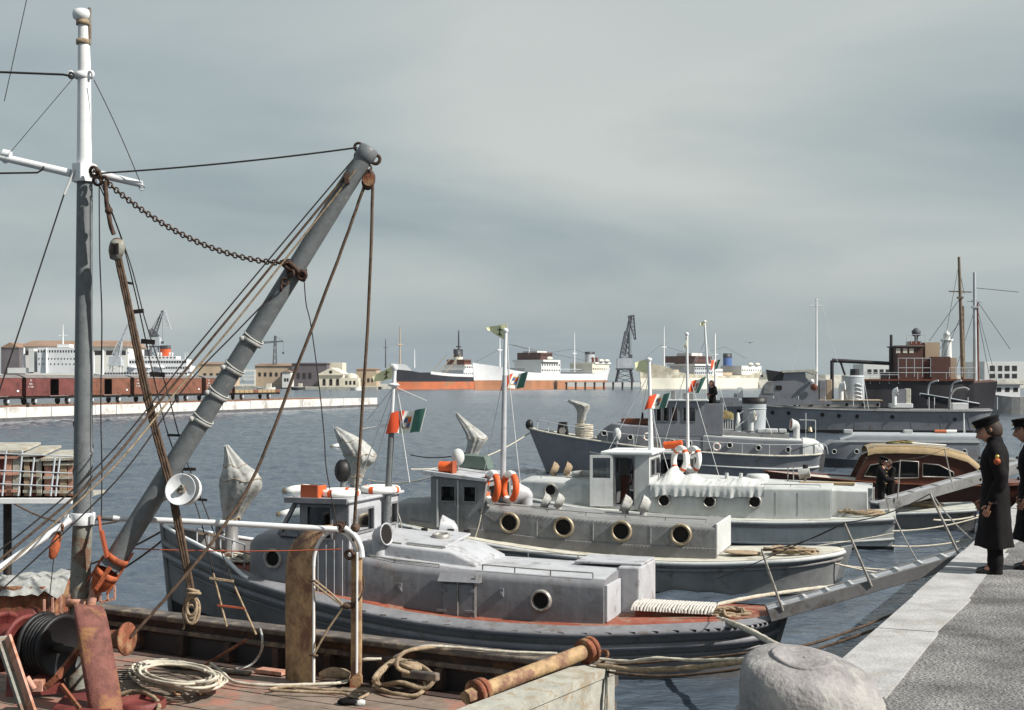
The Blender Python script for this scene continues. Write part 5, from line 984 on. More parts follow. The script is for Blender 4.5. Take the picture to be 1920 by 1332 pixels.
def rivets(t, x0, x1, n, fy, fz, r=.012, mat='mid_grey'):
    mb = MB()
    for k in range(n): x = x0+(x1-x0)*k/(n-1); mb.sphere((x, fy(x), fz(x)), r, 6, 4)
    return part(t, 'rivet_row', mb, mat, kind='stuff')
rivets(t, 2.8, 7.9, 64, lambda x: 1.072, lambda x: .92+.0*x+max(0, (x-4.5))*.055); rivets(t, 2.8, 7.9, 50, lambda x: 1.052, lambda x: 1.33+max(0, (x-3))*.055)

# ---------------- third launch (pale grey, open door, white tarpaulin)
B3 = Fr(10.633, 38.445, 15)
HS3 = [(0,1.25,.92,.1,1.0),(.5,1.35,.88,.6,1.1),(1.5,1.45,.82,1.5,1.25),(3.4,1.55,.75,3.4,1.35),(6,1.55,.8,6,1.35),(8.4,1.45,.98,8.3,1.05),(10.8,1.0,1.3,10.5,.5),(12.2,.42,1.55,11.8,.18),(13.1,.02,1.75,12.7,.02)]
h3 = Hull(HS3); t = thing('launch', 'pale grey naval launch with open wheelhouse door and white tarpaulin', 'launch', B3, (6.3,0,0), 'grey naval launches moored stern to the quay'); t3 = t
part(t, 'hull', h3.shell(.1, h3.zd, 56, 9), 'pale_grey'); part(t, 'boot_topping', h3.shell(-.45, .1, 56, 3), 'black_paint'); part(t, 'deck', h3.deck(-.02, 50), 'pale_deck'); part(t, 'gunwale', h3.strake(-.06, .05, 60), 'pale_grey'); part(t, 'rubbing_strake', h3.strake(-.17, .03, 60), 'hull_grey'); part(t, 'chine_strake', h3.strake(-.62, .04, 60, 0, .9), 'pale_grey')
part(t, 'transom', MB().loft([[h3.at(0, z, s_*1.0)+V((-.01,0,0)) for s_ in (1,-1)] for z in (-.3,.1,.5,.92)], closed=False, smooth=False), 'white_paint')
part(t, 'cabin', trunk([(1.71,1.05,.78,1.62),(4,1.05,.75,1.6),(6.75,1.05,.82,1.68)], .07), 'pale_grey'); part(t, 'fore_cabin', trunk([(7.95,1.05,.95,1.66),(9.6,1.02,1.05,1.7),(10.4,.9,1.12,1.68),(10.6,.8,1.15,1.6)], .1), 'pale_grey'); part(t, 'aft_cabin', trunk([(.75,.75,.82,1.55),(1.7,.75,.8,1.57)], .05), 'pale_grey')
for x_, z_ in ((9.58,1.42), (6.29,1.2), (5.02,1.2), (3.77,1.22)): porthole(t, x_, 1.05 if x_ < 9 else 1.022, z_, .19, 'ring_metal')
for x_ in (2.6, 3.2): part(t, 'plate_seam', MB().bb(x_-.006, x_+.006, 1.05, 1.056, .85, 1.5), 'ring_metal')
house_walls(t, 6.72, 7.95, 1.04, .9, 2.46, 'wheelhouse', 'pale_grey', [(.42,.14,.98,1.5)], [(.25,.95,.9,1.42), (1.15,.95,1.8,1.42)], aft_mat='pale_grey')
bpy.data.objects.remove([o for o in bpy.data.objects if o.name.startswith('window_pane') and o.parent and o.parent.parent == t][0])   # the doorway stands open
part(t, 'wheelhouse_roof', MB().bb(6.6, 8.1, -1.16, 1.16, 2.465, 2.56), 'white_paint', bevel=.03)
d = part(t, 'open_door', MB().wall((7.74,1.1,1.0), (.985,.17,0), (0,0,1), .66, 1.46, [(.08,.8,.58,1.38)], .04), 'pale_grey'); part(d, 'door_pane', MB().add([(7.82,1.10,1.8),(8.31,1.185,1.8),(8.31,1.185,2.38),(7.82,1.10,2.38)], [(0,1,2,3)]), 'glass')
part(t, 'steering_pedestal', MB().bb(7.5,7.7,-.2,.1,1.0,1.8), 'wood_varnish'); part(t, 'wheel', MB().torus((7.42,-.05,1.75), .22, .02, (1,0,.1), 16, 6), 'wood_varnish'); part(t, 'inner_floor', MB().bb(6.8,7.9,-1,1,.92,.96), 'dark_inside')
st = lambda *ps: [B3.yp(*p, 0) for p in ps]
pole_mast(t, tuple(B3.yp(1222,905,0)), tuple(B3.yp(1217,676,0)), .085, .05, 3.4, ('white_paint','white_paint'), stays=[st((1217,700),(1172,940)), st((1217,760),(1260,905)), st((1219,720),(1236,860)), st((1218,700),(1140,846))])
rail_line(t, [(2.0,.95,1.64),(2.8,.95,1.64),(3.6,.95,1.63)], .07); rail_line(t, [(8.1,.95,1.7),(9.0,.95,1.73),(9.9,.9,1.75)], .07)
for x_ in (9.35, 9.75): cup(t, x_, -.1, 1.68, .19, 'rope_tan')
part(t, 'stern_grating', MB().wall((.15,.3,.95), (0,-1,0), (.25,0,.97), 1.2, .42, [(.08,.06,1.12,.36)], .03), 'ring_metal')
cov_px('canvas covered gun with square shoulder on the pale launch bow', B3, [(873,890,872),(872,893,858),(874,899,845),(876,907,833),(876,912,822),(872,900,810),(866,884,798),(858,868,785),(854,858,776)], seed=4.4)
flag('red white and green flag flown low on the pale launch mast', B3, (1258,737), (1249,765), (1218,742), (1208,768), 0, ph=1.4, wave=.09, nw=1.0)
flag('plain pale yellow flag at the masthead of the pale launch', B3, (1218,672), (1217,700), (1190,680), (1193,697), 0, 'plain', ph=1, wave=.04, nw=.8)
# tarpaulin draped over the cabin
def tarp(x0, x1, y0, hem_y, seed):
    nx, nv = 190, 18; rg = []; q = random.Random(seed); ks = [(q.uniform(14, 60), q.uniform(0, 6.3), q.uniform(.4, 1)) for _ in range(7)]
    for i in range(nx+1):
        u = i/nx; x = x0+(x1-x0)*u
        pk = 1.69+.40*math.exp(-((u-.15)/.085)**2)+.20*math.exp(-((u-.33)/.07)**2)+.10*math.exp(-((u-.78)/.1)**2)+.05*noise.noise(V((u*11, 2, seed)))
        hem = 1.33+.10*noise.noise(V((u*5, 7, seed)))-.10*max(0, 1-u/.12)+.08*max(0, (u-.55))
        fold = sum(w*math.sin(k*u*2+p+2*noise.noise(V((u*6, k, 0)))) for k, p, w in ks)/4; ring = []
        for j in range(nv+1):
            v = j/nv
            if v < .55:                                   # over the top, from the far edge to the near edge
                w = v/.55; y = y0+(1.06-y0)*w; z = 1.66+(pk-1.66)*math.sin(math.pi*min(1, w*.93+.07))**1.4+.05*noise.noise(V((x*4, y*4, seed)))+.03*abs(noise.noise(V((x*9+y*3, y*6, 4))))+.02*fold*w
            else:                                         # hanging side with gathers that deepen towards the hem
                w = (v-.55)/.45; y = 1.08+.02*math.sin(w*3)+.055*fold*w+.05*w; z = 1.66+(hem-1.66)*w-.02*fold*w
            ring.append(V((x+.03*fold*max(0, v-.5)+.02*noise.noise(V((x*4, v*5, 9))), y, z)))
        rg.append(ring)
    return MB().loft(rg, closed=False)
t = single('tarpaulin', 'white tarpaulin draped in folds over the pale launch cabin', 'tarpaulin', tarp(6.68, 3.5, -.9, 1.1, 3), 'canvas_white', B3)
life = thing('life_raft_float', 'grey white cylinder float lying on the pale launch foredeck', 'float', B3, (8.6,.3,1.72)); part(life, 'float_body', MB().tube(spline([(9.1,.35,1.84),(8.8,.35,1.86),(8.3,.35,1.86),(8.05,.35,1.84)], n=4), lambda u: .1*(.5+.5*math.sin(math.pi*min(1, .12+u*.76))**.5), 10), 'canvas'); part(life, 'lashing', MB().torus((8.8,.35,1.86), .1, .014, (1,0,0), 12, 5).torus((8.3,.35,1.86), .1, .014, (1,0,0), 12, 5), 'rope_tan')
pile('brown and pale ropes heaped at the pale launch transom', B3, (.9,.75,.9), .65, .3, .2, .024, 'rope_tan', 8, 6)

# ---------------- fourth launch (behind, long stern towards the gangway)
B4 = Fr(14.4, 43.2, 15)
h4 = Hull([(x, b_, z-.22, xw, bw_) for x, b_, z, xw, bw_ in HS3]); t = thing('launch', 'grey launch with white life rings on the mast and a long dark stern', 'launch', B4, (6,0,0), 'grey naval launches moored stern to the quay')
part(t, 'hull', h4.shell(.0, h4.zd, 50, 7), 'hull_grey'); part(t, 'boot_topping', h4.shell(-.45, .0, 50, 2), 'black_paint'); part(t, 'deck', h4.deck(-.02, 44), 'pale_deck'); part(t, 'gunwale', h4.strake(-.06, .05, 50), 'pale_grey')
part(t, 'transom', MB().loft([[h4.at(0, z, s_)+V((-.01,0,0)) for s_ in (1,-1)] for z in (-.3,.1,.4,.7)], closed=False, smooth=False), 'mid_grey')
part(t, 'cabin', trunk([(3.07,1.05,.53,1.24),(6,1.05,.55,1.3),(8.75,1.05,.65,1.45)], .06), 'pale_grey'); part(t, 'fore_cabin', trunk([(9.85,1.0,.75,1.4),(11.2,.8,.95,1.4)], .08), 'pale_grey')
house_walls(t, 8.75, 9.9, 1.02, .7, 2.2, 'wheelhouse', 'mid_grey', [(.1,.85,.45,1.35), (.58,.85,1.05,1.35)], [(.25,.9,.9,1.35), (1.15,.9,1.8,1.35)]); part(t, 'wheelhouse_roof', MB().bb(8.65, 10.0, -1.12, 1.12, 2.205, 2.28), 'pale_grey', bevel=.02)
st = lambda *ps: [B4.yp(*p, 0) for p in ps]
pole_mast(t, tuple(B4.yp(1290,880,0)), tuple(B4.yp(1288,628,0)), .075, .04, 2.6, ('white_paint','white_paint'), stays=[st((1288,690),(1240,850)), st((1288,690),(1350,900))])
part(t, 'deck_tank', MB().lathe([(.36,1.28),(.38,1.3),(.38,1.46),(.33,1.52),(0,1.54)], (6.7,-.3,0), n=18), 'pale_grey')
part(t, 'signal_lamp', MB().cyl((5.15,.2,1.28),(5.15,.2,1.5),.05).cyl((5.0,.2,1.62),(5.35,.2,1.56),.15,.17,14), 'canvas'); part(t, 'handrail_frame', MB().tube([(5.7,.1,1.3),(5.7,.1,1.75),(5.55,.1,1.85)], .02), 'ring_metal'); part(t, 'handrail_frame', MB().tube([(5.55,-.3,1.3),(5.55,-.3,1.75)], .02), 'ring_metal')
for x_ in (7.6, 7.15): part(t, 'bitt', MB().cyl((x_,.6,1.32),(x_,.6,1.6),.06), 'pale_grey')
part(t, 'cabin_bench', MB().bb(3.6,5.3,.3,.8,1.3,1.36), 'tan_roof'); part(t, 'companion_rail', MB().wall((3.0,.9,.6), (0,-1,0), (0,0,1), .5, .62, [(.05,.05,.45,.28), (.05,.33,.45,.57)], .04), 'pale_grey')
life_ring('white life ring with thin orange bands hung beside the mast of the fourth launch', B4, B4.xp(1275,862,8.5), .34, .085, (.76,.64,.1), 'thin', 'white life rings on the fourth launch'); life_ring('second white life ring behind the mast of the fourth launch', B4, B4.xp(1299,862,8.3), .34, .085, (.76,.64,.1), 'thin', 'white life rings on the fourth launch')
t = thing('navigation_light_box', 'orange red cylinder lamp on the fourth launch roof', 'light box', B4, (9.45,.4,2.28)); part(t, 'drum', MB().cyl((9.65,.5,2.45),(9.05,.5,2.5),.12,.14,14), 'orange'); part(t, 'foot', MB().bb(9.3,9.4,.45,.55,2.28,2.36), 'ring_metal')
flag('red white and green flag seen past the dark-coated figure on the bridge', B4, (1325,706), (1311,738), (1296,716), (1291,735), 0, ph=.5, wave=.07, nw=.9)
flag('narrow olive yellow flag hanging limp from the fourth launch masthead', B4, (1291,626), (1290,645), (1283,650), (1282,656), 0, 'plain', ph=1)
pile('pale rope coils heaped on the fourth launch stern', B4, (1.6,.4,.62), .7, .4, .2, .028, 'rope_tan', 9, 12)

# ---------------- white and brown mooring floats out in the basin
for px, py, d_, lab in ((558, 919, 1, 'white mooring float with brown end drifting behind the launch roof'), (552, 962, 1, 'smaller white mooring float with brown end behind the raked windscreen'), (636, 836, 1, 'tiny white float beside the folded gun cover')):
    g = G(px, py, .12); r = .2 if px == 558 else .16
    t = thing('mooring_float', lab, 'float', W0, (g.x, g.y, -.05), 'floats in the harbour basin'); part(t, 'float_body', MB().lathe([(0,-.5),(r*.8,-.46),(r,-.2),(r,.3),(r*.8,.5),(0,.55)], (g.x, g.y, .12), (.96,.2,.12), 14), 'ring_white'); part(t, 'brown_end', MB().lathe([(0,-.62),(r*.62,-.6),(r*.86,-.47)], (g.x, g.y, .12), (.96,.2,.12), 14), 'rope_tan')
# ================================================================ GREY VESSEL WITH OVAL FUNNEL
B6 = Fr(14.8, 66.5, 10)
h6 = Hull([(0,.9,1.1,.3,.7),(.4,1.2,1.05,.8,.9),(2,1.6,1.0,2,1.35),(5,1.75,1.12,5,1.5),(8,1.65,1.33,8,1.3),(11,1.25,1.68,10.7,.8),(13.2,.6,2.0,12.4,.3),(14.2,.03,2.2,13.1,.02)])
t = thing('harbour_tender', 'grey naval tender with black-capped oval funnel and covered bow gun', 'tender', B6, (7,0,0)); t6 = t
part(t, 'hull', h6.shell(.0, h6.zd, 50, 8), 'navy_grey'); part(t, 'boot_topping', h6.shell(-.5, .0, 50, 3), 'black_paint'); part(t, 'deck', h6.deck(-.02, 40), 'mid_grey'); part(t, 'gunwale', h6.strake(0, .05, 50), 'buff_deck'); part(t, 'rubbing_strake', h6.strake(-.62, .05, 50, 0, .72), 'pale_grey')
L6 = lambda px, py, y=1.2: B6.yp(px, py, y)
def b6(name, px0, px1, py0, py1, hw, mat, bvl=.03):
    a = L6(px0, py1, hw); b = L6(px1, py0, hw); return part(t, name, MB().bb(min(a.x, b.x), max(a.x, b.x), -hw, hw, a.z, b.z), mat, bevel=bvl)
part(t, 'fore_cabin', trunk([(7.9,1.2,1.25,2.35),(9.3,1.18,1.35,2.42),(9.95,1.12,1.45,2.5),(10.35,1.0,1.5,2.2),(10.7,.8,1.6,1.85)], .08), 'navy_grey')
part(t, 'aft_cabin', trunk([(.88,1.2,.95,1.70),(3,1.2,1.0,1.76),(5.55,1.2,1.1,1.92)], .06), 'navy_grey'); part(t, 'aft_cabin_roof', trunk([(.9,1.14,1.66,1.73),(5.5,1.14,1.86,1.94)], .03), 'pale_grey')
part(t, 'stern_turtleback', trunk([(-.1,.9,1.1,1.42),(.3,1.05,1.05,1.7),(.87,1.15,1.0,1.78)], .3), 'pale_grey')
part(t, 'raised_casing', trunk([(1.5,.7,1.75,2.02),(5.2,.7,1.9,2.16)], .04), 'mid_grey'); 
for x0_, x1_ in ((1.6,2.0), (2.0,3.0)): part(t, 'casing_locker', MB().bb(x0_+.02, x1_-.02, -.2, .72, 2.06, 2.24), 'pale_grey', bevel=.04)
holes = [(.15,.5,.75,1.2), (.95,.5,1.35,1.2), (1.5,.5,1.9,1.2)]
house_walls(t, 5.55, 7.9, 1.18, 1.9, 3.55, 'wheelhouse', 'navy_grey', [(.35,.7,.95,1.38), (1.2,.7,1.5,1.38), (1.6,.7,1.9,1.38), (1.98,.7,2.22,1.38)], [(.3,.6,1.05,1.4), (1.3,.6,2.05,1.4)], aft_mat='pale_grey')
part(t, 'wheelhouse_base', MB().bb(5.56, 7.89, -1.17, 1.17, 1.2, 1.899), 'navy_grey'); part(t, 'wheelhouse_roof', MB().bb(5.3, 7.75, -1.3, 1.3, 3.555, 3.64), 'pale_grey', bevel=.03)
for x_, z_ in ((10.3,2.0), (9.02,1.82), (4.29,1.47), (2.94,1.36), (1.55,1.28), (7.0,1.6), (6.2,1.55)): porthole(t, x_, 1.2 if x_ < 9.5 else 1.06, z_, .14, 'pale_grey')
sec = lambda z, k: [V((3.13+.55*k*math.cos(a), .42*k*math.sin(a), z)) for a in [2*math.pi*i/24 for i in range(24)]]
f = part(t, 'funnel', MB().loft([sec(2.1,.95), sec(2.8,1), sec(3.5,1.04)]), 'funnel_grey'); part(f, 'funnel_cap', MB().loft([sec(3.44,1.07), sec(3.74,1.09), sec(3.74,.9), sec(3.6,.88)], cap1=True), 'black_paint'); part(f, 'funnel_band', MB().tube(sec(3.2,1.04), .02, 6, closed=True), 'pale_grey')
part(f, 'funnel_stay', MB().tube([(3.0,.42,3.1),(4.0,.9,2.3)], .012).tube([(2.7,.42,3.1),(2.3,.9,2.0)], .012).tube([(3.5,.3,3.2),(3.9,.4,2.9)], .015), 'wire_white')
cowl(t, B6, 0, 0, 0, .22, .6, 'pale_grey', face=1, inside='camo', x=3.3, zb=2.15, zt=3.05); cowl(t, B6, 0, 0, 0, .26, .3, 'pale_grey', face=-1, inside='copper_red', x=1.15, zb=1.75, zt=2.6)
part(t, 'cone_ventilator', MB().lathe([(.2,2.1),(.16,2.35),(.05,3.0),(0,3.02)], (3.9,.5,0), n=14), 'pale_grey'); part(t, 'mushroom_vent', MB().lathe([(.13,1.95),(.13,2.25),(.17,2.27),(.17,2.33),(0,2.36)], (5.0,.9,0), n=14), 'white_paint')
mb = MB().cyl((.7,.2,1.75),(.7,.2,3.0),.02,n=6).cyl((.25,.2,1.75),(.25,.2,2.65),.02,n=6).cyl((.25,.2,2.65),(1.0,.2,2.67),.02,n=6); bl = part(t, 'bell_frame', mb, 'pale_grey'); part(bl, 'bell', MB().lathe([(.13,2.12),(.1,2.18),(.07,2.32),(0,2.36)], (.5,.2,0), n=14), 'brass_dull')
mb = MB(); pts = [h6.at(u, h6.zd(u))+V((0,-.1,0)) for u in [.07+.84*k/14 for k in range(15)]]
mb.tube([p+V((0,0,.52)) for p in pts], .018, 6); [mb.tube([p, p+V((0,0,.52))], .018, 6) for p in pts]; mb.tube(spline([pts[0]+V((0,0,.52)), pts[0]+V((-.3,0,.4)), pts[0]+V((-.4,0,.0))], n=4), .018, 6); part(t, 'guard_rail', mb, 'pale_grey')
part(t, 'stern_fin', MB().prism([(-.05,.1,1.5),(-.25,.1,1.1),(-.1,.1,.2),(.35,.1,.25),(.3,.1,1.0)], (0,-.2,0)), 'hull_grey')
part(t, 'bow_chock', MB().sphere((14.15,0,2.36), (.2,.2,.26), 10, 8), 'black_paint'); part(t, 'windlass', MB().prism([(12.75,.3,1.8),(12.2,.3,1.75),(12.3,.3,2.5),(12.65,.3,2.5)], (0,-.6,0)), 'dark_iron', bevel=.04); part(t, 'windlass_drum', MB().cyl((12.45,.3,2.08),(12.45,.42,2.08),.16), 'ring_metal')
part(t, 'mooring_reel', MB().lathe([(.4,1.72),(.42,1.8),(.4,1.9),(.44,2.0),(.4,2.1),(.43,2.2),(.36,2.32),(.3,2.4),(.12,2.42)], (11.4,.1,0), n=18), 'rope_pale')
mb = MB(); [mb.torus((11.4,.1,1.76+.055*k), .42+.02*math.sin(k*2.3), .03, (.04*math.sin(k),.05*math.cos(k*2),1), 18, 6) for k in range(12)]; part(t, 'reel_rope', mb, 'rope_pale')
st = lambda *ps: [B6.yp(*p, 0) for p in ps]
pole_mast(t, (5.25,.0,3.0), tuple(B6.yp(1321,604,0)), .09, .05, 4.6, ('pale_grey','white_paint'), stays=[st((1322,640),(1300,690),(1345,690),(1322,640)), st((1322,640),(1225,820)), st((1322,640),(1372,800)), st((1190,741),(1130,790))])
part(t, 'second_mast', MB().cyl(B6.yp(1341,752,-.3), B6.yp(1340,628,-.3), .06, .035, 8), 'white_paint')
part(t, 'bridge_locker', MB().bb(6.0,6.5,.2,.7,3.65,3.95).bb(6.9,7.1,.3,.5,3.65,4.1), 'mid_grey', bevel=.03); part(t, 'bridge_rail', MB().tube([(5.4,1.2,4.1),(6.6,1.2,4.1),(7.7,1.2,4.05)], .018).tube([(5.4,1.2,3.64),(5.4,1.2,4.1)], .018).tube([(6.6,1.2,3.64),(6.6,1.2,4.1)], .018), 'pale_grey')
cov_px('canvas covered gun with flat top on the bow of the grey tender', B6, [(1083,1095,800),(1083,1097,788),(1083,1101,775),(1081,1105,766),(1076,1105,760),(1070,1098,757),(1066,1086,754),(1063,1072,751)], seed=1.2)
flag('red and green flag flying beside the funnel ship mast above the bridge', B6, (1352,674), (1345,692), (1334,676), (1332,693), .1, ph=2.2, wave=.12, nw=.8)
flag('small pale yellow flag at the top of the grey tender mast', B6, (1326,601), (1324,612), (1313,606), (1314,611), 0, 'plain', ph=1)
t = thing('slatted_crate', 'grey slatted crate standing behind the tender wheelhouse', 'crate', B6, (4.6,.7,2.15))
x0_, x1_ = 4.1, 5.1
for z_ in (2.16, 2.66): part(t, 'rail', MB().bb(x0_,x1_,.62,.68,z_,z_+.07), 'pale_grey')
for k in range(9): part(t, 'slat', MB().bb(x0_+.02+k*.115, x0_+.08+k*.115, .63,.67,2.231,2.659), 'pale_grey')
part(t, 'back_panel', MB().bb(x0_,x1_,.1,.16,2.16,2.73), 'mid_grey')
rings = []
for i in range(9):
    u = i/8; rings.append([V((4.1+1.05*u, .4+.36*math.cos(a)*(.7+.3*math.sin(math.pi*u)), 2.72+(.42*math.sin(a)*max(.12,math.sin(math.pi*min(.95,u+.08)))**.5+.1*noise.noise(V((u*4,a,2)))))) for a in [math.pi*k/9 for k in range(10)]])
single('net_bundle', 'olive and brown net bundle heaped over the slatted crate', 'net', MB().loft(rings, closed=False), 'camo', B6)
t = thing('ammunition_chest', 'low brown chest lying on the tender fore cabin', 'chest', B6, (8.9,.5,2.42)); part(t, 'chest', MB().bb(8.0,9.5,.2,.8,2.4,2.72), 'wood_varnish', bevel=.03); part(t, 'lid_post', MB().cyl((8.5,.5,2.72),(8.5,.5,3.0),.06), 'dark_iron')
life_ring('white life ring fixed on the tender cabin side between portholes', B6, (8.2,1.35,1.85), .16, .045, (0,1,0), 'thin', 'small rings on the tender rail'); life_ring('small pale ring hung on the tender rail below the wheelhouse', B6, (4.9,1.3,1.4), .16, .04, (0,1,0), 'thin', 'small rings on the tender rail')
t = thing('covered_lamp', 'white hooded lamp on a post by the tender rail', 'lamp', B6, B6.yp(1157,838,1.5)); q = B6.yp(1157,838,1.5); part(t, 'post', MB().cyl(q, q+V((0,0,.4)), .05), 'pale_grey'); part(t, 'hood', MB().sphere(q+V((0,0,.6)), (.2,.2,.32), 12, 9), 'canvas_white')

# low grey cabin launch beyond the mahogany cruiser
B5 = Fr(P(1900, 870, 72).x, 72, 8)
h5 = Hull([(0,1.3,.5,.2,1.1),(2,1.6,.45,2,1.4),(5,1.65,.45,5,1.4),(8,1.3,.6,7.7,.9),(10,.05,.85,9.4,.03)])
t = thing('cabin_launch', 'low grey launch with long rounded cabin and row of round portholes', 'launch', B5, (5,0,0))
part(t, 'hull', h5.shell(-.3, h5.zd, 36, 6), 'navy_grey'); part(t, 'deck', h5.deck(-.02, 30), 'mid_grey')
a = B5.yp(1838,868,1.3).x; b = B5.yp(1537,840,1.3).x
part(t, 'cabin', trunk([(a,1.3,.45,1.42),(b-1.6,1.3,.45,1.42),(b-.6,1.2,.5,1.36),(b,.9,.5,.9)], .08), 'navy_grey'); part(t, 'cabin_top', trunk([(a,.8,1.42,1.76),(b-1.9,.8,1.42,1.78),(b-1.1,.7,1.4,1.5)], .15), 'funnel_grey'); part(t, 'roof_edge', MB().bb(a, b-1.0, 1.31, 1.34, 1.36, 1.44), 'pale_grey')
for px in (1564, 1606, 1650, 1700, 1808): q = B5.yp(px, 847, 1.3); porthole(t, q.x, 1.3, q.z, .13, 'pale_grey')
for px in (1590, 1702): q = B5.yp(px, 815, .3); part(t, 'roof_vent', MB().bb(q.x-.22,q.x+.22,.1,.5,1.78,1.98), 'pale_grey', bevel=.03)
q = B5.yp(1775, 821, .2); t = thing('life_raft_float', 'red and white float lying on the low grey cabin roof', 'float', B5, (q.x,.2,1.8)); part(t, 'red_half', MB().cyl((q.x+.02,.2,1.89),(q.x+.6,.2,1.89),.1), 'red_lead'); part(t, 'white_half', MB().cyl((q.x-.5,.2,1.89),(q.x+.019,.2,1.89),.1), 'ring_white')

# mahogany cruiser
BC = Fr(P(1935, 935, 50).x, 50.5, 9)
LC = lambda px, py, y=1.1: BC.yp(px, py, y)
hc = Hull([(0,1.2,.85,.1,1.0),(2,1.5,.8,2,1.25),(5,1.45,.85,5,1.15),(7.5,1.0,1.0,7.2,.6),(9.4,.03,1.15,8.8,.02)])
t = thing('cabin_cruiser', 'varnished mahogany cabin cruiser with tan roof and long side windows', 'cruiser', BC, (4.5,0,0)); tc_ = t
part(t, 'hull', hc.shell(.0, hc.zd, 40, 6), 'mahogany'); part(t, 'boot_topping', hc.shell(-.4, .0, 40, 2), 'black_paint'); part(t, 'foredeck', hc.deck(-.01, 36), 'mat_rope'); part(t, 'toe_rail', hc.strake(.02, .03, 40), 'wood_varnish')
a = [(x, z) for x, _, z in (LC(*p) for p in ((1838,917),(1838,886),(1815,868),(1780,858),(1740,853),(1690,851),(1640,852),(1624,860),(1602,903),(1602,917)))]
win = [[(1668,897),(1668,868),(1690,864),(1722,866),(1722,896)], [(1730,894),(1730,869),(1760,872),(1788,886),(1788,895)], [(1620,893),(1632,872),(1658,868),(1658,896)]]
part(t, 'cabin_side', MB().prism([V((x,1.1,z)) for x, z in a], (0,-.05,0)), 'mahogany'); part(t, 'cabin_side', MB().prism([V((x,-1.05,z)) for x, z in a], (0,-.05,0)), 'mahogany')
for w in win:
    pts = [LC(*p, 1.11) for p in w]; pn = part(t, 'side_window', MB().prism([V((p.x,1.102,p.z)) for p in pts], (0,.012,0)), 'glass_dark'); part(pn, 'window_trim', MB().tube([V((p.x,1.12,p.z)) for p in pts], .02, 6, closed=True), 'ring_metal'); part(pn, 'blind', MB().prism([V((p.x,1.1005,p.z)) for p in pts], (0,.001,0)), 'navy_grey')
rt = [LC(*p, 1.15) for p in ((1838,886),(1815,868),(1780,858),(1740,853),(1690,851),(1640,852),(1627,856))]
part(t, 'roof_band', MB().loft([[V((p.x, y, p.z+.02+dz)) for p in rt for dz in (0,)] for y, dz in ((1.17,0),)]+[[V((p.x, y, p.z+h_)) for p in rt] for y, h_ in ((1.15,.17),(.9,.27),(.3,.33),(-.3,.33),(-.9,.27),(-1.15,.17),(-1.17,.02))], closed=False), 'tan_roof')
rail_line(t, [(p.x, .95, p.z+.24) for p in rt[1:]], .09, .018, 'pale_grey')
ws = [LC(*p, 0) for p in ((1626,857),(1604,900))]
part(t, 'windscreen', MB().add([(ws[0].x,1.0,ws[0].z),(ws[0].x,-1.0,ws[0].z),(ws[1].x,-1.0,ws[1].z),(ws[1].x,1.0,ws[1].z)], [(0,1,2,3)]), 'glass')
for y_ in (1.03,.35,-.35,-1.03): part(t, 'windscreen_post', MB().beam((ws[0].x,y_,ws[0].z),(ws[1].x,y_,ws[1].z),.05,.05), 'wood_varnish')
part(t, 'cockpit_floor', MB().bb(rt[0].x-1.6, 6.3, -1.0, 1.04, .86, .9), 'wood_varnish')
part(t, 'side_deck_rail', MB().tube([LC(1602,918,1.2), LC(1838,920,1.2)], .05), 'pale_grey')
q = LC(1510,884,.3); part(t, 'windlass', MB().cyl(q-V((0,0,.15)), q+V((0,0,.25)), .1), 'dark_iron')
pile('brown net and poles bundled on the mahogany cruiser roof', BC, (LC(1695,845).x,.2,rt[3].z+.34), .5, .4, .12, .03, 'camo', 7, 8, 'net'); q = LC(1725,845); single('boat_pole', 'pale pole lying along the mahogany cruiser roof', 'pole', MB().cyl((q.x+.5,.4,rt[3].z+.4),(q.x-1.0,.5,rt[2].z+.4),.035), 'ring_white', BC)

# ================================================================ GANGWAYS AND MOORING LINES
def gangway(label, p0, p1, w, th, posts, ropes, mat='hull_grey', nb=9, group='gangways from the launches to the quay'):
    p0, p1 = V(p0), V(p1); t = thing('gangway', label, 'gangway', W0, p0, group); d = (p1-p0).normalized(); sdv = d.cross(V((0,0,1))).normalized()
    if sdv.y > 0: sdv = -sdv
    part(t, 'plank', MB().beam(p0+V((0,0,th*.3)), p1+V((0,0,th*.3)), w-.12, .05), 'sunlit_grey')
    for s_ in (1, -1): part(t, 'side_beam', MB().beam(p0+sdv*s_*(w/2-.03), p1+sdv*s_*(w/2-.03), .06, th), mat, bevel=.008)
    for k in range(nb): c = p0.lerp(p1, (k+.6)/nb)+V((0,0,th*.3+.035)); part(t, 'tread_batten', MB().beam(c-sdv*(w/2-.07), c+sdv*(w/2-.07), .05, .03), 'pale_grey')
    tops = []
    for b_, tp in posts:
        part(t, 'stanchion', MB().cyl(b_, tp, .022, .018, 8), 'ring_metal'); tops.append(V(tp))
    if ropes: part(t, 'hand_rope', MB().tube([q for i in range(len(tops)-1) for q in sag(tops[i], tops[i+1], .08, 8)], .009, 5), 'wire')
    return t
g0 = G(1440, 1150, .98); g1 = P(1832, 1036, 21.2)
def gp(k): c = V(g0).lerp(V(g1), k); return c
def near(px, py, px2, py2, k): c = gp(k); Y = c.y-.27; return (P(px, py, Y), P(px2, py2, Y-.05))
gangway('grey plank gangway rising from the red-decked launch to the quay', g0, g1, .55, .19, [near(1468,1146,1428,1032,.06), near(1634,1100,1583,980,.5), near(1797,1038,1744,926,.95)], True)
g2, g3 = P(1640, 950, 42.2), V((18.2, 44.2, 2.42)); k2 = lambda px, py, px2, py2, Y: (P(px, py, Y), P(px2, py2, Y))
gangway('pale grey gangway leading to the quay behind the officer', g2, g3, .6, .3, [k2(1683,936,1688,862,42.0), k2(1787,916,1771,842,42.6)], True, 'mid_grey')
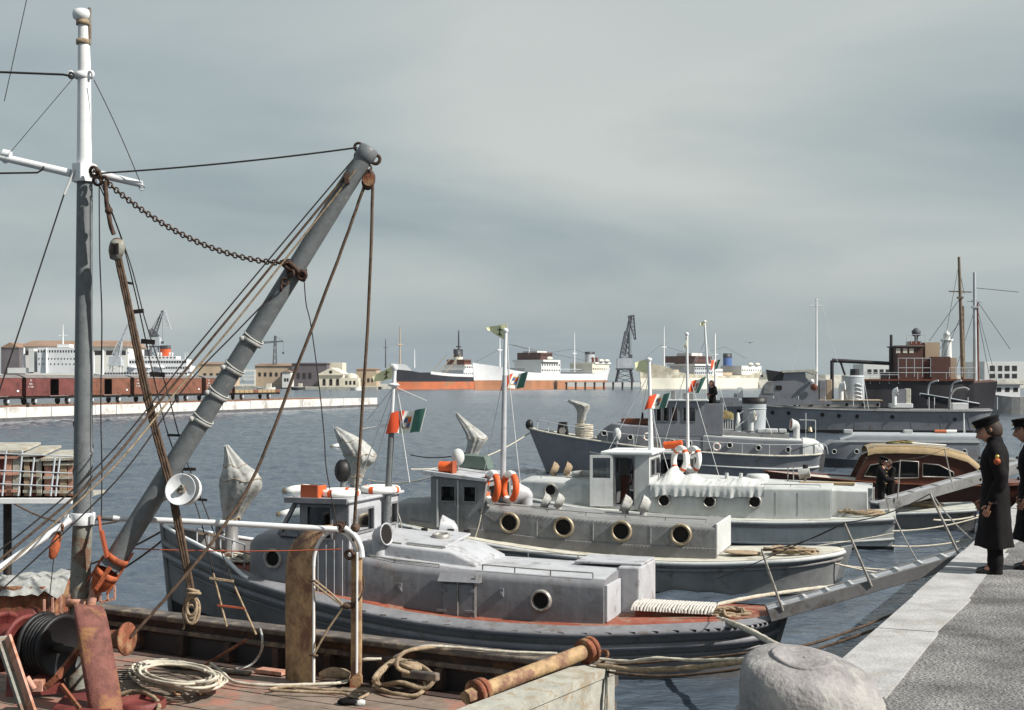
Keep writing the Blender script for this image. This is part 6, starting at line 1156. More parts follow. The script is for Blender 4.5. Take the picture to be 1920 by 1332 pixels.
g4, g5 = P(1560, 872, 60), V((24.5, 60.5, 2.42))
def line(label, pts, r, m_, tw=0, n=6, name='mooring_line', group='mooring lines to the quay'): return rope(label, pts, r, m_, 'mooring line', name, tw, n, W0, group)
line('thick pale hawser from the launch stern down towards the stone bollard', spline([P(1310,1158,21.9), P(1345,1160,21.6), P(1400,1180,20.4), P(1470,1217,18.5), P(1530,1236,16.5), Q(2.6,-.05,1.7)], n=8), .045, 'rope_pale', 7, 9)
line('thick tan hawser running from the launch stern beside the gangway', spline([P(1320,1140,22.2), P(1400,1122,22.5), P(1500,1107,22.9), P(1600,1094,23.2), P(1720,1066,23.2), P(1845,1036,23.0)], n=8), .034, 'rope_pale', 7, 9)
for a_, b_, y0_, r_, lab in (((1672,996),(1836,966),36.8,.022,'upper white stern line of the pale launch'), ((1672,1024),(1832,1004),36.6,.022,'lower white stern line of the pale launch'), ((1500,1042),(1700,1064),30.0,.018,'white line from the brass porthole launch stern'), ((1530,1046),(1740,1078),29.9,.018,'second white line from the brass porthole launch stern'), ((1750,975),(1850,958),41.5,.03,'thick white hawser on the fourth launch stern')):
    A = P(*a_, y0_); Bp = P(*b_, y0_+.8); Bq = A.lerp(Bp, 1.15); line(lab, sag(A, Bq, .12, 12), r_, 'rope_pale')
line('white line crossing the pale launch transom', sag(P(1330,1040,36.4), P(1676,1000,36.7), .1, 12), .018, 'rope_pale')
line('thin wire crossing from the second launch stern to the gangway stanchion', sag(P(1345,1085,24), P(1585,980,19.9), .02, 8), .008, 'wire')
line('dark line dropping from the gangway stanchion towards the water', sag(P(1676,967,36), P(1722,1055,34), .05, 8), .02, 'ring_metal'); line('pale line sloping from the upper gangway to the dark launch', sag(P(1750,930,40), P(1824,1012,36.5), .1, 8), .02, 'ring_metal')
line('pale bow mooring line of the grey tender', sag(P(993,812,69.3), P(770,880,60), .5, 14), .03, 'rope_pale'); line('dark bow line stretched ahead of the second launch gun', sag(P(905,838,42), P(770,853,47), .2, 10), .02, 'wire')
line('pale line from the third launch bow dipping to the water', sag(P(870,868,42), P(690,900,44), .3, 12), .02, 'rope_pale')
line('long dark bow line dipping across the basin', sag(P(320,1000,26.4), P(-30,1100,30), .6, 14), .02, 'rope_brown'); line('second long dark bow line of the red-decked launch', sag(P(322,985,26.4), P(-30,1075,33), .4, 14), .02, 'rope_brown')
line('dark hawser crossing behind the grey mast', sag(P(-20,912,40), P(340,915,40), 1.1, 14), .03, 'rope_brown')
# ================================================================ THE WORKBOAT (bottom of the view)
FG = Fr(1.15, 16.15, 30.3)
LF = lambda px, py, z: FG.zp(px, py, z)
t = thing('workboat', 'dark wooden workboat with rusty deck gear, mast and pale transom rail', 'workboat', FG, (6,2,0)); tw = t
bow = lambda x: -.0+.10*math.sin(min(x,9)/9*math.pi)*1.0      # the bulwark bows slightly
def side(x, y0, y1, z0, z1): return [(x, y0+bow(x), z0), (x, y1+bow(x), z0), (x, y1+bow(x), z1), (x, y0+bow(x), z1)]
def strip(y0, y1, z0, z1, xa=0.0, xb=15.0, n=30): return MB().loft([side(xa+(xb-xa)*i/n, y0, y1, z0, z1) for i in range(n+1)], cap0=True, cap1=True, smooth=False)
part(t, 'hull', strip(-.02, .12, -.8, 1.02), 'ship_dark'); part(t, 'hull_body', MB().bb(.3, 15, .125, 5.4, -.8, .74), 'ship_dark')
part(t, 'bulwark', strip(.03, .11, .74, 1.22), 'fore_wood'); part(t, 'cap_rail', strip(-.14, .2, 1.221, 1.30), 'fore_rail', bevel=.02); part(t, 'outer_wale', strip(-.2, -.021, 1.0, 1.12), 'fore_rail', bevel=.02); part(t, 'lower_wale', strip(-.16, -.021, .72, .82), 'fore_rail', bevel=.02)
part(t, 'inner_rail', strip(.111, .17, 1.06, 1.12), 'fore_rail')
for k in range(17): x_ = .5+k*.85; part(t, 'bulwark_stay', MB().bb(x_-.05, x_+.05, .115+bow(x_), .24+bow(x_), .8, 1.055), 'fore_wood')
part(t, 'waterway', MB().bb(.35, 15, .125, .46, .741, .775), 'fore_wood')
rp = random.Random(4)
for k in range(17):
    y_ = .62+k*.19; x0_ = .45
    x1_ = 12.5
    while x0_ < x1_:
        L = rp.uniform(2.2, 3.6); part(t, 'deck_plank', MB().bb(x0_+.004, min(x1_, x0_+L)-.004, y_+.005, y_+.185, .75, .80+rp.uniform(-.006, .004)), 'deck_wood'); x0_ += L
part(t, 'margin_plank', MB().bb(.45, 12.5, .47, .612, .75, .806), 'fore_wood')
part(t, 'transom_rail', MB().prism([(-.10,.05,1.30),(-.12,4.6,1.30),(.34,4.6,1.30),(.30,.45,1.30),(.12,.1,1.30)], (0,0,-.10)), 'pale_timber', bevel=.025); part(t, 'transom', MB().prism([(-.08,.06,1.197),(-.1,4.6,1.197),(.06,4.6,1.197),(.04,.1,1.197)], (0,0,-1.6)), 'pale_timber')
# mast: worn lower part, grey middle, white top
mx = lambda px, py: P(px, py, 17.1)
ma, mb_, mc, md = mx(141,1295), mx(155,985), mx(159,340), mx(158,30)
def wpart(parent, name, mb, mat, bevel=0, label=None):      # built in world coordinates, carried by the workboat
    mb.v = [FG.I @ p for p in mb.v]; return part(parent, name, mb, mat, bevel, label)
m_ = wpart(t, 'mast', MB().cyl(mb_, mc, .118, .095, 28), 'mast_grey'); wpart(m_, 'mast_foot', MB().cyl(ma-V((0,0,.1)), mb_, .132, .1185, 28), 'mast_worn')
wpart(m_, 'mast_helix', MB().tube([mb_.lerp(mc, .08+.22*i/60)+V((math.cos(i*.165)*.114, math.sin(i*.165)*.114, 0)) for i in range(61)], .012, 5), 'mast_grey')
wpart(m_, 'topmast', MB().cyl(mx(158,342), mx(158,120), .093, .078, 22).cyl(mx(158,120), mx(156,40), .078, .062, 22), 'white_paint', label='white topmast with lamp cap')
wpart(m_, 'mast_cap', MB().lathe([(.06,-.05),(.1,-.02),(.112,.03),(.1,.08),(.05,.1),(0,.1)], mx(153,32), n=20), 'white_paint')
for py in (43, 79): wpart(m_, 'band', MB().lathe([(.064,-.03),(.085,-.03),(.085,.03),(.064,.03)], mx(156,py), n=18).cyl(mx(160,py), mx(170,py), .02, n=8), 'rope_tan')
wpart(m_, 'conduit', MB().cyl(mx(168,15), mx(168,84), .022, n=8).cyl(mx(165,40), mx(165,82), .012, n=6), 'mast_worn')
c = mx(158,328); wpart(m_, 'crosstree_box', MB().prism([c+V((x_, y_, -.09)) for x_, y_ in ((-.135,-.06),(.0,-.16),(.135,-.06),(.135,.1),(-.135,.1))], (0,0,.22)), 'white_paint', bevel=.012)
wpart(m_, 'crosstree', MB().cyl(mx(-40,285), mx(132,325), .045, .05, 12).cyl(mx(190,328), mx(266,346), .05, .042, 12), 'white_paint')
wpart(m_, 'crosstree_eye', MB().torus(mx(266,352), .03, .011, (0,1,0), 12, 6), 'white_paint'); wpart(m_, 'crosstree_eye', MB().torus(mx(10,300), .035, .012, (0,1,0), 12, 6), 'white_paint'); wpart(m_, 'crosstree_sleeve', MB().cyl(mx(6,288), mx(20,291), .055, .055, 10), 'white_paint')
c = mx(155,142); wpart(m_, 'shroud_band', MB().lathe([(.076,-.04),(.095,-.04),(.095,.04),(.076,.04)], c, n=18).torus(c+V((-.14,-.03,.01)), .035, .014, (0,1,0), 12, 6).torus(c+V((.11,-.05,0)), .04, .02, (.4,1,0), 12, 6), 'white_paint')
c = mx(155,973); wpart(m_, 'mast_collar', MB().lathe([(.122,-.075),(.15,-.075),(.155,0),(.15,.075),(.122,.075)], c, n=24).bb(c.x-.19, c.x-.14, c.y-.13, c.y-.05, c.z-.06, c.z+.06).bb(c.x+.13, c.x+.18, c.y-.13, c.y-.05, c.z-.06, c.z+.06), 'white_paint', bevel=.006)
wpart(m_, 'fife_band', MB().lathe([(.14,-.05),(.17,-.05),(.17,.05),(.14,.05)], mx(150,1128), n=20).torus(mx(136,1130), .05, .02, (.3,1,0), 12, 6).torus(mx(178,1120), .05, .02, (.3,1,0), 12, 6), 'rust_pink')
wpart(t, 'guard_bar', MB().cyl(mx(180,971), mx(213,972), .035, n=12), 'mast_grey'); wpart(t, 'guard_bar', MB().tube([mx(213,972), mx(420,981), mx(634,993)], .036, 12), 'white_paint'); wpart(t, 'guard_bar', MB().tube([P(133,975,17.0), P(100,997,16.9), P(10,1058,16.6), P(-40,1090,16.4)], .042, 12), 'white_paint')
wpart(t, 'mast_step', MB().prism([G(92,1335,.9), G(128,1298,.86), G(165,1290,.86), G(205,1320,.86), G(215,1345,.9)], (0,0,-.12)), 'red_drum', bevel=.02)

# derrick boom
t = thing('derrick_boom', 'grey steel derrick boom with rust orange heel slanting up over the launches', 'derrick', W0, P(185,1095,17.0)); D = lambda px, py, dy=0: P(px, py, 17.0+dy)
b0, b1_ = D(208,1062), D(690,284); part(t, 'boom_tube', MB().cyl(b0, b1_, .128, .108, 26), 'mast_grey')
ax = (b1_-b0).normalized(); part(t, 'head_cap', MB().lathe([(.11,-.12),(.125,-.1),(.125,.04),(.09,.06),(0,.06)], b1_, ax, 20), 'mast_grey'); bands = [(407,741,1),(437,694,1),(378,790,1),(472,640,1)]
for px, py, _ in bands:
    c = D(px, py); part(t, 'rope_band', MB().lathe([(.118,-.03),(.138,-.02),(.138,.02),(.118,.03)], c, ax, 20), 'canvas'); part(t, 'lashing', MB().torus(c+ax*.05, .132, .012, (ax+V((.12,-.1,.05))).normalized(), 22, 6).sphere(c+V((-.1,-.1,.03)), .035, 8, 6), 'canvas')
side_ = ax.cross(V((0,1,0))).normalized()
h_ = part(t, 'heel_fitting', MB().lathe([(.132,-.02),(.15,-.015),(.15,.06),(.132,.065)], D(217,1050), ax, 22).lathe([(.132,-.02),(.152,-.015),(.152,.06),(.132,.065)], D(198,1080), ax, 22).lathe([(.15,0),(.11,-.13),(.05,-.2),(.03,-.36)], D(196,1083), ax, 18), 'rust_orange')
part(h_, 'heel_strap', MB().beam(b0+ax*.28-side_*.145, b0-ax*.3-side_*.145, .02, .05, (0,1,0)).beam(b0+ax*.02-side_*.02-V((0,.142,0)), b0-ax*.3-side_*.02-V((0,.142,0)), .05, .02, (0,1,0)).beam(b0+ax*.06+side_*.145, b0-ax*.3+side_*.145, .02, .05, (0,1,0)), 'rust_orange')
part(t, 'gooseneck', MB().cyl(D(178,1105), D(170,1135), .05, .06, 10).torus(D(178,1108), .06, .022, (.3,1,.2), 14, 6), 'rust_pink')
part(t, 'heel_chain_plate', MB().beam(D(190,995,-.15), D(201,1045,-.15), .1, .03).beam(D(186,968), D(189,1000,-.1), .03, .03), 'copper_red')
part(t, 'head_shackle', MB().torus(D(672,276), .05, .018, (.2,1,0), 14, 6).torus(D(668,296), .06, .018, (1,.4,0), 14, 6).torus(D(704,299), .055, .022, (0,1,0), 14, 6).torus(D(663,311), .05, .016, (.8,.5,.2), 14, 6).beam(D(648,325,-.13), D(652,345,-.13), .06, .05), 'chain_iron')
part(t, 'chain_lashing', MB().torus(D(553,508), .15, .03, (ax+V((.4,.3,.1))).normalized(), 22, 7).torus(D(551,500), .148, .026, (ax-V((.2,.3,.15))).normalized(), 22, 7).torus(D(566,516,-.12), .05, .025, (0,1,.3), 12, 6).torus(D(545,512,-.14), .045, .02, (.5,1,0), 12, 6).torus(D(534,528,-.13), .04, .016, (0,1,0), 12, 6).torus(D(527,540,-.13), .035, .014, (1,.3,0), 12, 6), 'chain_iron')
# topping chain with single links
t = thing('topping_chain', 'rusty link chain hanging from the mast to the derrick boom', 'chain', W0, D(360,430)); cp = sag(D(176,320,.02), D(541,494,-.12), .27, 200); cl = [0]
for i in range(1, len(cp)): cl.append(cl[-1]+(cp[i]-cp[i-1]).length)
n = int(cl[-1]/.049); link = None
lm = MB().torus((0,0,0), .026, .0105, (0,0,1), 10, 5, sx=1.35); me_link = None
for k in range(n):
    s_ = cl[-1]*(k+.5)/n; i = next(j for j in range(1, len(cl)) if cl[j] >= s_); d = (cp[i]-cp[i-1]).normalized(); p = cp[i-1].lerp(cp[i], (s_-cl[i-1])/max(1e-6, cl[i]-cl[i-1]))
    if me_link is None: me_link = mesh_of(lm, 'chain_link', 'chain_iron', V((0,0,0)))
    o = bpy.data.objects.new('chain_link', me_link); col.objects.link(o); o.parent = t
    z_ = V((0,1,0)) if k % 2 else V((0,.25,1)); y_ = z_.cross(d).normalized(); z2 = d.cross(y_)
    Mx = Matrix((( d.x,y_.x,z2.x,0),(d.y,y_.y,z2.y,0),(d.z,y_.z,z2.z,0),(0,0,0,1))); o.matrix_local = Matrix.Translation(p-BASE[t.name]) @ Mx
part(t, 'shackle', MB().torus(D(176,322,-.1), .055, .022, (.4,1,.2), 14, 6).torus(D(186,328,-.1), .05, .02, (1,.6,.2), 14, 6).torus(D(196,338,-.1), .045, .018, (.2,1,.5), 14, 6).torus(D(182,340,-.1), .05, .018, (.2,1,.5), 14, 6), 'chain_iron')

# rigging: each line its own thing
def rig(label, pts, r, m_='wire', name='rigging_line', tw=0, n=6): return rope(label, pts, r, m_, 'rigging line', name, tw, n, W0, 'rigging of the workboat mast')
rig('taut dark wire from mast crosstree to derrick boom head', sag(D(190,325), D(670,277), .03, 10), .011); rig('dark stay leaving the mast head sideways out of view', [D(-60,133), D(118,140), D(134,143)], .014); part(bpy.data.objects['rigging_line.001'], 'thimble', MB().torus(D(134,142), .035, .012, (0,1,0), 12, 6), 'wire')
rig('dark stay below the crosstree running out of view', [D(-60,326), D(70,324), D(80,318), D(82,312)], .012); rig('thin wire from the mast band down to the crosstree end', sag(D(176,150), D(262,340), -.04, 8), .006); rig('fine aerial wire at the upper corner of the view', sag(D(52,-10,3), D(8,190,3), .0, 6), .006); rig('fine wire from the mast band towards the crosstree tip', [D(138,146), D(20,285)], .004)
rig('pale shroud running from the crosstree down past the white ships', [D(140,318), D(120,365)], .016, 'wire_white'); rig('grey shroud running down to the harbour side of the boat', [D(120,365), D(28,645), D(-20,790)], .010); rig('thin wavy wire hanging down behind the mast', spline([D(186,350), D(187,480), D(191,600), D(189,760), D(191,880), D(190,970)], n=8), .008)
for i, (a_, m1, m2, m3, b_, r_, mt) in enumerate((((662,300),(551,431),(370,648),(190,868),(-10,1040),.009,'wire'), ((655,322),(440,583),(300,752),(185,890),(-10,1058),.015,'rope_brown'), ((668,318),(446,598),(330,735),(205,885),(-10,1082),.012,'rope_tan'), ((508,556),(440,626),(350,722),(215,905),(-10,1118),.009,'wire'))):
    rig(('thin outer wire', 'thick brown fall', 'tan rope fall', 'short lower wire')[i]+' running beside the boom down to the winch', spline([D(*a_,-.12), D(*m1,-.2), D(*m2,-.35), D(*m3,-.8), D(*b_,-1.2)], n=8), r_, mt)
rig('brown hoist rope dropping from the boom head block to the deck', spline([D(684,346), D(640,470), D(560,680), D(480,885), D(410,1000,-.2), D(330,1100,-.4), D(245,1195,-.5)], n=8), .02, 'rope_brown', tw=9, n=8); rig('vertical hoist rope from the boom head block to the arched guide', spline([D(699,345), D(692,560), D(677,800), D(662,1015,.2)], n=8), .02, 'rope_brown', tw=9, n=8)
rig('thin wavy wire hanging from the boom lashing', spline([D(570,520), D(574,570), D(583,610), D(598,720), D(608,820), D(612,880), D(628,965), D(636,1000)], n=8), .007); rig('red brown line stretched level across the launch bow', sag(D(230,1028), D(640,1030), .03, 10), .008, 'copper_red')
t = thing('cargo_block', 'rusty pulley block hanging below the derrick boom head', 'pulley', W0, D(690,345)); part(t, 'shell', MB().lathe([(.02,-.13),(.06,-.11),(.085,-.03),(.08,.05),(.04,.11),(.02,.12)], D(691,337), (.1,0,1), 12, .55), 'chain_iron'); part(t, 'sheave', MB().cyl(D(691,337,-.05), D(691,337,.05), .075, n=16), 'rust'); part(t, 'hook', MB().torus(D(692,315), .03, .012, (0,1,0), 12, 6).torus(D(694,322), .03, .012, (1,0,0), 12, 6), 'chain_iron')
# heavy tackle with wooden block and rope falls
t = thing('tackle', 'heavy brown rope tackle with wooden block hanging from the crosstree', 'tackle', W0, D(362,1130)); K = lambda px, py, dy=-.15: P(px, py, 17+dy)
part(t, 'strop', MB().tube(spline([K(197,340), K(200,380), K(206,415), K(213,440)], n=5), .028, 8, twist=8).sphere(K(204,395), .05, 10, 8), 'chain_iron'); part(t, 'strop_loop', MB().torus(K(219,463), .095, .017, (0,1,0), 20, 8, sx=.8), 'rope_brown')
b_ = part(t, 'block_shell', MB().lathe([(.02,-.14),(.07,-.12),(.1,-.02),(.1,.04),(.07,.11),(.02,.12)], K(219,467), (.12,0,1), 14, .75), 'mast_worn'); part(b_, 'block_slot', MB().bb(K(215,467).x-.018, K(215,467).x+.018, 16.74, 16.78, K(0,467).z-.07, K(0,467).z+.06).bb(K(223,467).x-.018, K(223,467).x+.018, 16.74, 16.78, K(0,467).z-.07, K(0,467).z+.06), 'dark_inside')
for o_ in (0, 6, 12): part(t, 'fall', MB().tube(spline([K(216+o_*.7,478), K(238+o_*.7,580), K(262+o_*.8,700), K(285+o_*.8,800), K(312+o_*.8,900), K(333+o_*.8,1000), K(355+o_*.6,1108)], n=8), .021, 8, twist=9), 'rope_brown')
mb = MB(); qr = random.Random(8)
for k in range(7): mb.torus(K(361+qr.uniform(-5,5), 1140+qr.uniform(-6,12)), .12+qr.uniform(-.02,.04), .017, (qr.uniform(-.3,.3),1,qr.uniform(-.2,.2)), 18, 7, sx=.55)
mb.torus(K(362,1108), .07, .02, (.2,.3,1), 14, 7).torus(K(363,1113), .075, .02, (0,.2,1), 14, 7); part(t, 'hank', mb, 'rope_tan'); part(t, 'loose_end', MB().tube(spline([K(350,1120), K(343,1145), K(346,1172), K(343,1180)], n=5), .015, 6), 'rope_brown')
# rope ladder shrouds
t = thing('shroud_ladder', 'thin rope shroud ladder with flat wooden rungs slanting down to the bulwark', 'rope ladder', W0, K(445,1185)); A_ = [(185,345),(225,440),(256,560),(290,715),(320,830),(370,955),(400,1075),(425,1175)]; B_ = [(190,345),(243,490),(272,600),(310,720),(345,850),(383,950),(440,1100),(480,1190)]
part(t, 'shroud', MB().tube(spline([K(*p,.12) for p in A_], n=5), .008, 6), 'wire'); part(t, 'shroud', MB().tube(spline([K(*p,.1) for p in B_], n=5), .008, 6), 'wire'); part(t, 'rope_end', MB().tube([K(400,1075,.12), K(425,1175,.12)], .014, 6, twist=8), 'rope_tan'); part(t, 'rope_end', MB().tube([K(440,1100,.1), K(480,1190,.1)], .014, 6, twist=8), 'rope_tan')
for (a0, b0_, hh, mt) in (((237,530),(248,532),.03,'dark_iron'),((250,585),(269,583),.05,'dark_iron'),((265,640),(290,642),.06,'dark_iron'),((282,702),(309,703),.06,'dark_iron'),((314,816),(346,817),.03,'dark_iron'),((338,880),(367,880),.04,'dark_iron'),((366,936),(388,938),.03,'dark_iron'),((372,1000),(412,1005),.02,'rope_tan'),((393,1084),(438,1090),.025,'rope_tan'),((408,1135),(460,1141),.02,'copper_red')):
    part(t, 'rung', MB().beam(K(*a0,.12), K(*b0_,.1), .03, hh), mt)
# floodlight
t = thing('floodlight', 'white enamelled floodlight dish clamped to the derrick boom', 'lamp', W0, D(350,915,-.2)); fd = V((-.16,-.93,.26)).normalized(); c = D(338,918,-.32)
part(t, 'reflector', MB().lathe([(.07,-.10),(.11,-.09),(.155,-.05),(.19,-.003),(.195,.004),(.185,.0),(.14,-.028),(.09,-.045),(.0,-.05)], c, fd, 28), 'white_paint'); part(t, 'deep_rim', MB().lathe([(.19,-.01),(.195,-.05),(.185,-.10),(.12,-.13),(.0,-.135)], c+V((.045,.015,.01)), fd, 24), 'white_paint')
s_ = part(t, 'socket', MB().lathe([(.05,-.05),(.055,-.03),(.045,-.01),(.03,-.015),(.0,-.015)], c+V((-.0,0,.0)), fd, 18), 'mast_worn'); part(s_, 'bulb_holder', MB().lathe([(.025,-.05),(.028,.02),(.016,.03),(.01,.0),(0,.0)], c+V((.02,0,.03)), fd, 12).lathe([(.025,-.05),(.028,.01),(.016,.02),(.01,.0),(0,.0)], c+V((-.02,0,-.02)), fd, 12), 'mast_worn')
part(t, 'bracket', MB().cyl(c-fd*.2, D(322,895), .025, n=8), 'mast_grey')
# arched guide frame on deck: wide rusted fairing curving into a narrow white bar
t = thing('arched_rope_guide', 'tall arched steel rope guide, rusty wide leg and white narrow leg', 'rope guide', W0, G(620,1280,.8)); Y0 = 17.2; AP = lambda px, py, Y=Y0: P(px, py, Y)
path = [(588,1281),(588,1200),(588,1120),(588,1062),(590,1040),(598,1018),(612,1002),(630,995),(648,1002),(662,1018),(669,1040)]
off = [(-53,2),(-53,0),(-53,-2),(-51,-8),(-46,-14),(-34,-15),(-18,-14),(-2,-10),(6,-6),(2,-2),(0,0)]; fr_ = spline([AP(*p) for p in path], n=5); dp = [.42,.42,.42,.42,.40,.34,.26,.2,.14,.08,.05]; bk = spline([P(p[0]+o[0]*(1-0), p[1]+o[1], Y0+d_) for p, o, d_ in zip(path, off, dp)], n=5)
nrm = V((-.6,-.3,.0)).normalized()*.0; rings = [[f_, b_2, b_2+(V((.022,.01,-.0))), f_+V((.022,.01,0))] for f_, b_2 in zip(fr_, bk)]
part(t, 'curved_fairing', MB().loft(rings, smooth=True, cap0=True, cap1=True), 'rust_tan', label='wide rusty curved leg plate')
part(t, 'white_edge', MB().tube([AP(588,1281), AP(588,1160), AP(588,1062)], .022, 4).tube(spline([AP(*p) for p in path[3:]], n=5), .024, 6), 'white_paint')
part(t, 'narrow_leg', MB().beam(AP(669,1036), AP(668,1272), .1, .13), 'rust_tan', bevel=.01, label='narrow white and tan leg'); part(t, 'leg_face', MB().beam(AP(670,1036,Y0-.09), AP(669,1262,Y0-.09), .085, .02), 'white_paint', bevel=.004); part(t, 'arch_rim', MB().tube(spline([AP(*p, Y0-.04) for p in ((646,990),(664,1003),(676,1025),(679,1045))], n=5), .035, 8), 'white_paint')
part(t, 'leg_shoe', MB().beam(AP(668,1268), AP(668,1290), .14, .17), 'rust'); part(t, 'lashing_rope', MB().tube(spline([AP(590,1088,Y0-.05), AP(620,1112,Y0-.06), AP(645,1136,Y0-.08)], n=4), .014, 6).tube(spline([AP(588,1094,Y0-.05), AP(618,1118,Y0-.06), AP(645,1138,Y0-.08)], n=4), .014, 6).tube(spline([AP(588,1228,Y0-.05), AP(615,1180,Y0-.06), AP(643,1140,Y0-.08)], n=4), .014, 6), 'rope_tan'); part(t, 'lashing_knot', MB().sphere(AP(652,1136,Y0-.06), (.09,.05,.045), 10, 8).torus(AP(590,1090,Y0-.0), .05, .016, (.1,.2,1), 14, 6).torus(AP(588,1229,Y0-.0), .045, .016, (.1,.2,1), 14, 6).sphere(AP(666,990,Y0-.02), .06, 8, 6).tube(spline([AP(664,1132,Y0-.06), AP(676,1120,Y0-.1), AP(682,1100,Y0-.1), AP(681,1080,Y0-.1)], n=4), .012, 6), 'rope_brown', kind='stuff')
part(t, 'head_shackle', MB().cyl(AP(640,978), AP(640,998), .06, .05, 12).torus(AP(634,990,Y0-.05), .05, .02, (0,1,0), 14, 6).torus(AP(655,1040,Y0-.08), .05, .022, (.3,1,0), 14, 6), 'chain_iron', kind='stuff')
# rusty roller on the bulwark corner
t = thing('pipe_roller', 'long rusty pipe roller with flanged ends resting on the pale transom rail', 'roller', W0, P(990,1262,15.4)); r0, r1 = P(905,1296,14.9), P(1096,1222,16.1); ax = (r1-r0).normalized()
part(t, 'pipe', MB().cyl(r0, r1, .088, .088, 22), 'rust_tan')
for c_, s_ in ((r0,-1), (r1,1)): part(t, 'flange', MB().lathe([(.088,-.02),(.145,-.02),(.15,.0),(.15,.035),(.145,.05),(.1,.05)], c_, ax*s_, 22).lathe([(.1,.07),(.15,.075),(.155,.12),(.1,.13),(0,.13)], c_, ax*s_, 22), 'rust')
part(t, 'end_nut', MB().cyl(r0-ax*.13, r0-ax*.26, .085, .08, 6), 'rust_tan', bevel=.01); part(t, 'end_bracket', MB().tube(spline([P(1130,1222,16.0), P(1138,1222,15.9), P(1138,1232,15.9), P(1122,1250,15.9)], n=4), .02, 8), 'rust')
# rusty bent plate, winch, warping head
t = thing('bent_plate', 'big rusty bent steel plate leaning on the deck in front of the mast', 'plate', W0, G(200,1325,.85)); rows = [(140,186,1143,16.35,.10),(138,190,1135,16.25,.0),(140,197,1150,16.1,0),(146,204,1185,15.98,0),(152,210,1225,15.9,0),(160,220,1275,15.8,0),(172,231,1345,15.7,0)]
rr = []
for x0_, x1_, py, Y_, _ in rows: a_ = P(x0_, py, Y_); c_ = P(x1_, py+ (6 if py < 1180 else 2), Y_+.12); rr.append([a_.lerp(c_, k/6)+V((0,-.07*math.sin(math.pi*k/6),0)) for k in range(7)])
rr = [[V([sm([[r_[j][k] for k in range(3)] for r_ in rr], k, i/24) for k in range(3)]) for j in range(7)] for i in range(25)]
o = part(t, 'plate_body', MB().loft(rr, closed=False), 'rust_purple'); sl = o.modifiers.new('thickness', 'SOLIDIFY'); sl.thickness = .035
t = thing('deck_winch', 'rust red deck winch with black rope drum and flared warping head', 'winch', W0, G(80,1290,.85)); wa = V((.863,-.505,0)); wc = P(72,1212,16.7)
for s_, r_, mt in ((-.62,.36,'red_drum'), (-.2,.36,'red_drum'), (.0,.38,'black_paint'), (.34,.38,'black_paint')): part(t, 'drum_flange', MB().lathe([(0,-.02),(r_,-.02),(r_+.015,0),(r_,.025),(r_-.04,.03),(r_-.05,.012),(0,.012)], wc+wa*s_+V((0,.15 if mt == 'black_paint' else 0,0)), wa, 30), mt)
part(t, 'red_drum', MB().cyl(wc-wa*.6, wc-wa*.22, .22, n=24), 'red_drum')
mb = MB(); [mb.torus(wc+wa*(.03+.028*k)+V((0,.15,0)), .33+.012*(k%2), .018, wa, 26, 6) for k in range(11)]; part(t, 'black_rope_winding', mb, 'black_paint')
part(t, 'shaft', MB().cyl(wc-wa*.9, wc+wa*1.0, .05, n=12), 'dark_iron'); wh_ = P(213,1197,16.5); wa = V((.95,-.30,.02)).normalized(); part(t, 'warping_head', MB().lathe([(.16,-.3),(.12,-.2),(.095,-.06),(.10,.04),(.14,.12),(.19,.16),(.20,.18),(.195,.195),(.12,.19),(.08,.185),(0,.185)], wh_, wa, 26), 'rust')
part(t, 'side_frame', MB().prism([P(20,1150,17.2), P(60,1140,17.2), P(120,1300,16.6), P(10,1310,16.6)], (.05,.03,0)), 'red_drum').hide_render = False
part(t, 'brake_lever', MB().beam(P(108,1270,15.9), P(150,1215,16.2), .05, .07).beam(P(85,1290,15.9), P(110,1268,15.9), .05, .07), 'rust'); part(t, 'foot_lever', MB().beam(P(115,1285,15.6), P(150,1330,15.4), .03, .05), 'rust'); part(t, 'pawl', MB().bb(*sum([[P(72,1285,15.9)[i]-.06, P(72,1285,15.9)[i]+.06] for i in range(3)], [])).cyl(P(50,1270,15.8), P(64,1292,15.8), .035, n=8), 'rust_pink')
t = thing('steel_strut', 'pale grey slanting steel strut at the lower picture corner', 'strut', W0, P(30,1330,15.3)); part(t, 'web', MB().beam(P(2,1195,15.6), P(52,1345,15.2), .12, .05), 'mast_worn'); part(t, 'flange', MB().beam(P(14,1195,15.55), P(64,1345,15.15), .03, .14), 'rust_pink')
t = thing('draped_locker', 'dark rusty deck locker under a pale canvas sheet behind the winch', 'locker', W0, P(70,1150,18.6)); a_, c_ = P(-20,1165,18.6), P(120,1092,18.6); part(t, 'locker_body', MB().bb(a_.x, c_.x-.1, 18.6, 19.5, .8, c_.z-.06), 'rust', bevel=.03)
rings = [[V((a_.x+(c_.x+.02-a_.x)*i/12, 18.52+1.05*j/6, c_.z-.04+.10*noise.noise(V((i*.6,j*.8,1)))+.13*math.sin(math.pi*j/6)*(.3+.7*i/12) - (.12 if j == 0 else 0))) for j in range(7)] for i in range(13)]; part(t, 'canvas_sheet', MB().loft(rings, closed=False), 'canvas')
t = thing('rail_bracket', 'pink rusty step bracket beside the mast foot, towards the winch', 'bracket', W0, P(100,1158,17.0), 'pink rusty step brackets')
def comb(t, p0, p1, n, h_, Y_): 
    A0, A1 = P(*p0, Y_), P(*p1, Y_); part(t, 'bottom_bar', MB().beam(A0, A1, .03, .03), 'rust_pink')
    for k in range(n): q_ = A0.lerp(A1, k/(n-1)); part(t, 'upright', MB().beam(q_, q_+V((0,0,h_)), .022, .03), 'rust_pink')
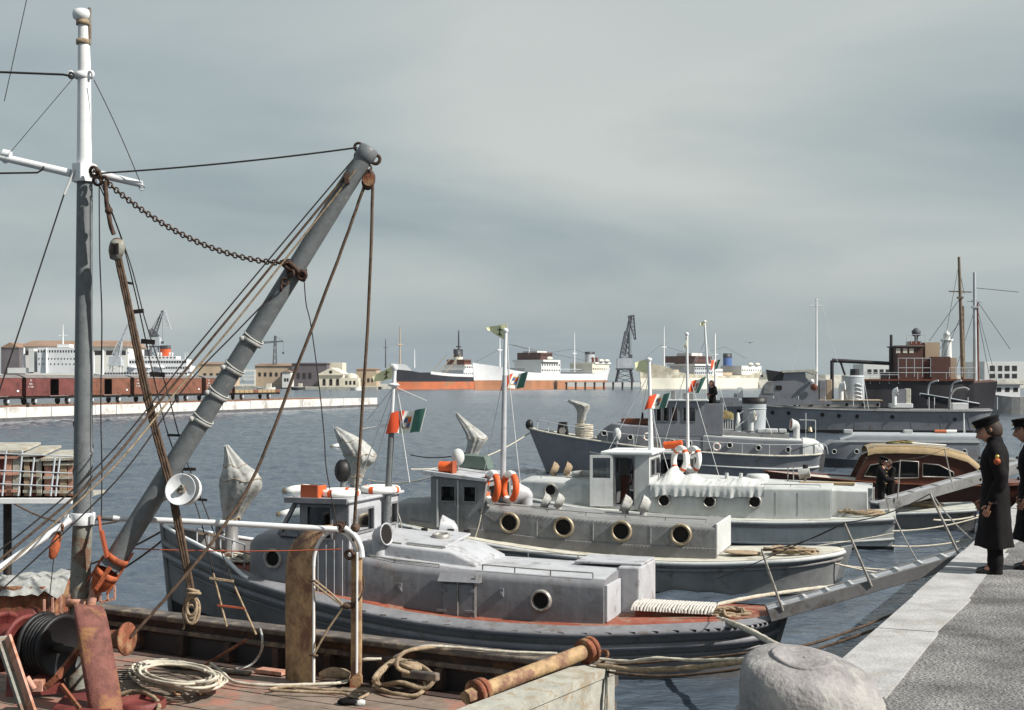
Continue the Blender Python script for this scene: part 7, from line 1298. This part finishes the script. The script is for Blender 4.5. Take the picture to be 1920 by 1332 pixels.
comb(t, (83,1158), (130,1148), 4, .22, 17.0); t = thing('rail_bracket', 'pink rusty step bracket on the boom side of the mast foot', 'bracket', W0, P(200,1125,17.0), 'pink rusty step brackets'); comb(t, (188,1130), (215,1123), 3, .16, 17.0)
t = thing('tackle_block', 'rust orange pulley block hanging from the white mast collar', 'pulley', W0, P(103,1045,16.8)); part(t, 'shell', MB().lathe([(.015,-.16),(.05,-.13),(.07,-.02),(.055,.1),(.02,.16)], P(103,1025,16.8), (.25,0,1), 12, .6), 'rust_orange'); part(t, 'link', MB().torus(P(110,1006,16.8), .05, .016, (0,1,0), 14, 6, sx=.6).torus(P(117,990,16.8), .04, .014, (1,.5,0), 12, 6), 'rust'); part(t, 'becket', MB().tube([P(101,1046,16.8), P(95,1100,16.8), P(90,1150,16.8)], .006, 5), 'wire')
# railed bridge wing with crates
t = thing('bridge_wing', 'white edged bridge wing with railing reaching in from the picture edge', 'platform', W0, P(15,1100,20)); a_, c_ = P(-120,938,20), P(137,936,20); part(t, 'wing_deck', MB().bb(a_.x, c_.x, 20, 21.6, a_.z-.02, a_.z+.02), 'pale_timber'); part(t, 'wing_edge', MB().bb(a_.x, c_.x, 19.93, 19.99, a_.z-.05, a_.z+.035), 'white_paint', bevel=.008)
part(t, 'support_post', MB().cyl(P(14,940,20.3), (P(14,940,20.3).x, 20.3, .8), .06), 'dark_iron')
for px in (12, 42, 64, 103, 112): q0, q1 = P(px-8, 930, 19.96), P(px, 845 if px < 60 else 858, 19.96); part(t, 'rail_post', MB().cyl(q0, q1, .016, n=6), 'steel_pale')
for py in (852, 884, 909): part(t, 'rail', MB().cyl(P(-120,py-6,19.95), P(137,py+4,19.95), .010, n=6), 'steel_pale')
for k, (px0, px1, py0, mt, lab) in enumerate(((-110, 38, 846, 'rust_pink', 'weathered slatted crate cut by the picture edge on the bridge wing'), (44, 78, 852, 'pale_timber', 'middle slatted crate with red brown gaps on the bridge wing'), (82, 140, 860, 'pale_timber', 'pale slatted crate on the bridge wing touching the mast'))):
    a_, c_ = P(px0, 931, 20.15), P(px1, py0, 20.15); t = thing('wooden_crate', lab, 'crate', W0, ((a_.x+c_.x)/2, 20.5, a_.z), 'slatted crates on the bridge wing'); part(t, 'crate_core', MB().bb(a_.x+.02, c_.x-.02, 20.19, 20.9, a_.z, c_.z-.04), 'red_drum')
    w_ = c_.x-a_.x; n = max(3, int(w_/.105)); rk2 = random.Random(k)
    for j in range(n): 
        if j % 3 == 1: continue
        part(t, 'slat', MB().bb(a_.x+w_*j/n+.006, a_.x+w_*(j+1)/n-.006, 20.15+rk2.uniform(0,.015), 20.185, a_.z+.01, c_.z-.05+rk2.uniform(-.02,.02)), ('pale_timber', 'rope_tan', 'rust_pink')[(j+k) % 3])
    for zf in (.12, .5, .86): part(t, 'cross_batten', MB().bb(a_.x, c_.x, 20.125, 20.148, a_.z+(c_.z-a_.z)*zf-.02, a_.z+(c_.z-a_.z)*zf+.02), mt)
    part(t, 'lid', MB().prism([(a_.x-.03,20.1,c_.z-.035),(c_.x+.03,20.1,c_.z-.02),(c_.x+.03,20.95,c_.z+.06),(a_.x-.03,20.95,c_.z+.05)], (0,0,.035)), 'pale_timber', bevel=.006)
# deck ropes
def heap(label, rows, r, m_, tw=8, n=8, z=.83): return rope(label, spline([G(px, py, z+dz) for px, py, dz in rows], n=5), r, m_, 'rope', 'deck_rope', tw, n)
qr = random.Random(21); rows = []
for k in range(15):
    f_ = k/14; cx_, cy_ = 336+qr.uniform(-9, 9), 1268+qr.uniform(-3, 3)-5*f_; a_, b_ = (88-26*f_+qr.uniform(-7, 7)), (25-8*f_+qr.uniform(-3, 3)); tl = qr.uniform(.12, .3)
    for j in range(9):
        an = j*2*math.pi/9+qr.uniform(-.12, .12); px_ = cx_+a_*math.cos(an); rows.append((px_, cy_+b_*math.sin(an)+tl*(px_-336)*.6, .025+.014*k+qr.uniform(0, .03)+(.06*f_ if math.sin(an) < 0 else 0)))
heap('big heap of white rope coiled on the workboat deck', rows, .017, 'rope_pale')
heap('pale rope snaking along the deck from the white coil', [(395,1244,.08),(418,1262,.03),(440,1279,.02),(500,1285,.02),(570,1284,.02),(640,1280,.02),(665,1268,.05),(670,1245,.2),(685,1237,.28),(715,1236,.28)], .022, 'rope_pale'); heap('tan rope loops trailing under the arched guide', [(505,1293,.02),(540,1288,.02),(600,1293,.02),(660,1296,.02),(690,1300,.02),(668,1310,.02),(640,1300,.02),(560,1297,.03),(508,1294,.03)], .02, 'rope_tan')
rows = []
for k in range(6): o1 = qr.uniform(-6,6); rows += [(706+o1, 1268+k, .1+.04*k), (735+o1, 1240+k, .3), (775+o1, 1242+2*k, .3), (812+o1*.4, 1268, .22-.02*k), (795+o1, 1292-k, .08), (750-o1, 1280, .12), (715, 1285-o1*.3, .04)]
heap('brown and pale rope coil hung on the bulwark cleat', rows, .026, 'rope_tan'); heap('tan rope bight drooping from the bulwark coil to the deck', [(700,1287,.02),(735,1300,.02),(780,1304,.02),(798,1286,.1),(785,1268,.2),(745,1252,.3),(760,1222,.48),(830,1212,.5)], .026, 'rope_tan')
heap('pale rope run along the outside of the bulwark', [(740,1232,.3),(790,1213,.5),(850,1214,.5),(940,1222,.5),(1045,1226,.5)], .02, 'rope_pale'); heap('short rope tail curled near the mast foot', [(228,1302,.02),(250,1297,.06),(275,1300,.08),(295,1315,.03),(298,1330,.02)], .028, 'rope_tan'); heap('grey hose end hooked over the bulwark', [(488,1180,.5),(492,1200,.45),(488,1225,.2),(470,1247,.03),(442,1255,.0)], .016, 'canvas', 0)
t = thing('bulwark_cleat', 'wooden bulwark cleat holding the rope coil', 'cleat', W0, G(800,1275,1.0)); part(t, 'cleat_bar', MB().beam(G(755,1262,1.05), G(822,1270,1.05), .09, .1), 'fore_rail', bevel=.02); part(t, 'cleat_foot', MB().beam(G(790,1270,1.02), G(790,1300,.8), .1, .1), 'fore_wood')
q = G(376,1302,.81); single('ring_bolt', 'rusty ring bolt lying on the deck planks', 'ring bolt', MB().torus(q+V((0,0,.015)), .05, .012, (.1,-.1,1), 18, 6).torus(q+V((.03,.04,.02)), .03, .012, (1,.2,.3), 12, 6), 'rust')
# hawsers from the workboat to the quay
line('thick twisted tan hawser slung from the workboat corner to the quay', spline([P(1120,1247,15.9), P(1200,1256,15.6), P(1300,1252,15.3), P(1400,1240,14.6), P(1470,1236,13.0), P(1500,1240,11.4)], n=10), .03, 'rope_tan', 6, 9); line('thin pale rope wound above the thick workboat hawser', spline([P(1125,1236,15.9), P(1180,1240,15.7), P(1230,1234,15.5), P(1300,1238,15.3), P(1390,1236,14.7), P(1460,1232,13.0), P(1490,1238,11.4)], n=10), .018, 'rope_pale', 9, 8)
line('dark brown line sagging lowest between the workboat and the quay', spline([P(1122,1258,15.9), P(1230,1268,15.6), P(1330,1262,15.3), P(1400,1252,15.1), P(1500,1228,14.9), Q(3.9,-.04,2.05)], n=10), .016, 'rope_brown', 9, 8); line('reddish brown line above the workboat hawsers', spline([P(1130,1248,15.9), P(1300,1236,15.5), P(1420,1222,15.2), P(1540,1202,15.2), Q(4.6,-.04,2.1)], n=10), .016, 'rope_brown', 9, 8)

# loose gear lying about the workboat deck
def gear(name, label, cat, mb, mat, bvl=0): return single(name, label, cat, mb, mat, bevel=bvl)
gear('loose_plank', 'grey loose plank lying along the bulwark foot', 'plank', MB().beam(G(300,1246,.83), G(470,1262,.83), .14, .035), 'fore_rail', .006)
gear('loose_plank', 'short red brown plank lying by the arched guide foot', 'plank', MB().beam(G(486,1256,.84), G(535,1262,.84), .16, .05), 'rust_pink', .006)
gear('wooden_wedge', 'pale wooden wedge dropped on the deck beside the narrow arch leg', 'wedge', MB().prism([G(622,1284,.81), G(648,1282,.81), G(648,1282,.87)], (.02,.09,0)), 'pale_timber')
gear('rag', 'dark crumpled rag on the deck near the lower picture edge', 'rag', MB().sphere(G(655,1316,.83), (.14,.09,.05), 14, 8, lambda d: 1+.35*noise.noise(d*3)), 'cloth_dark')
gear('rag', 'pale crumpled rag beside the dark one on the deck', 'rag', MB().sphere(G(676,1318,.83), (.06,.05,.04), 12, 7, lambda d: 1+.4*noise.noise(d*4)), 'canvas_white')
gear('deck_hatch', 'low rust red hatch coaming between the bent plate and rope tail', 'hatch', MB().lathe([(.30,.80),(.30,.88),(.26,.89),(.25,.84),(0,.84)], G(262,1326,0)*0+V((G(262,1326,.8).x, G(262,1326,.8).y, 0)), n=26), 'red_drum')
gear('shackle', 'rusty shackle lying on the deck under the white rope heap', 'shackle', MB().torus(G(332,1300,.825), .045, .014, (.2,-.1,1), 14, 6, 0.3, 5.9), 'rust')
gear('wire_coil', 'thin dark wire coil thrown down by the winch bed', 'wire', MB().tube([G(235,1276,.83)+V((.16*math.cos(a)*(1+.02*a), .12*math.sin(a), .008*a)) for a in [k*.35 for k in range(60)]], .007, 5), 'wire')
gear('iron_bar', 'rusty iron bar leaning from the deck to the bulwark rail', 'bar', MB().cyl(G(380,1250,.82), G(462,1200,1.25), .02, n=8), 'rust')
gear('fender', 'worn rope fender lying against the inside of the bulwark', 'fender', MB().tube(spline([G(600,1268,.9), G(618,1262,.93), G(640,1262,.93), G(655,1268,.9)], n=4), lambda u: .07*(.55+.45*math.sin(math.pi*min(.95, max(.05, u)))), 10, twist=6), 'rope_tan')
# ================================================================ PEOPLE
def skin_verts(nodes, edges, sub=1):
    me = bpy.data.meshes.new('skin_tmp'); me.from_pydata([n[0] for n in nodes], edges, []); o = bpy.data.objects.new('skin_tmp', me); col.objects.link(o)
    md = o.modifiers.new('skin', 'SKIN'); md.use_smooth_shade = True
    for i, n in enumerate(nodes): d = me.skin_vertices[0].data[i]; d.radius = (n[1], n[2] if len(n) > 2 else n[1]); d.use_root = (i == 0)
    s_ = o.modifiers.new('sub', 'SUBSURF'); s_.levels = sub; dg = bpy.context.evaluated_depsgraph_get(); dg.update(); ev = o.evaluated_get(dg).to_mesh()
    mb = MB().add([v.co.copy() for v in ev.vertices], [tuple(p.vertices) for p in ev.polygons], True); bpy.data.objects.remove(o); return mb
def person(label, base, yaw, H, hands, elbows, head_pitch=.3, coat=True, group=None, hem=.19, badge=False, glasses=False, cap=True, fold=1.0):
    """base: feet on the ground; yaw: the way the person faces; hands / elbows in (forward, left, up) fractions of the height"""
    base = V(base); F = V((math.cos(yaw), math.sin(yaw), 0)); S = V((-math.sin(yaw), math.cos(yaw), 0)); U = V((0,0,1))
    L = lambda f, s, z: base+F*(f*H)+S*(s*H)+U*(z*H)
    t = thing('person', label, 'person', W0, base, group)
    nodes = [(L(0,0,.53),.085*H,.075*H),(L(0,0,.62),.075*H,.07*H),(L(.0,0,.74),.09*H,.075*H),(L(.0,0,.82),.06*H),(L(.012,0,.865),.034*H)]; edges = [(0,1),(1,2),(2,3),(3,4)]
    for i, s_ in enumerate((1,-1)):
        b = len(nodes); nodes += [(L(0,.055*s_,.48),.055*H),(L(.008,.055*s_,.28),.04*H),(L(-.005,.055*s_,.05),.026*H),(L(.07,.065*s_,.018),.02*H)]; edges += [(0,b),(b,b+1),(b+1,b+2),(b+2,b+3)]
        h, e = hands[i], elbows[i]; b = len(nodes); nodes += [(L(0,.115*s_,.80),.035*H),(L(*e),.025*H),(L(*h),.017*H)]; edges += [(3,b),(b,b+1),(b+1,b+2)]
    mb = skin_verts(nodes, edges)
    # head: sculpted ovoid tilted on the neck
    cp, sp_ = math.cos(head_pitch), math.sin(head_pitch); hc_ = L(.034,0,.922); hf = F*cp-U*sp_; hu = U*cp+F*sp_; rh = .066*H
    def hp(x, y, z): return hc_+hf*(x*rh)+S*(y*rh)+hu*(z*rh)
    vs = []; nu, nv = 28, 20
    for j in range(nv+1):
        ph = math.pi*j/nv
        for i in range(nu):
            th = 2*math.pi*i/nu; x, y, z = math.sin(ph)*math.cos(th), math.sin(ph)*math.sin(th), math.cos(ph)
            X, Y_, Z = x*1.12, y*.84, z*1.28
            fr_ = max(0, x); nose = math.exp(-(y/.17)**2-((z+.12)/.2)**2)*.34+math.exp(-(y/.22)**2-((z+.24)/.1)**2)*.16; brow = math.exp(-((z-.22)/.1)**2-(y/.5)**2)*.08; eye = -math.exp(-((abs(y)-.33)/.15)**2-((z-.08)/.1)**2)*.12; lip = math.exp(-(y/.28)**2-((z+.5)/.06)**2)*.07+math.exp(-(y/.26)**2-((z+.62)/.05)**2)*.06; chin = math.exp(-(y/.3)**2-((z+.85)/.14)**2)*.2
            X += fr_*(nose+brow+eye+lip+chin)
            if z < -.3: Y_ *= 1-.3*(-.3-z); X -= .12*max(0, -x)*(-z)
            vs.append(hp(X, Y_, Z))
    mb.add(vs, [(j*nu+i, (j+1)*nu+i, (j+1)*nu+(i+1)%nu, j*nu+(i+1)%nu) for j in range(nv) for i in range(nu)], True)
    for s_ in (1,-1): mb.torus(hp(-.08,.84*s_,.0), .16*rh, .07*rh, (S*s_+hf*.35).normalized(), 12, 6, sx=.75).sphere(hp(-.07,.82*s_,0), .1*rh, 8, 6)
    # hands: palm and five bent fingers
    for i, s_ in enumerate((1,-1)):
        w = L(*hands[i]); d = (w-L(*elbows[i])).normalized(); a_ = d.cross(S).normalized(); nrm = d.cross(a_); k = H/1.75; hn = [(w,.026*k,.018*k),(w+d*.05*k,.036*k,.017*k),(w+d*.085*k,.036*k,.015*k)]; mb2 = skin_verts(hn, [(0,1),(1,2)]); mb.add(mb2.v, mb2.f, True)
        for j, (o_, ln) in enumerate(((-.03,.062),(-.01,.072),(.01,.068),(.03,.055))):
            p0 = w+d*.085*k+a_*o_*k; p1 = p0+d*ln*.5*k+nrm*.008*k*s_; p2 = p0+d*ln*.85*k+nrm*.026*k*s_; mb.tube(spline([p0-d*.02*k, p0, p1, p2], n=3), .0085*k, 7)
        p0 = w+d*.03*k+a_*.03*k; mb.tube(spline([p0, p0+a_*.022*k+d*.02*k, p0+a_*.03*k+d*.05*k+nrm*.01*k*s_], n=3), .0105*k, 7)
    body = part(t, 'body', mb, 'skin')
    for s_ in (1,-1): part(t, 'eye', MB().sphere(hp(.94,.3*s_,.08), .11*rh, 8, 6), 'leather')
    part(t, 'mouth', MB().beam(hp(1.02,-.22,-.72), hp(1.02,.22,-.72), .05*rh, .04*rh), 'copper_red')
    hr = MB().sphere((0,0,0), 1, 20, 12); hr.v = [hp(v.x*1.17-.06, v.y*.9, v.z*1.3+.03) if not (v.x > .35 and v.z < .45) and v.z > (-.85 if v.x < .05 else -.35) else hp(v.x*.9-.06, v.y*.7, v.z*.9) for v in hr.v]; part(t, 'hair', hr, 'hair')
    # trousers, shoes
    for s_ in (1,-1):
        part(t, 'trouser_leg', MB().tube(spline([L(0,.05*s_,.5), L(.01,.055*s_,.3), L(.0,.056*s_,.15), L(-.002,.056*s_,.012)], n=5), lambda u: (.062-.017*u+.003*math.sin(u*25))*H, 14), 'cloth_dark')
        sh = [[L(-.035+f_, .06*s_+w_*math.cos(a), .0+z_*max(0, math.sin(a))) for a in [2*math.pi*q/14 for q in range(14)]] for f_, w_, z_ in ((-.012,.004,.02),(0,.022,.05),(.03,.027,.055),(.07,.026,.04),(.11,.03,.032),(.145,.022,.022),(.155,.005,.01))]
        part(t, 'shoe', MB().loft(sh, cap0=True, cap1=True), 'leather')
    # coat
    rows = [(hem,.002,.125,.15),(.3,.0,.105,.135),(.42,.0,.095,.118),(.54,.0,.088,.108),(.6,.0,.08,.105),(.7,.004,.09,.125),(.77,.0,.082,.135),(.815,-.004,.065,.115),(.84,-.002,.052,.07),(.885,.008,.047,.05)] if coat else [(.46,.0,.09,.108),(.56,.0,.085,.105),(.62,.0,.078,.102),(.7,.004,.086,.118),(.77,.0,.08,.125),(.815,-.004,.062,.108),(.835,-.002,.046,.066),(.868,.006,.042,.045)]
    rings = []; RR = [[sm(rows, k, i/(3*(len(rows)-1))) for k in range(4)] for i in range(3*(len(rows)-1)+1)]
    for z, f0, fx, sy in RR:
        dn = max(0, .62-z)*1.2
        rings.append([L(f0+fx*math.cos(a)*(1+.10*dn*math.sin(5*a+z*6)*fold+.015*math.sin(z*60+a*2)), sy*math.sin(a)*(1+.10*dn*math.sin(7*a+z*4)*fold), z+.006*math.sin(3*a)*(z < hem+.01)) for a in [2*math.pi*q/40 for q in range(40)]])
    c_ = part(t, 'coat' if coat else 'jacket', MB().loft(rings), 'cloth_dark')
    for i, s_ in enumerate((1,-1)):
        e, h = V(elbows[i]), V(hands[i]); hh = h.lerp(e, .12)
        sl = MB().tube(spline([L(0,.07*s_,.815), L(0,.118*s_,.79), L(*(V((0,.125*s_,.79)).lerp(e, .5))), L(*e), L(*(e.lerp(h, .5))), L(*hh)], n=6), lambda u: H*(.05-.012*u+.0025*math.sin(u*38)), 14); part(c_, 'sleeve', sl, 'cloth_dark')
        if badge and s_ == 1:
            p0 = L(*(V((0,.125,.79)).lerp(e, .35)))+S*.052*H-S*0.0; part(c_, 'sleeve_badge', MB().lathe([(0,0),(.022*H,0),(.022*H,.006),(0,.006)], p0-S*.004, S, 16), 'rust_orange'); part(c_, 'sleeve_badge', MB().lathe([(0,0),(.013*H,0),(.013*H,.006),(0,.006)], p0+U*.03*H-S*.004, S, 12), 'gold')
    part(c_, 'collar', MB().loft([[L(.012+.05*math.cos(a), .054*math.sin(a), .845+.012*math.cos(a)) for a in [2*math.pi*q/24 for q in range(24)]], [L(.018+.047*math.cos(a), .05*math.sin(a), .885-.02*math.cos(a)) for a in [2*math.pi*q/24 for q in range(24)]]]), 'cloth_dark')
    part(t, 'shirt_front', MB().prism([L(.052,-.018,.868), L(.052,.018,.868), L(.075,0,.81)], tuple(F*.012)), 'ring_white')
    mb = MB()
    for k in range(4): mb.sphere(L(.098-.004*k,.035,.74-.07*k), .008*H, 8, 6).sphere(L(.098-.004*k,-.035,.74-.07*k), .008*H, 8, 6)
    part(c_, 'button', mb, 'gold' if not coat else 'leather', kind='stuff')
    if cap:
        def ring(r0, r1, z, tl=0): return [hp(r0*math.cos(a)-.04, r1*math.sin(a), z+tl*math.cos(a)) for a in [2*math.pi*q/28 for q in range(28)]]
        k_ = part(t, 'cap', MB().loft([ring(1.2,.98,.55), ring(1.2,.98,.85), ring(1.34,1.16,1.12,.12), ring(1.38,1.2,1.19,.12), ring(1.2,1.05,1.27,.1), ring(.3,.3,1.34,.02), ring(.02,.02,1.34)]), 'cloth_dark')
        part(k_, 'peak', MB().loft([[hp(1.1*math.cos(a), .95*math.sin(a), .58) for a in [-1.1+2.2*q/12 for q in range(13)]], [hp(1.1*math.cos(a)+.55*math.cos(a)**2, 1.02*math.sin(a), .36) for a in [-1.1+2.2*q/12 for q in range(13)]]], closed=False), 'leather'); part(k_, 'cap_badge', MB().sphere(hp(1.2,0,.88), (.12*rh,.12*rh,.16*rh), 8, 6), 'gold')
    if glasses:
        g = MB()
        for s_ in (1,-1): g.torus(hp(1.2,.36*s_,.02), .24*rh, .03*rh, hf, 14, 5).tube([hp(1.18,.6*s_,.06), hp(.0,.9*s_,.06)], .025*rh, 5)
        g.tube([hp(1.22,-.12,.04), hp(1.26,0,.08), hp(1.22,.12,.04)], .025*rh, 5); part(t, 'spectacles', g, 'ring_metal')
    return t
g = G(1866, 1074, QZ)
person('naval officer in peaked cap and long dark overcoat looking down from the quay edge', g, R(160), 1.80, [(.03,.135,.45),(.07,-.11,.46)], [(-.04,.15,.62),(-.02,-.15,.62)], .40, True, badge=True, glasses=True, hem=.17)
g = G(1936, 1066, QZ); person('second dark coated figure half out of view behind the officer', g, R(160), 1.78, [(.05,.15,.48),(.05,-.15,.48)], [(-.02,.16,.62),(-.02,-.16,.62)], .2, True)
q = P(1652, 983, 42.6); person('sailor in dark uniform and flat cap working at the gangway on the fourth launch', (q.x, 42.6, .50), R(-25), 1.72, [(.24,.06,.57),(.26,-.06,.58)], [(.09,.14,.60),(.10,-.13,.62)], .35, False)
q = P(1672, 983, 43.4); person('second sailor bending behind the first beside the mahogany cruiser window', (q.x, 43.6, .50), R(200), 1.60, [(.22,.05,.60),(.22,-.06,.58)], [(.08,.14,.62),(.08,-.13,.62)], .6, False, cap=False)
part(t6, 'signal_platform', MB().bb(4.7, 5.28, -.7, .7, 2.72, 2.78), 'mid_grey'); part(t6, 'bridge_screen', MB().bb(4.66, 5.54, 1.06, 1.12, 1.95, 3.45).bb(4.6, 4.66, -1.0, 1.12, 1.95, 3.45), 'navy_grey', bevel=.02); part(t6, 'platform_leg', MB().bb(4.72, 4.8, -.6, .6, 2.17, 2.719), 'mid_grey')
q = B6.M @ V((5.12, .15, 2.78)); person('bareheaded figure in dark coat standing on the tender bridge by the flag', q, R(205), 1.78, [(.12,.06,.60),(.12,-.06,.6)], [(.0,.16,.64),(.0,-.16,.64)], .3, True, cap=False)

# a gull and far masts
q = P(1406, 643, 200); t = single('gull', 'tiny dark gull gliding beyond the patrol ship mast', 'gull', MB().loft([[q+V((-.75+1.5*i/10, .12*k, .12*math.sin(abs(i-5)/5*math.pi*.8)+.02*k)) for k in (-1,0,1)] for i in range(11)], closed=False).sphere(q, (.1,.34,.09), 8, 6), 'dark_iron')
# ================================================================ HARBOUR HAZE
def haze():
    mb = MB().bb(-1000, 1000, -60, 1250, -1.2, 90); m = bpy.data.materials.new('haze_air'); m.use_nodes = True; nt = m.node_tree; nt.nodes.clear()
    o = N(nt, 'ShaderNodeOutputMaterial'); v = N(nt, 'ShaderNodeVolumePrincipled'); v.inputs['Color'].default_value = (0.86, 0.92, 1.0, 1); v.inputs['Density'].default_value = 0.00007; v.inputs['Anisotropy'].default_value = 0.2
    nt.links.new(v.outputs[0], o.inputs['Volume']); MATS['haze_air'] = m
    single('haze', None, None, mb, 'haze_air', base=(0,0,0), kind='stuff')
haze()
